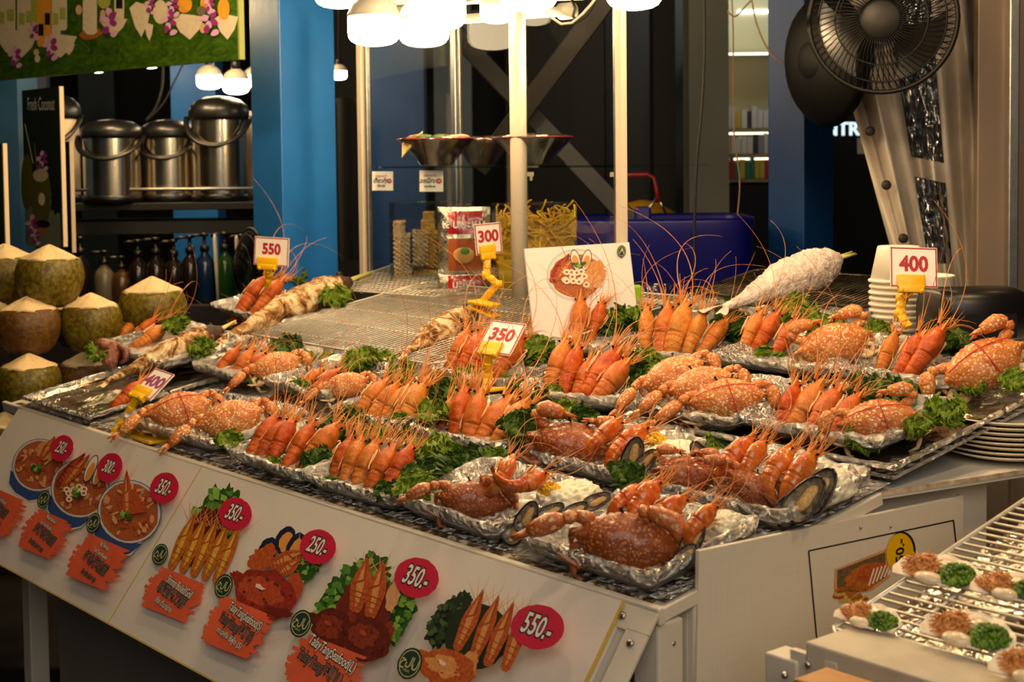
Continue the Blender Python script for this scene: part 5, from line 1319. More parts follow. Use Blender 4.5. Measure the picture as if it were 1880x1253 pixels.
t = thing('tube_light', 'unlit white tube lamp under the cabinet roof', 'lamp', Matrix.Translation(at(1035, 22, 3.95)))
m = world_mb(t); m.tube([at(735, 44, 4.4), at(1040, 20, 3.95)], .013, 12, 0); m.build('tube', plain('frosted_tube', (232, 226, 214), .3), t)
m = world_mb(t); m.tube([at(1030, 21, 3.96), at(1052, 19, 3.93)], .022, 12, 0); m.build('end_cap', IVORY, t)
m = world_mb(t); m.beam(at(700, -4, 4.5)+dpt*.02, at(1050, -20, 3.95)+dpt*.02, .06, .05, 0); m.build('batten', IVORY, t, False, .003)
t = thing('power_cable', 'loose white cable by the tube lamp end', 'cable', Matrix.Translation(at(1052, 20, 3.9)))
m = world_mb(t); m.tube([at(x, y, 3.8) for x, y in ((995, 12), (1010, 30), (1030, 44), (1050, 42), (1070, 25), (1085, 8), (1098, -10))], .0035, 6, 0); m.build('white_wire', CUPW, t)
m = world_mb(t); m.tube([at(x, y, 3.82) for x, y in ((1048, -5), (1056, 15), (1052, 30), (1062, 40), (1072, 32), (1080, 24), (1090, 6), (1100, -8))], .004, 6, 0); m.build('black_wire', BLACKM, t)

# bowls on the glass shelf
CLAY = noisy('dark_glazed_bowl', [(.3, (22, 17, 13)), (.6, (60, 46, 32)), (.8, (120, 92, 60))], 9, 4, .35, .6, .3, .01)
REDRIM = plain('red_bowl_rim', (120, 20, 34), .4)
def bowl(px_, py_, wpx, Y, lab, food):
    p = at(px_, py_, Y); r = px2m(wpx, Y)/2; h = p.z-zs-.002
    t = thing('soup_bowl', lab, 'bowl', Matrix.Translation((p.x, p.y, zs+.001)), 'bowls on the glass shelf')
    m = MB(); m.lathe([(r*.34, 0), (r*.40, .002), (r*.50, h*.25), (r*.66, h*.5), (r*.88, h*.8), (r, h), (r*.97, h), (r*.8, h*.75), (r*.4, h*.3), (.002, h*.25)], 36, 0); m.build('bowl_body', CLAY, t)
    m = MB(); m.tube([(r*math.cos(a*.1571), r*math.sin(a*.1571), h) for a in range(41)], .0025, 6, 0); m.build('rim', REDRIM, t)
    m = MB(); rr = random.Random(int(px_))
    m.lathe([(r*.95, h*.93), (r*.6, h*1.02), (.01, h*1.05)], 24, 0, cap0=False)
    for i in range(26):
        a = rr.uniform(0, 6.28); q = math.sqrt(rr.random())*.8; m.ball((math.cos(a)*q*r, math.sin(a)*q*r, h*1.0), rr.uniform(.008, .018)*food, rr.choice((0, 1, 2)), 5, 7, (1.4, 1, .7))
    m.build('food', [plain('pale_noodle', (226, 206, 170), .5), plain('green_bits', (70, 96, 40), .5), plain('pinkish_meat', (206, 150, 130), .5)], t)
    m = MB(); m.lathe([(r*.42, h*.02), (r*.62, h*.42), (r*1.0, h*.95), (r*1.03, h*1.01), (r*.8, h*1.1), (.01, h*1.16)], 30, 0, cap0=False, wob=lambda a, i: .035*math.sin(9*a+i*2)+.02*math.sin(23*a+i)); m.build('cling_film', FILM, t)
    return t
bowl(800, 255, 140, 4.36, 'dark bowl heaped with noodles and greens on the glass shelf', 1.25)
bowl(884, 256, 110, 4.46, 'middle dark bowl on the shelf, partly behind others', .7)
bowl(978, 252, 146, 4.06, 'dark bowl in torn cling film behind the round post', .5)
p = at(757, 262, 4.30); t = thing('wonton_skin', 'folded yellow wonton skin hanging over the heaped bowl', 'food', frame(p, rt, UP, .036))
m = MB(); m.grid(12, 10, lambda u, v: V(((u-.5)*1.7, .25*math.sin(5*v), .8*(u-.6)+.35*math.sin(6*v+3*u)-.9*v*(1-u)+.3)), 0); m.build('sheet', noisy('wonton', [(.3, (196, 160, 84)), (.7, (240, 214, 150))], 5, 3, .6, .5, .3, .02), t)
# small label cards on the glass
for i, (x0, y0, x1, y1, tx1, tx2, lab) in enumerate(((683,315,722,350,'เมนูแนะนำ','เกี๊ยวกุ้ง','small white label card by the cabinet post'), (770,313,814,352,'เมนูแนะนำ','บะหมี่ทะเล','small white label card below the heaped bowl'))):
    Yc = 4.62 if i == 0 else 4.38; p = at((x0+x1)/2, (y0+y1)/2, Yc); w_, h_ = px2m(x1-x0, Yc), px2m(y1-y0, Yc)
    t = thing('label_card', lab, 'card', frame(p, rt+V((0, -.12, 0)), UP.cross(rt)*1.+V((0, 0, 0)) if False else V((0, -1, 0))), 'label cards in the cabinet')
    m = MB(); m.box((0, 0, 0), (w_, h_, .002), 0); m.build('card', CARDW, t, False)
    text('red_line', tx1, t, Matrix.Translation((-.004, h_*.26, .0014)), h_*.16, CARDR, .0002); text('name_line', tx2, t, Matrix.Translation((-.005, 0, .0014)), h_*.30, INK, .0006, xs=.9)
    text('small_line', tx2, t, Matrix.Translation((-.004, -h_*.26, .0014)), h_*.14, INK, .0004)
    m = MB(); m.lathe([(h_*.13, 0), (h_*.13, .0006)], 20, 0, Matrix.Translation((w_*.33, 0, .0012))); d = m.build('price_dot', CARDR, t, False); text('price_digits', '50', d, Matrix.Translation((w_*.33, 0, .0022)), h_*.15, TXTW)
# acrylic bins with noodles
def bin_box(x0, x1, y0, y1, Y, dep, lab):
    p0, p1 = at(x0, y1, Y), at(x1, y1, Y); w_ = p1.x-p0.x; h_ = at(x0, y0, Y).z-zc
    t = thing('acrylic_bin', lab, 'container', Matrix.Translation(((p0.x+p1.x)/2, Y+dep/2, zc-.012)), 'clear bins in the cabinet')
    m = MB(); e = .003
    for c, s in (((0, -dep/2, h_/2), (w_, e, h_)), ((0, dep/2, h_/2), (w_, e, h_)), ((-w_/2, 0, h_/2), (e, dep, h_)), ((w_/2, 0, h_/2), (e, dep, h_)), ((0, 0, e/2), (w_, dep, e))): m.box(c, s, 0)
    m.build('bin_wall', ACRYL, t, False)
    m = MB(); m.tube([(-w_/2, -dep/2, h_), (w_/2, -dep/2, h_), (w_/2, dep/2, h_), (-w_/2, dep/2, h_), (-w_/2, -dep/2, h_)], .0025, 6, 0); m.build('rim', ACRYL, t)
    return t
bin_box(718, 868, 366, 560, 4.46, .16, 'clear bin of dried noodle blocks')
bin_box(905, 1060, 368, 575, 4.12, .16, 'clear bin of yellow egg noodles behind the round post')
NOOD = [noisy('dried_noodle_pale', [(.3, (190, 156, 110)), (.7, (236, 214, 172))], 30, 4, .7, .4, .8, .01), noisy('dried_noodle_golden', [(.3, (186, 130, 50)), (.7, (232, 190, 104))], 30, 4, .7, .4, .8, .01)]
def noodle_block(px_, py_, wpx, hpx, Y, v, lab, seed):
    p = at(px_, py_, Y); w_, h_ = px2m(wpx, Y), px2m(hpx, Y); r = random.Random(seed)
    t = thing('noodle_block', lab, 'noodles', Matrix.Translation(p), 'dried noodle blocks in the clear bin')
    m = MB(); m.box((0, .03, 0), (w_*.9, .055, h_*.9), 0)
    n_ = 8
    for i in range(n_):
        x = lerp(-w_/2, w_/2, (i+.5)/n_); k = 26
        m.tube([(x+.0035*math.sin(j*1.9+i), .002+.004*math.cos(j*1.9+i*2), lerp(-h_/2, h_/2, j/k)) for j in range(k+1)], .0032, 4, 0)
    for i in range(5):
        z = h_/2*(.8+.04*i); m.tube([(lerp(-w_/2, w_/2, j/14), .012*i+.004*math.sin(j*2+i), z+.003*math.cos(j*2.2+i)) for j in range(15)], .003, 4, 0)
    m.build('noodle_strands', NOOD[v], t)
for i, (x, y, w_, h_, v, lab) in enumerate(((741,530,32,72,0,'pale noodle block at the bottom corner of the bin'),(782,535,44,78,1,'golden noodle block at the bottom of the bin'),(738,462,30,66,0,'tall pale noodle block by the bin wall'),(772,456,28,66,0,'pale noodle block in the middle of the bin'),(790,458,26,70,1,'golden noodle block behind the packets'),(733,420,20,26,0,'small round pale noodle roll at the corner'),(786,414,24,18,1,'golden block second from the top of the bin'),(787,398,18,14,1,'topmost golden noodle piece in the bin'))):
    noodle_block(x, y, w_, h_, 4.50 if v == 0 else 4.52, v, lab, i)
PKR = noisy('red_noodle_packet', [(.3, (150, 18, 20)), (.7, (206, 40, 36))], 7, 3, .2, .5, .3, .02, coat=.6)
PKS = foil_mat('silver_packet_film', 24, .5, (214, 206, 190), .25)
for i, (x, y, w_, h_, lab) in enumerate(((852, 445, 96, 130, 'upper red and silver packet of instant noodles'), (852, 545, 96, 90, 'lower red and silver packet of instant noodles'))):
    Yc = 4.26; p = at(x, y, Yc); ww, hh = px2m(w_, Yc), px2m(h_, Yc)
    t = thing('noodle_packet', lab, 'noodle packet', Matrix.Translation(p), 'instant noodle packets in the cabinet')
    def pk(u, v): return V(((u-.5)*ww, -.022*math.sin(math.pi*u)**.5*math.sin(math.pi*v)**.5+.003*mnoise.noise(V((u*9, v*9, i*3))), (v-.5)*hh))
    m = MB(); m.grid(22, 22, pk, 0); m.grid(22, 22, lambda u, v: V((pk(u, v).x, -pk(u, v).y+.002, pk(u, v).z)), 0); m.build('wrapper', PKS, t)
    m = MB(); m.grid(14, 8, lambda u, v: pk(lerp(.2, .86, u), lerp(.62, .94, v))-V((0, .0012, 0)), 0); o = m.build('red_panel', PKR, t)
    text('packet_text', 'เส้นบะหมี่' if i == 0 else 'บะหมี่', o, Matrix.Translation((0, -.025, hh*.26)) @ Matrix.Rotation(math.pi/2, 4, 'X'), hh*.17 if i == 0 else hh*.22, TXTW, .0008)
    m = MB(); m.grid(14, 8, lambda u, v: pk(lerp(.2, .86, u), lerp(.1, .56, v))-V((0, .0012, 0)), 0); m.ball((ww*.0, -.023, -hh*.18), ww*.2, 1, 6, 12, (1.1, .12, .8)); m.ball((ww*.02, -.026, -hh*.12), ww*.09, 2, 6, 10, (1, .12, .8)); m.build('dish_picture', [plain('packet_orange', (176, 90, 46), .3), plain('packet_soup', (206, 150, 90), .3), PR_G[1]], t)
p = at(876, 405, 4.26); t = thing('noodle_packet', 'packet with a blue corner standing behind the 300 card', 'noodle packet', Matrix.Translation(p), 'instant noodle packets in the cabinet')
m = MB(); m.grid(14, 14, lambda u, v: V(((u-.5)*.075, .03-.012*math.sin(math.pi*u)*math.sin(math.pi*v), (v-.5)*.07)), 0); m.build('wrapper', PKS, t)
m = MB(); m.grid(8, 8, lambda u, v: V((u*.036-.006, .014, v*.04-.012)), 0); o = m.build('blue_panel', plain('packet_blue', (30, 50, 110), .3), t); text('packet_text', 'บก', o, Matrix.Translation((.012, .0125, .008)) @ Matrix.Rotation(math.pi/2, 4, 'X'), .024, TXTW, .0006)
# yellow noodles: one tangled mass
YN = noisy('yellow_egg_noodle', [(.3, (222, 160, 10)), (.7, (248, 208, 50))], 6, 3, .4, .3, .1, .01, coat=.3)
p0, p1 = at(912, 400, 4.15), at(1056, 395, 4.15); w_ = p1.x-p0.x; r = random.Random(5); m = MB()
zb, ztop = zc, at(985, 402, 4.15).z
for i in range(330):
    p = V((r.uniform(p0.x, p1.x), 4.13+r.random()**2*.10, r.uniform(zb, ztop) if i % 3 else ztop-.03*r.random())); h = V((r.gauss(0, 1), r.gauss(0, .25), r.gauss(0, .8))).normalized(); kx = V((r.gauss(0, 1), r.gauss(0, .4), r.gauss(0, 1)))
    pts = []
    for j in range(13):
        pts.append(V(p)); p = p+h*.008; h = (h+kx.cross(h)*.28).normalized(); kx += V((r.gauss(0, .3), r.gauss(0, .2), r.gauss(0, .3)))
        if p.y < 4.128: p.y = 4.128
        p.x = min(max(p.x, p0.x), p1.x)
    m.tube(pts, .0026, 5, 0)
m.box(((p0.x+p1.x)/2, 4.20, (zb+ztop)/2-.015), (w_*.96, .10, ztop-zb-.03), 0)
o = m.build('egg_noodles', YN); tag(o, 'tangle of yellow egg noodles in the clear bin', 'noodles', kind='stuff')

# ================================================================ bulbs over the stall
def bulb_parts():
    m = MB(); k = 1.
    m.lathe([(.96*k, .0), (1.0, -.06), (1.0, -.62), (.97, -.80), (.86, -.95), (.66, -1.06), (.36, -1.12), (.01, -1.13)], 28, 0, cap0=True); d = m
    m = MB(); m.lathe([(1.0, -.02), (1.02, .04), (1.0, .10), (.86, .42), (.62, .62), (.40, .74), (.36, .78), (.01, .79)], 28, 0); h = m
    m = MB(); m.lathe([(.30, .76), (.34, .8), (.34, 1.3), (.26, 1.45), (.06, 1.5)], 20, 0); c = m
    return d, h, c
bd, bh, bc = bulb_parts()
BD = bd.mesh('diffuser', BULB); BDD = bd.mesh('dim_diffuser', BULBD); BH = bh.mesh('bulb_housing', BULBB); BC = bc.mesh('lamp_holder', BLACKP)
def bulb(p, r, lab, dim=False, cord=.6, group='lit lamp bulbs over the stall'):
    t = thing('light_bulb', lab, 'light bulb', Matrix.Translation(p) @ Matrix.Scale(r, 4), group)
    put('diffuser', BDD if dim else BD, t); put('bulb_housing', BH, t); put('lamp_holder', BC, t)
    m = MB(); m.tube([(0, 0, 1.45), (.1, 0, 1.5+cord/r*.5), (0, 0, 1.5+cord/r)], .05, 6, 0); m.build('cord', BLACKM, t)
for px_, py_, Y, wpx, dim, lab in ((622, -36, 3.0, 90, 0, 'bulb beside the blue pillar, mostly above the picture'), (686, 30, 2.86, 96, 0, 'bulb with grey housing before the cabinet post'), (802, -4, 2.66, 106, 0, 'large bright bulb hanging in front of the tube lamp'), (970, -38, 2.76, 104, 0, 'bulb directly above the round white post'), (1164, -40, 2.9, 102, 0, 'bulb above the corner post of the cabinet'), (778, 34, 4.15, 92, 1, 'dimmer bulb inside the cabinet, behind the brightest bulb'), (912, 8, 3.95, 62, 1, 'dimmer bulb inside the cabinet beside the round post')):
    bulb(at(px_, py_, Y), px2m(wpx, Y)/2, lab, bool(dim))
# ================================================================ neighbouring juice stall (coconuts, kettles, signs)
HUSK = NT_('green_coconut_husk'); _o = HUSK.coords()
_c = HUSK.ramp(HUSK.noise(_o, 7, 5, .65, .4), [(.34, rgb(74, 44, 10)), (.48, rgb(100, 84, 18)), (.66, rgb(128, 122, 30))])
_c = HUSK.mix(HUSK.ramp(HUSK.noise(_o, 13, 4, .7), [(.60, 0.), (.68, .8)]), _c, rgb(84, 46, 18))
HUSK.base(_c).set(rough=.38, spec=.4); HUSK.bump(HUSK.noise(_o, 30, 3), .15, .01); HUSK = HUSK.mat
HUSKB = noisy('brown_coconut_husk', [(.3, (66, 38, 12)), (.5, (100, 64, 22)), (.7, (116, 94, 30))], 6, 5, .5, .5, .2, .01)
PULP = noisy('trimmed_coconut_top', [(.3, (226, 190, 132)), (.7, (246, 222, 172))], 12, 4, .7, .8, .4, .006, sca=(1, 1, .3))
def coconut(px_, py_, wpx, Y, brown, lab, flip=False):
    p = at(px_, py_, Y); r = px2m(wpx, Y)/2
    t = thing('coconut', lab, 'coconut', frame(p, Quaternion(UP, R.uniform(0, 6)) @ V((1, 0, 0)), UP if not flip else UP, r), 'trimmed young coconuts in the pile')
    top = .58
    wob = lambda a, i: .025*math.sin(2*a+px_)+.012*math.sin(5*a+i*.3)
    m = MB(); m.lathe([(.01, -.84), (.45, -.83), (.60, -.78), (.80, -.55), (.94, -.25), (1., .05), (.985, .25), (.93, .45), (.86, top), (.80, top+.03)], 40, 0, wob=wob)
    m.build('husk', HUSKB if brown else HUSK, t)
    m = MB(); rings = []
    for i, (rr, z) in enumerate(((.885, top-.03), (.80, top+.04), (.62, top+.14), (.40, top+.26), (.2, top+.35), (.06, top+.41), (.01, top+.42))):
        ring = []
        for j in range(40):
            a = 2*math.pi*j/40; fac = 1-.05*abs(math.sin(a*4.5+px_)) if i > 0 else 1
            ring.append(V((rr*math.cos(a)*(1+wob(a, 8))*fac, rr*math.sin(a)*(1+wob(a, 8))*fac, z+(.06*math.sin(a*4.5+px_)*(1 if i < 2 else .3)))))
        rings.append(ring)
    m.loft(rings, 0); m.build('trimmed_top', PULP, t)
for a_ in ((92,512,125,4.15,0,'green coconut with dark blemish at the top of the pile'),(10,508,120,4.30,0,'top coconut cut by the picture edge'),(52,602,116,4.08,1,'brownish coconut in the middle row of the pile'),(168,596,116,4.16,0,'coconut behind the charred fish tray, second row'),(-14,606,112,4.2,0,'pale topped coconut behind the brownish one'),(280,572,128,4.30,0,'coconut beyond the prawns by the fish tray'),(54,708,118,4.02,0,'green coconut directly below the brownish one'),(10,812,112,3.98,0,'lowest coconut beside the menu board'),(160,700,112,4.22,1,'dark coconut in the shade behind the baking sheet'),(146,596,100,4.5,0,'coconut mostly covered by the one behind the fish tray'),(-60,730,112,4.1,1,'coconut at the lower outer side of the pile'),(110,800,112,4.15,1,'bottom coconut hidden by the menu board')): coconut(*a_)
JB = at(60, 880, 4.2)
t = thing('juice_table', 'dark table carrying the coconut pile', 'table', Matrix.Translation((-1.7, 4.35, 0)))
zj = at(10, 812, 3.98).z-.84*px2m(112, 3.98)/2
m = MB(); m.box((0.25, .0, zj-.02), (1.5, .95, .04), 0); m.build('table_top', plain('dark_wood_top', (48, 32, 22), .6, var=.3), t, False, .004)
for x_, y_ in ((-.45, -.42), (.95, -.42), (-.45, .42), (.95, .42)):
    m = MB(); m.box((x_, y_, (zj-.04)/2), (.05, .05, zj-.04), 0); m.build('leg', DARK, t, False)
# green drinks banner hung above
b0, b1 = at(437, 92, 4.55), at(-40, 151, 5.62); bx = (b0-b1); bx.z = 0
M = frame(b1, bx, V((bx.y, -bx.x, 0)))
t = thing('drinks_banner', 'green printed banner of coconut drinks and flowers overhead', 'banner', M)
bl = bx.length; bh_ = .34
GRN = NT_('banner_green_leaves'); _o = GRN.coords(False, scale=(6, 14, 1)); GRN.base(GRN.ramp(GRN.noise(_o, 2.2, 4, .6, 2.), [(.3, rgb(34, 66, 8)), (.55, rgb(62, 98, 14)), (.75, rgb(96, 128, 28))])).set(rough=.45); GRN = GRN.mat
m = MB(); m.box((bl/2, bh_/2, -.01), (bl, bh_, .018), 0); m.build('banner_sheet', GRN, t, False)
m = MB(); m.box((bl+.004, bh_/2, -.01), (.008, bh_, .02), 0); m.build('edge_strip', plain('greenish_edge', (150, 156, 90), .5), t, False)
P = Print(M, .0006); P.start()
CRM = plain('print_cream', (236, 220, 186), .5, var=.08, vscale=20); LIME = plain('print_lime', (190, 196, 90), .5, var=.2, vscale=40); ORJ = plain('print_orange_juice', (244, 170, 50), .5, var=.1); PUR = plain('print_orchid', (176, 62, 150), .5, var=.3, vscale=60); PNK = plain('print_orchid_light', (232, 180, 216), .5); BRN = plain('print_basket', (190, 120, 50), .5, var=.3, vscale=50); EGG = plain('print_egg', (224, 186, 140), .5)
def tray_heap(cx, cy, rx, ry): P.poly([(cx-rx, cy-ry*.4), (cx-rx*.4, cy-ry*.7), (cx+rx*.4, cy-ry*.6), (cx+rx, cy-ry*.5), (cx+rx*.7, cy+ry*.3), (cx+rx*.1, cy+ry), (cx-rx*.5, cy+ry*.5)], CRM)
def orchid(cx, cy, s):
    for k in range(7): P.ell(cx+s*.6*math.sin(k*2.4), cy+s*(k-3)*.42, s*.36, s*.5, PUR if k % 2 else PNK, 40*k, .2, 10, k)
def bottle(cx, y0, w, body, lab_=None, y1=-40):
    P.poly([(cx-w, y0), (cx-w, y1+18), (cx-w*.4, y1), (cx+w*.4, y1), (cx+w, y1+18), (cx+w, y0), (cx+w*.6, y0+4), (cx-w*.6, y0+4)], body)
    if lab_: P.poly([(cx-w*.7, y0-38), (cx+w*.7, y0-38), (cx+w*.7, y0-16), (cx-w*.7, y0-16)], lab_)
tray_heap(30, 78, 40, 34); tray_heap(108, 80, 34, 26); tray_heap(208, 45, 26, 20); tray_heap(258, 30, 20, 38); tray_heap(346, 45, 30, 28); tray_heap(416, 45, 22, 28); tray_heap(126, 88, 12, 14); tray_heap(274, 56, 8, 20)
for x, y, w, bd_, lb in ((2, 60, 9, CRM, LIME), (20, 55, 9, CRM, LIME), (41, 62, 9, CRM, LIME), (53, 58, 7, CRM, LIME), (64, 46, 7, LIME, None), (76, 82, 7, ORJ, INK), (88, 62, 7, ORJ, INK), (104, 62, 8, CRM, LIME), (116, 52, 8, CRM, LIME), (220, 32, 9, CRM, INK), (166, 60, 13, CRM, None)): bottle(x, y, w, bd_, lb)
P.ell(168, 62, 22, 10, BRN, -8, .1); P.ell(168, 56, 12, 8, CRM); P.ell(192, 2, 12, 14, LIME, 0); P.ell(146, 18, 6, 9, EGG); P.ell(190, 26, 5, 8, EGG); P.ell(296, 22, 14, 22, CRM); P.ell(340, 8, 14, 16, ORJ); P.ell(378, 6, 9, 14, ORJ); P.ell(371, 20, 9, 9, plain('print_grey_fruit', (120, 106, 84), .5)); P.ell(412, 16, 11, 20, ORJ); P.ell(374, 52, 6, 9, EGG); P.ell(68, 96, 5, 6, EGG); P.ell(70, 108, 5, 7, CRM)
for x, y, s in ((94, 88, 14), (30, 105, 12), (64, 58, 10), (202, 42, 16), (278, 10, 10), (313, 42, 14), (388, 40, 16), (320, 12, 12), (388, 8, 10)): orchid(x, y, s)
P.finish('drinks_picture', t, 'printed bottles, fruit and orchids')
# Fresh Coconut sign boards
def sign(tl, tr, bl, Y0, Y1, lab, edge, big):
    p0, p1, p2 = at(tl[0], tl[1], Y0), at(tr[0], tr[1], Y1), at(bl[0], bl[1], Y0)
    X = p1-p0; X.z = 0; M = frame(down(p0, (p0.z+p1.z)/2), X, V((X.y, -X.x, 0))); w_ = X.length; h_ = p0.z-p2.z
    t = thing('coconut_sign', lab, 'sign', M)
    m = MB(); m.box((w_/2, -h_/2, -.006), (w_, h_, .012), 0); m.build('sign_sheet', plain('sign_dark_green', (30, 44, 32), .5, var=.2, vscale=3), t, False)
    m = MB(); m.box((w_+.003, -h_/2, -.006), (.006, h_, .014), 0); m.build('white_edge', plain('cream_edge', (236, 214, 176), .5), t, False)
    return t, Print(M), w_, h_
t, P, w_, h_ = sign((40, 172), (108, 153), (48, 452), 5.05, 4.8, 'dark green sign reading Fresh Coconut', 1, 1)
COCG = plain('print_coconut_green', (104, 100, 36), .5, var=.25, vscale=20); SAGE = plain('print_sage_table', (120, 132, 104), .5, var=.1)
P.start(); P.poly([(47, 385), (108, 345), (113, 455), (50, 452)], SAGE); P.ell(50, 335, 11, 52, COCG, 0); P.ell(104, 370, 10, 26, plain('print_dark_mint', (16, 26, 18), .5), 0, .2); P.ell(76, 362, 18, 56, COCG, 0, .02); P.ell(75, 322, 14, 12, plain('print_pale_top', (206, 190, 160), .5)); P.ell(77, 366, 6, 12, CRM, 0, .05); P.ell(77, 412, 16, 8, INK); P.ell(78, 424, 12, 6, BRN, 0, .2)
orchid(78, 296, 11); orchid(60, 415, 12); orchid(66, 436, 9); P.line((47, 228), (62, 300), .7, CRM); P.line((64, 262), (70, 316), .7, SAGE); P.finish('coconut_picture', t, 'printed coconut with orchids')
x, y = P.loc(76, 192); P.z += .0004; text('sign_text', 'Fresh Coconut', t, Matrix.Translation((x, y, P.z)) @ Matrix.Rotation(-.03, 4, 'Z'), .062, plain('print_soft_white', (206, 208, 196), .5), .0004, xs=.62)
t, P, w_, h_ = sign((108, 262), (127, 259), (112, 462), 5.3, 5.2, 'narrow green sign behind the Fresh Coconut one', 1, 0)
P.start()
for k in range(7): P.line((112, 282+k*22), (124, 280+k*22), .8, SAGE)
P.finish('menu_lines', t)
t, P, w_, h_ = sign((-40, 268), (4, 260), (-40, 452), 4.7, 4.6, 'cream-edged sign cut off at the picture edge', 1, 0)

# pillars
def pillar(name, eL, eM, eR, yb, Y, lab_kind, mat, mat2=None, ztop=3.2):
    """box pillar whose near edge stands at eM in the picture, faces ending at eL and eR"""
    pm = at(eM, yb, Y); Y_ = Y; best = None
    for an in range(5, 86):
        dR = V((math.cos(an*D2R), math.sin(an*D2R), 0)); dL = V((-dR.y, dR.x, 0))
        def ext(d, e):
            for i in range(1, 400):
                q = pm+d*(i*.002); X_ = at(e, yb, q.y)
                if (d.x > 0 and q.x >= X_.x) or (d.x < 0 and q.x <= X_.x): return i*.002
            return 9
        a, b = ext(dR, eR), ext(dL, eL)
        if best is None or abs(a-b) < best[0]: best = (abs(a-b), an, a, b)
    _, an, a, b = best
    dR = V((math.cos(an*D2R), math.sin(an*D2R), 0)); dL = V((-dR.y, dR.x, 0))
    c = pm+dR*a/2+dL*b/2
    m = MB(); m.box((0, 0, ztop/2), (a, b, ztop), 0)
    o = m.build(name, mat, None, False, .004); o.matrix_world = frame(V((c.x, c.y, 0)), dR, UP); tag(o, kind='structure'); return o, c
bp, bpc = pillar('pillar_blue', 463, 517, 617, 300, 4.85, '', BLUEP)
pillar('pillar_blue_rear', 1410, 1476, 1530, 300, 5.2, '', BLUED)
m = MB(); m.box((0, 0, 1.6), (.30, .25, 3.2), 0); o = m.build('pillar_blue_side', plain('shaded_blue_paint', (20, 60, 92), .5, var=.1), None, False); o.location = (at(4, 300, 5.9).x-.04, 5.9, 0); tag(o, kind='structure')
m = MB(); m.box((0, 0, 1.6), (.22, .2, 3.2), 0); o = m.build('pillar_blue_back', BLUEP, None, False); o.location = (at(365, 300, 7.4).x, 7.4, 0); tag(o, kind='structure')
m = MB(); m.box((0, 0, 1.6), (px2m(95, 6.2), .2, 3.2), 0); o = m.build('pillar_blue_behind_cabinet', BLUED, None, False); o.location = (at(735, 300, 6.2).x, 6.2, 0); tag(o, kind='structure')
for x0, x1, Y, mt, nm in ((1265, 1338, 7.2, GREYP, 'pillar_grey'), (797, 866, 8.2, plain('pale_blue_panel', (108, 122, 140), .6, var=.1), 'pillar_pale'), (1200, 1240, 8.6, DARKG, 'pillar_dark')):
    a, b = at(x0, 200, Y), at(x1, 200, Y); m = MB(); m.box((0, 0, 1.8), (b.x-a.x, .25, 3.6), 0); o = m.build(nm, mt, None, False); o.location = ((a.x+b.x)/2, Y+.12, 0); tag(o, kind='structure')

# shelf with kettles
zk = at(250, 372, 6.0).z
t = thing('kettle_shelf', 'dark metal shelf holding the steel kettles', 'shelf', Matrix.Translation((at(290, 372, 6.0).x, 6.1, 0)))
m = MB(); m.box((0, 0, zk-.015), (1.35, .40, .03), 0); m.build('shelf_board', BLACKM, t, False, .003)
for s in (-.62, .62):
    for q in (-.17, .17): m = MB(); m.box((s, q, zk/2-.01), (.03, .03, zk), 0); m.build('post', BLACKM, t, False)
m = MB(); m.tube([(-.66, -.2, zk+.055), (.66, -.2, zk+.055)], .006, 6, 0); m.build('guard_rail', ALU, t)
m = MB(); m.box((0, 0, zk-.10), (1.3, .36, .05), 0); m.build('lower_board', BLACKM, t, False)
KST = plain('kettle_steel', (226, 212, 186), .2, 1., var=.1, vscale=3)
def kettle(px_, wpx, ytop, Y, lab, hang=True, body=None):
    p = at(px_, 300, Y); r = px2m(wpx, Y)/2; zt_ = at(px_, ytop, Y).z; h = zt_-zk
    t = thing('kettle', lab, 'kettle', Matrix.Translation((p.x, Y+.02, zk)), 'insulated kettles on the shelf')
    m = MB(); m.lathe([(r*.98, 0), (r*.98, .03), (r*.9, .035)], 36, 0); m.build('base_ring', BLACKP, t)
    m = MB(); m.lathe([(r*.93, .03), (r*.93, h*.80)], 40, 0, cap0=False, cap1=False); m.build('steel_body', body or KST, t)
    m = MB(); m.lathe([(r*.99, h*.77), (r*1.02, h*.80), (r*1.02, h*.86), (r*.94, h*.91), (r*.7, h*.965), (r*.4, h*.99), (.01, h)], 40, 0); m.build('lid', BLACKP, t)
    m = MB(); a0 = .45 if hang else 0
    m.tube([(r*1.08*math.cos(a), -abs(math.sin(a))*r*1.0-.01, h*.80-math.sin(a)*h*.27) for a in [math.pi*i/20 for i in range(21)]], .012, 7, 0, .6); m.build('handle', BLACKP, t)
    return t
kettle(402, 108, 176, 6.0, 'tall steel kettle nearest the blue pillar')
kettle(308, 100, 219, 6.05, 'middle steel kettle with lowered black handle')
kettle(204, 112, 219, 5.95, 'wide steel kettle with hanging black handle')
kettle(98, 96, 172, 6.1, 'kettle with white body behind the Fresh Coconut sign', True, plain('kettle_white', (206, 186, 156), .4))
# cream bag behind the tall kettle
p = at(450, 240, 6.2); p.z = zk+.19; t = thing('cloth_bundle', 'pale rounded bundle behind the tall kettle', 'bundle', Matrix.Translation(p))
m = MB(); m.ball((0, 0, 0), .18, 0, 12, 18, (.62, .5, 1.05)); m.build('cloth', plain('grey_beige_cloth', (150, 130, 112), .8, var=.2), t)
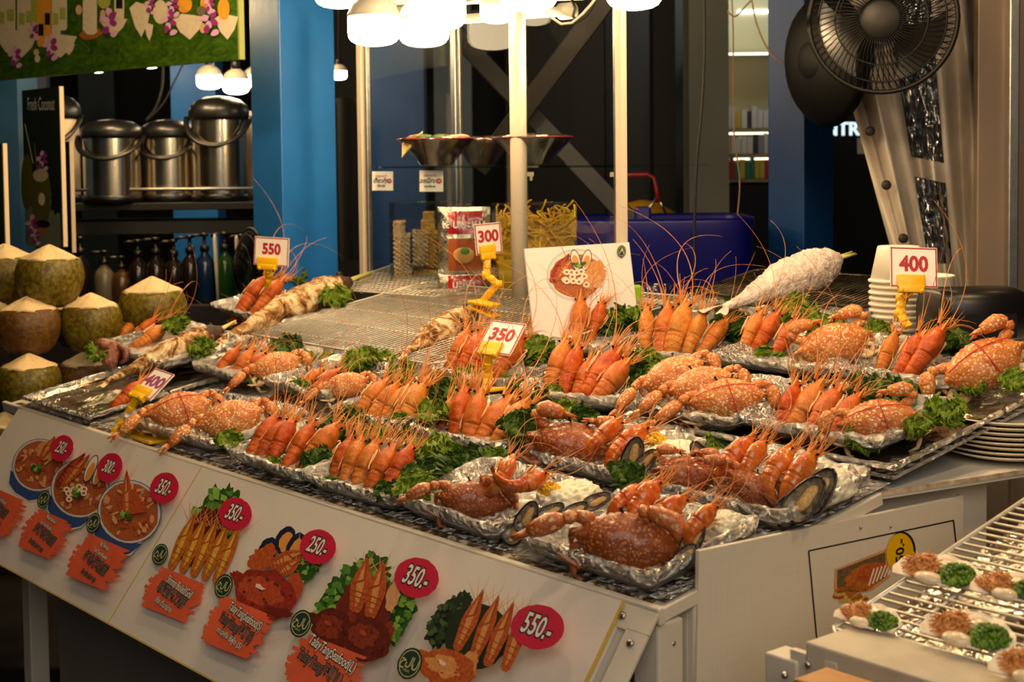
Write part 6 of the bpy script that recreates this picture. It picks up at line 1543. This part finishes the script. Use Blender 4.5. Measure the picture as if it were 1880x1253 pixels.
# bottles with pumps on the counter below
t = thing('bar_counter', 'dark counter behind the coconuts', 'counter', Matrix.Translation((at(300, 560, 5.6).x, 5.75, 0)))
zb_ = at(400, 555, 5.6).z; m = MB(); m.box((0, 0, zb_/2), (1.9, .5, zb_), 0); m.build('counter_body', plain('dark_counter', (26, 20, 18), .5), t, False, .004)
SYR = [plain('green_syrup', (30, 62, 12), .15), plain('blue_syrup', (14, 36, 66), .15), plain('brown_syrup', (28, 17, 10), .15), plain('amber_syrup', (70, 46, 16), .2), plain('cream_syrup', (104, 92, 74), .3)]
for i, (px_, ytop, v, nm) in enumerate(((375, 428, 1, 'blue syrup bottle with black pump beside the dark fan'), (412, 426, 0, 'green syrup bottle with black pump beside the dark fan'), (348, 432, 2, 'dark syrup bottle with pump between coconut and blue bottle'), (444, 430, 0, 'green syrup bottle half behind the dark fan'), (222, 470, 3, 'amber bottle standing above the second-row coconut'), (146, 434, 2, 'dark pump bottle beside the Fresh Coconut sign'), (190, 460, 4, 'cream bottle between pump bottle and amber bottle'), (252, 440, 2, 'dark pump bottle behind the far coconut'), (285, 436, 2, 'dark tall pump bottle behind the long prawn feelers'), (318, 440, 2, 'dark pump bottle in the shadow below the kettles'))):
    Y = 5.58; p = at(px_, ytop, Y); h = p.z-zb_
    t = thing('pump_bottle', nm, 'bottle', Matrix.Translation((p.x, Y, zb_)), 'syrup bottles on the dark counter')
    m = MB(); m.lathe([(.034, 0), (.038, .01), (.038, h*.52), (.03, h*.62), (.014, h*.70), (.014, h*.76)], 20, 0); m.build('bottle_body', SYR[v], t)
    m = MB(); m.lathe([(.018, h*.74), (.018, h*.82), (.007, h*.83), (.007, h*.95), (.016, h*.96), (.014, h)], 14, 0); m.tube([(0, 0, h*.97), (-.035, -.01, h*.97), (-.05, -.012, h*.94)], .006, 6, 0); m.build('pump', BLACKP, t)
for i, (px_, y0, y1, lab) in enumerate(((396, 430, 510, 'white ladle handle between the syrup bottles'), (436, 432, 500, 'white ladle handle beside the dark fan'))):
    a, b = at(px_+4, y1, 5.55), at(px_-2, y0, 5.55); a.z = zb_; t = thing('ladle', lab, 'ladle', Matrix.Translation(a)); m = world_mb(t); m.tube([a, lerp(a, b, .5), lerp(a, b, .93), b], [.014, .018, .018, .008], 10, 0, .4); m.build('handle', plain('white_ladle', (206, 196, 180), .4), t)

# ---- fans
def fan(p, r, axis, lab, grill=True, blades=3, wires=56, full=True):
    ax = V(axis).normalized(); M = frame(p, ax.cross(UP), ax)
    t = thing('wall_fan', lab, 'fan', M)
    if grill:
        for nm, z0, z1, rin in (('front_grille', .045, .10, .24), ('rear_grille', -.045, -.10, .30)):
            m = MB(); wr = .0014
            for i in range(wires):
                a = 2*math.pi*i/wires; tw = .35 if z1 > 0 else .0
                pts = []
                for k in range(8):
                    u = k/7; rr = r*lerp(rin, 1, u); z = r*lerp(z1*4.2, 0, u**2.2)*.75*(1 if True else 1)+0
                    pts.append((rr*math.cos(a+tw*u), rr*math.sin(a+tw*u), z))
                m.tube(pts, wr, 4, 0)
            for q in (rin, .62, .86):
                zz = r*lerp(z1*4.2, 0, ((q-rin)/(1-rin))**2.2)*.75; m.tube([(r*q*math.cos(a*.131), r*q*math.sin(a*.131), zz) for a in range(49)], .0022, 5, 0)
            m.build(nm, FANB, t)
        m = MB(); m.tube([(r*math.cos(a*.131), r*math.sin(a*.131), 0) for a in range(49)], .0065, 8, 0); m.build('rim_ring', FANB, t)
    else:
        m = MB(); m.lathe([(.01, r*.34), (r*.5, r*.30), (r*.9, r*.12), (r, 0), (r*.9, -r*.12), (r*.5, -r*.30), (.01, -r*.34)], 32, 0); m.build('cover', FANB, t)
    m = MB(); m.lathe([(r*.30, r*.26), (r*.30, r*.30), (r*.24, r*.335), (.01, r*.345)], 28, 0); m.build('hub_cap', FANB, t)
    for q in range(blades):
        m = MB(); a0 = 2*math.pi*q/blades+.4
        m.grid(8, 9, lambda u, v: V((math.cos(a0+(v-.5)*1.5*(.35+.65*u))*r*(.2+.66*u), math.sin(a0+(v-.5)*1.5*(.35+.65*u))*r*(.2+.66*u), r*(.10*(v-.5)*2))), 0); m.build('blade', plain('smoky_blade', (16, 15, 15), .3), t)
    m = MB(); m.lathe([(.01, -r*.75), (r*.22, -r*.72), (r*.3, -r*.5), (r*.3, -r*.25), (r*.2, -r*.15)], 22, 0); m.build('motor_housing', FANB, t)
    m = MB(); m.tube([(0, 0, -r*.6), (0, -r*.3, -r*.9), (0, -r*.9, -r*1.1)], .02, 8, 0); m.build('bracket', FANB, t)
    return t
pf = at(1620, 36, 3.85); fan(pf, px2m(132, 3.85), (EY-pf)*1.+V((-.25, 0, .1)), 'black wall fan with wire cage in front of the plastic curtain', wires=64)
pf = at(1517, 110, 4.3); fan(pf, px2m(124, 4.3), V((-.95, -.42, -.05)), 'dark fan seen nearly edge-on beside the blue pillar', False)
pf = at(462, 494, 4.95); fan(pf, px2m(74, 4.95), V((-.86, -.5, 0)), 'black fan behind the 550 card, cage seen from the side', True, 3, 40)

# ---- plastic curtain and metal panels
CURT = NT_('translucent_beige_vinyl'); _o = CURT.coords(False)
CURT.base(CURT.ramp(CURT.noise(_o, 5, 4), [(.3, rgb(186, 174, 160)), (.7, rgb(224, 214, 202))])).set(rough=.35, coat=.3); CURT.bump(CURT.noise(CURT.coords(False, scale=(3, 3, 1)), 6, 4), .2, .02); CURT = CURT.mat
def cpx(u, v, off=0.):
    """u across, v down the curtain as it hangs gathered against the panel"""
    xl = lerp(1500, 1662, max(0, v)) if v < 2 else 0; xr = 1792
    x = lerp(xl, xr, u); y = lerp(-60, 545, v)
    Y = 4.35+.055*math.sin(u*15+v*2.2)+.03*math.sin(u*33-v*3)+.10*u+off
    return at(x, y, Y)
t = thing('plastic_curtain', 'gathered beige plastic curtain with clear window and eyelets', 'curtain', Matrix.Translation(cpx(.5, 1)))
m = world_mb(t); m.grid(50, 40, lambda u, v: cpx(u*.40, v), 0); m.grid(30, 40, lambda u, v: cpx(.70+u*.30, v), 0); m.grid(20, 6, lambda u, v: cpx(.40+u*.30, .575+.06*v+.02*u), 0); m.grid(20, 8, lambda u, v: cpx(.40+u*.30, .9+.1*v), 0); m.build('curtain_sheet', CURT, t)
m = world_mb(t); r = random.Random(3)
m.grid(60, 120, lambda u, v: cpx(.40+u*.30, v*.92, .012+.012*mnoise.noise(V((u*16, v*18, 2)))+.008*mnoise.noise(V((u*40, v*30, 8)))), 0); m.build('clear_window', PVC, t)
m = world_mb(t); m.grid(10, 40, lambda u, v: cpx(u*.10-.02, v, -.012), 0); m.build('white_hem', plain('white_vinyl_hem', (226, 214, 196), .4, var=.08), t)
for px_, py_ in ((1597, 241), (1627, 340), (1658, 438)):
    p = at(px_, py_, 4.28); m = world_mb(t); m.lathe([(px2m(9, 4.3), 0), (px2m(9, 4.3), .004), (px2m(5, 4.3), .006)], 18, 0, frame(p, V((1, 0, 0)), V((0, -1, 0))), True, True); m.build('eyelet', plain('dark_eyelet', (40, 34, 30), .5), t)
PAN = plain('taupe_metal_panel', (150, 130, 112), .4, .3, var=.08, vscale=2)
for x0, x1, Y, nm in ((1790, 1853, 4.25, 'wall_panel_near'), (1857, 1990, 4.30, 'wall_panel_far')):
    a, b = at(x0, 300, Y), at(x1, 300, Y); m = MB(); m.box((0, 0, 1.6), (b.x-a.x, .04, 3.2), 0); o = m.build(nm, PAN, None, False, .004); o.location = ((a.x+b.x)/2, Y, 0); tag(o, kind='structure')
a = at(1852, 300, 4.24); m = MB(); m.box((0, 0, 2.05), (.03, .05, 2.2), 0); o = m.build('trim_panel_joint', ALU, None, False, .004); o.location = (a.x, 4.22, 0); tag(o, kind='structure')

# ---- things behind the cabinet
def beam_px(name, lab, p, q, Y0, Y1, w_, mat, cat='beam'):
    t = thing(name, lab, cat, Matrix.Translation(at(p[0], p[1], Y0))); m = world_mb(t)
    m.beam(at(p[0], p[1], Y0), at(q[0], q[1], Y1), px2m(w_, Y0), .06, 0, V((0, -1, 0))); m.build('steel_tube', mat, t, False, .004); return t
TRU = plain('grey_steel_truss', (46, 42, 38), .5, .4, var=.2)
beam_px('truss_beam', 'steel brace rising to the cabinet corner behind the glass', (880, 310), (1128, -20), 5.2, 5.0, 36, TRU)
beam_px('truss_beam', 'steel brace falling behind the bowls and shelf', (835, 60), (1180, 430), 5.35, 5.2, 34, plain('dark_steel_truss', (34, 33, 35), .5, .4, var=.2))
t = thing('storage_tub', 'large deep blue plastic tub behind the noodle poster', 'tub', Matrix.Translation(at(1220, 520, 5.0)))
p0, p1 = at(1040, 420, 4.9), at(1378, 400, 5.1); zt0 = at(1200, 402, 4.95).z; m = MB(); rings = []
for z, e in ((.0, .0), (zt0-.05, .02), (zt0-.012, .05), (zt0, .04), (zt0-.01, .0), (.05, -.03)):
    ring = []
    for i in range(48):
        a = 2*math.pi*i/48; c, s = math.cos(a), math.sin(a); ring.append(V(((p1.x-p0.x)/2*(1+e*.4)*math.copysign(abs(c)**.35, c), .26*(1+e)*math.copysign(abs(s)**.35, s), z)))
    rings.append(ring)
m.loft(rings, 0, cap1=True); t.location = ((p0.x+p1.x)/2, 5.2, 0); m.build('tub_body', BLUET, t)
m = MB(); q = at(1180, 395, 5.0); m.box((q.x-t.location.x, -.2, zt0+.01), (px2m(30, 5), .06, .06), 0); m.build('lug', BLUET, t, False, .01)
t = thing('yellow_container', 'dark yellow container behind the blue tub', 'container', Matrix.Translation(at(1180, 400, 5.8))); m = MB(); zq = -t.matrix_world.translation.z; m.lathe([(.15, zq), (.17, zq*.5), (.17, -.06), (.13, .02), (.06, .06), (.01, .07)], 26, 0); m.build('container_body', plain('dull_yellow', (170, 128, 10), .5), t)
t = thing('hand_trolley', 'folded trolley with a red handle behind the tub', 'trolley', Matrix.Translation(at(1190, 385, 5.6))); m = world_mb(t)
m.tube([at(x, y, 5.6) for x, y in ((1152, 322), (1188, 320), (1200, 326), (1206, 350), (1210, 372))], .008, 8, 0); m.build('handle', plain('dark_red_plastic', (130, 16, 20), .4), t)
m = world_mb(t); m.tube([at(1208, 362, 5.6), at(1222, 392, 5.6)], .006, 6, 0); m.tube([at(1206, 362, 5.6), at(1186, 392, 5.6)], .006, 6, 0); m.build('frame_tube', ALU, t)
t = thing('plastic_bowl', 'clear plastic bowl beside the poster edge', 'bowl', Matrix.Translation(at(1192, 545, 3.95))); m = MB(); m.lathe([(.05, -.03), (.065, .02), (.068, .035), (.066, .035), (.06, .02)], 26, 0, cap1=False); m.build('bowl_wall', ACRYL, t)
t = thing('green_box', 'small lime green plastic box beside the poster edge', 'box', Matrix.Translation(at(1166, 545, 3.8))); m = MB(); m.box((0, 0, -.02), (.03, .04, .10), 0); m.build('box_body', plain('lime_plastic', (150, 196, 20), .4), t, False, .004)
# hanging cables
def cable(lab, pts, Y, r_, mat, name='hanging_cable'):
    t = thing(name, lab, 'cable', Matrix.Translation(at(pts[0][0], pts[0][1], Y))); P_ = [at(x, y, Y) for x, y in pts]; q = []
    for i in range(len(P_)-1):
        a, b, c, d = P_[max(i-1, 0)], P_[i], P_[i+1], P_[min(i+2, len(P_)-1)]
        for k in range(6):
            u = k/6; q.append(.5*((2*b)+(c-a)*u+(2*a-5*b+4*c-d)*u*u+(3*b-a-3*c+d)*u**3))
    q.append(P_[-1]); m = world_mb(t); m.tube(q, r_, 6, 0); m.build('wire', mat, t)
cable('black cable hanging in front of the grey pillar', [(1293, -30), (1293, 100), (1288, 200), (1279, 300), (1275, 420), (1276, 545)], 4.6, .0042, BLACKM)
BW = plain('beige_wire', (140, 112, 84), .5)
cable('beige wire hanging before the lit book shelves', [(1342, -30), (1346, 60), (1346, 150), (1348, 250), (1358, 330), (1354, 395)], 4.9, .0024, BW)
cable('drooping beige wire looping over the blue pillar', [(1376, -30), (1388, 40), (1410, 90), (1440, 115), (1470, 90), (1484, 62)], 4.7, .0028, BW)
cable('tangled beige wire at the ceiling', [(1335, 20), (1350, 30), (1372, 8), (1390, -10)], 4.8, .0026, BW)
cable('dark cables behind the kettles', [(300, 110), (298, 160), (285, 200), (268, 222)], 6.6, .006, BLACKM)
cable('thin dark cable crossing behind the kettles', [(345, 100), (320, 150), (300, 190), (270, 222)], 6.6, .004, BLACKM)

# ---- lit shop far behind
sx0, sx1 = at(1325, 200, 9.0).x, at(1425, 200, 9.0).x
o = None
t = thing('book_shelf', 'lit white shop shelves with books beyond the blue pillar', 'shelf', Matrix.Translation(((sx0+sx1)/2, 9.3, 0))); W_ = sx1-sx0+.3
CRS = plain('shop_cream', (206, 200, 160), .6)
m = MB(); m.box((0, .2, 1.6), (W_, .03, 3.4), 0); m.build('back_panel', CRS, t, False)
SLIT = lamp_mat('shelf_strip_light', (1., .86, .62, 1), 2.2)
zl = [at(1370, y, 9.0).z for y in (88, 238, 286, 332)]
for i, z in enumerate(zl):
    m = MB(); m.box((0, .05, z), (W_, .3, .025), 0); m.build('shelf_board', CRS, t, False)
    if i < 3: m = MB(); m.box((0, -.06, z-.02 if i else z-.02), (W_*.96, .02, .012), 0); m.build('strip_light', SLIT, t, False)
m = MB(); m.box((0, .0, zl[3]/2-.02), (W_, .3, zl[3]-.02), 0); m.build('dark_base', DARK, t, False)
rr = random.Random(9)
BK = [plain('book_%s' % n, c, .6) for n, c in (('white', (220, 214, 204)), ('red', (190, 40, 50)), ('green', (60, 120, 100)), ('grey', (150, 150, 150)), ('yellow', (210, 180, 60)), ('dark', (60, 60, 64)))]
for row in (1, 2, 3):
    x = -W_/2+.15; n_ = 0
    while x < W_/2-.1 and n_ < 12:
        w_ = rr.uniform(.018, .035); hgt = rr.uniform(.10, .135)
        b = thing('book', 'book, %s from the grey pillar on the %s lit shelf' % ((ORD+['ninth', 'tenth', 'eleventh', 'twelfth'])[n_], ('upper', 'middle', 'lower')[row-1]), 'book', Matrix.Translation(((sx0+sx1)/2+x+w_/2, 9.22, zl[row]+.0125)), 'books on the lit shop shelves')
        m = MB(); m.box((0, 0, hgt/2), (w_, .1, hgt), 0); m.build('cover', rr.choice(BK if row == 3 else BK[:1]*3+BK), b, False)
        x += w_+.004; n_ += 1
a = at(1383, 22, 9.5); t = thing('shop_strip_lamp', 'bright linear ceiling lamp in the shop behind', 'lamp', Matrix.Translation(a)); m = MB(); m.box((0, 0, 0), (px2m(58, 9.5), .05, .02), 0); m.build('lamp_tube', lamp_mat('cool_strip_lamp', (.9, 1., .92, 1), 4.), t, False)
# glowing shop sign
t = thing('shop_sign', 'glowing white letters NTRA beyond the plastic curtain', 'sign', frame(at(1556, 238, 8.5), V((1, 0, 0)), V((0, -1, 0))))
text('letters', 'NTRA', t, Matrix.Identity(4), px2m(34, 8.5), lamp_mat('sign_letters', (.66, .84, 1., 1), 1.1), .002, .01, 'CENTER', .95)
t = thing('notice_sheet', 'white notice sheet on the shop front by the curtain', 'paper', frame(at(1600, 268, 8.45), V((1, 0, 0)), V((0, -1, 0)))); m = MB(); m.box((0, 0, 0), (.16, .09, .004), 0); m.build('sheet', CARDW, t, False)  # loose paper sheet standing free, not a mounted sign

# ---- rooms edges
def wallbox(name, c, s, mat): m = MB(); m.box((0, 0, 0), s, 0); o = m.build(name, mat, None, False); o.location = c; return tag(o, kind='structure')
wallbox('floor', (0, 4.5, -.05), (14, 13, .1), plain('dark_floor_tiles', (40, 36, 32), .5, var=.3))
wallbox('ceiling', (0, 5.5, 3.35), (14, 11.5, .1), plain('dark_ceiling', (24, 24, 24), .8))
wallbox('wall_back', (0, 10.2, 1.6), (14, .1, 3.6), DARK)
wallbox('wall_left', (-6.5, 5, 1.6), (.1, 11, 3.6), DARK)
wallbox('wall_right', (6.5, 5, 1.6), (.1, 11, 3.6), DARK)
for x0, x1, Y, nm, mt in ((150, 215, 8.6, 'wall_panel_teal', plain('teal_dark_panel', (22, 40, 48), .5)), (480, 760, 9.2, 'wall_panel_grey', DARKG), (930, 1110, 9.4, 'wall_panel_brown', plain('brown_dark_panel', (40, 32, 26), .6)), (1112, 1262, 9.5, 'wall_panel_slate', plain('slate_panel', (40, 42, 42), .6))):
    a, b = at(x0, 300, Y), at(x1, 300, Y); wallbox(nm, ((a.x+b.x)/2, Y, 1.6), (b.x-a.x, .06, 3.3), mt)
a, b = at(28, 200, 8.4), at(90, 200, 8.4); wallbox('wall_panel_lit', ((a.x+b.x)/2, 8.4, 1.7), (b.x-a.x, .06, 3.3), plain('bluish_panel', (120, 130, 160), .6))
for i, (x, y, h) in enumerate(((700, 250, 60), (1090, 300, 90))): pass
# black sack in free air behind the pillar, drawn as a rippled sheet
t = thing('black_sack', 'black sack behind the blue pillar beside the cabinet', 'cloth', Matrix.Translation(at(640, 330, 5.6))); m = MB(); m.grid(14, 14, lambda u, v: V(((u-.5)*.16, .02*math.sin(u*12), (v-.5)*.62)), 0); m.build('cloth', plain('black_cloth', (14, 13, 13), .9), t)
m = world_mb(t)
# juice stall lamps and the lamps above the customers' side
for px_, py_, Y, wpx, lab in ((384, 138, 6.3, 46, 'bulb above the tall kettle'), (433, 146, 6.1, 48, 'bulb beside the blue pillar above the kettles'), (468, 138, 6.5, 40, 'bulb half behind the blue pillar'), (179, 120, 7.0, 24, 'small bulb under the green banner'), (277, 112, 7.0, 24, 'small bulb under the banner near the kettles'), (622, 130, 5.8, 30, 'bulb peeping out behind the blue pillar')):
    bulb(at(px_, py_, Y), px2m(wpx, Y)/2, lab, False, .5, 'lit bulbs of the juice stall')
# ================================================================ bare point lights: the stall's bulb rows above the picture, plus added fills
def pt_light(p, w, r=.05, col=(1., .68, .35)):
    l = bpy.data.lights.new('unseen_light', 'POINT'); l.energy = w; l.color = col; l.shadow_soft_size = r
    o = bpy.data.objects.new('unseen_light', l); COL.objects.link(o); o.location = p
for a_, b_, z_, w in ((.15, .55, 2.02, 13), (.0, 1.05, 2.15, 12), (1.5, .62, 2.02, 13), (2.1, .8, 2.1, 15), (.25, -.25, 2.25, 7), (1.15, -.35, 2.3, 6), (2.1, -.2, 2.3, 4), (-.55, .55, 2.0, 8), (.85, 1.3, 2.0, 13)):  # bulb rows out of view; the last light is added to brighten the white fish
    p = C0+A*a_+B*b_; pt_light(V((p.x, p.y, z_)), w)
for x, y, z, w in ((-1.2, 4.1, 2.3, 10), (-1.55, 5.6, 2.2, 18), (-1.0, 5.35, 2.3, 14), (-.9, 3.95, 2.3, 3), (1.5, 3.6, 2.35, 2.5), (-.1, 4.3, 1.9, 6), (.15, 3.98, 1.9, 7), (-1.3, 5.55, 2.1, 10)): pt_light(V((x, y, z)), w)  # bare lights added to brighten the banner, kettles and cabinet inside
pt_light(V((1.4, 8.8, 2.8)), 16, .2, (.95, .95, .85))
l = bpy.data.lights.new('mall_fill', 'AREA'); l.energy = 80; l.size = 3.; l.color = (1., .88, .72)  # unseen area light, a front fill standing in for the mall's general light
o = bpy.data.objects.new('mall_fill', l); COL.objects.link(o); o.location = (.5, -2.0, 3.1); o.rotation_euler = (.5, 0, 0)
w = bpy.data.worlds.new('hall'); scene.world = w; w.use_nodes = True
w.node_tree.nodes['Background'].inputs[0].default_value = (.5, .62, .8, 1); w.node_tree.nodes['Background'].inputs[1].default_value = .02
vs = scene.view_settings; vs.view_transform = 'Standard'; vs.look = 'None'; vs.gamma = 1.; vs.use_curve_mapping = False; vs.exposure = .28
bpy.context.view_layer.update(); _dg = bpy.context.evaluated_depsgraph_get()
for _o in [q for q in bpy.data.objects if q.type == 'FONT']:        # lettering becomes plain meshes
    _me = bpy.data.meshes.new_from_object(_o.evaluated_get(_dg)); _n = _o.name
    _new = bpy.data.objects.new(_n+'_', _me); COL.objects.link(_new); _new.parent = _o.parent; _new.matrix_local = _o.matrix_local.copy()
    bpy.data.objects.remove(_o); _new.name = _n
scene.cycles.use_denoising = True; scene.cycles.max_bounces = 8; scene.cycles.transparent_max_bounces = 16; scene.cycles.sample_clamp_indirect = 4.
scene.cycles.caustics_reflective = False; scene.cycles.caustics_refractive = False
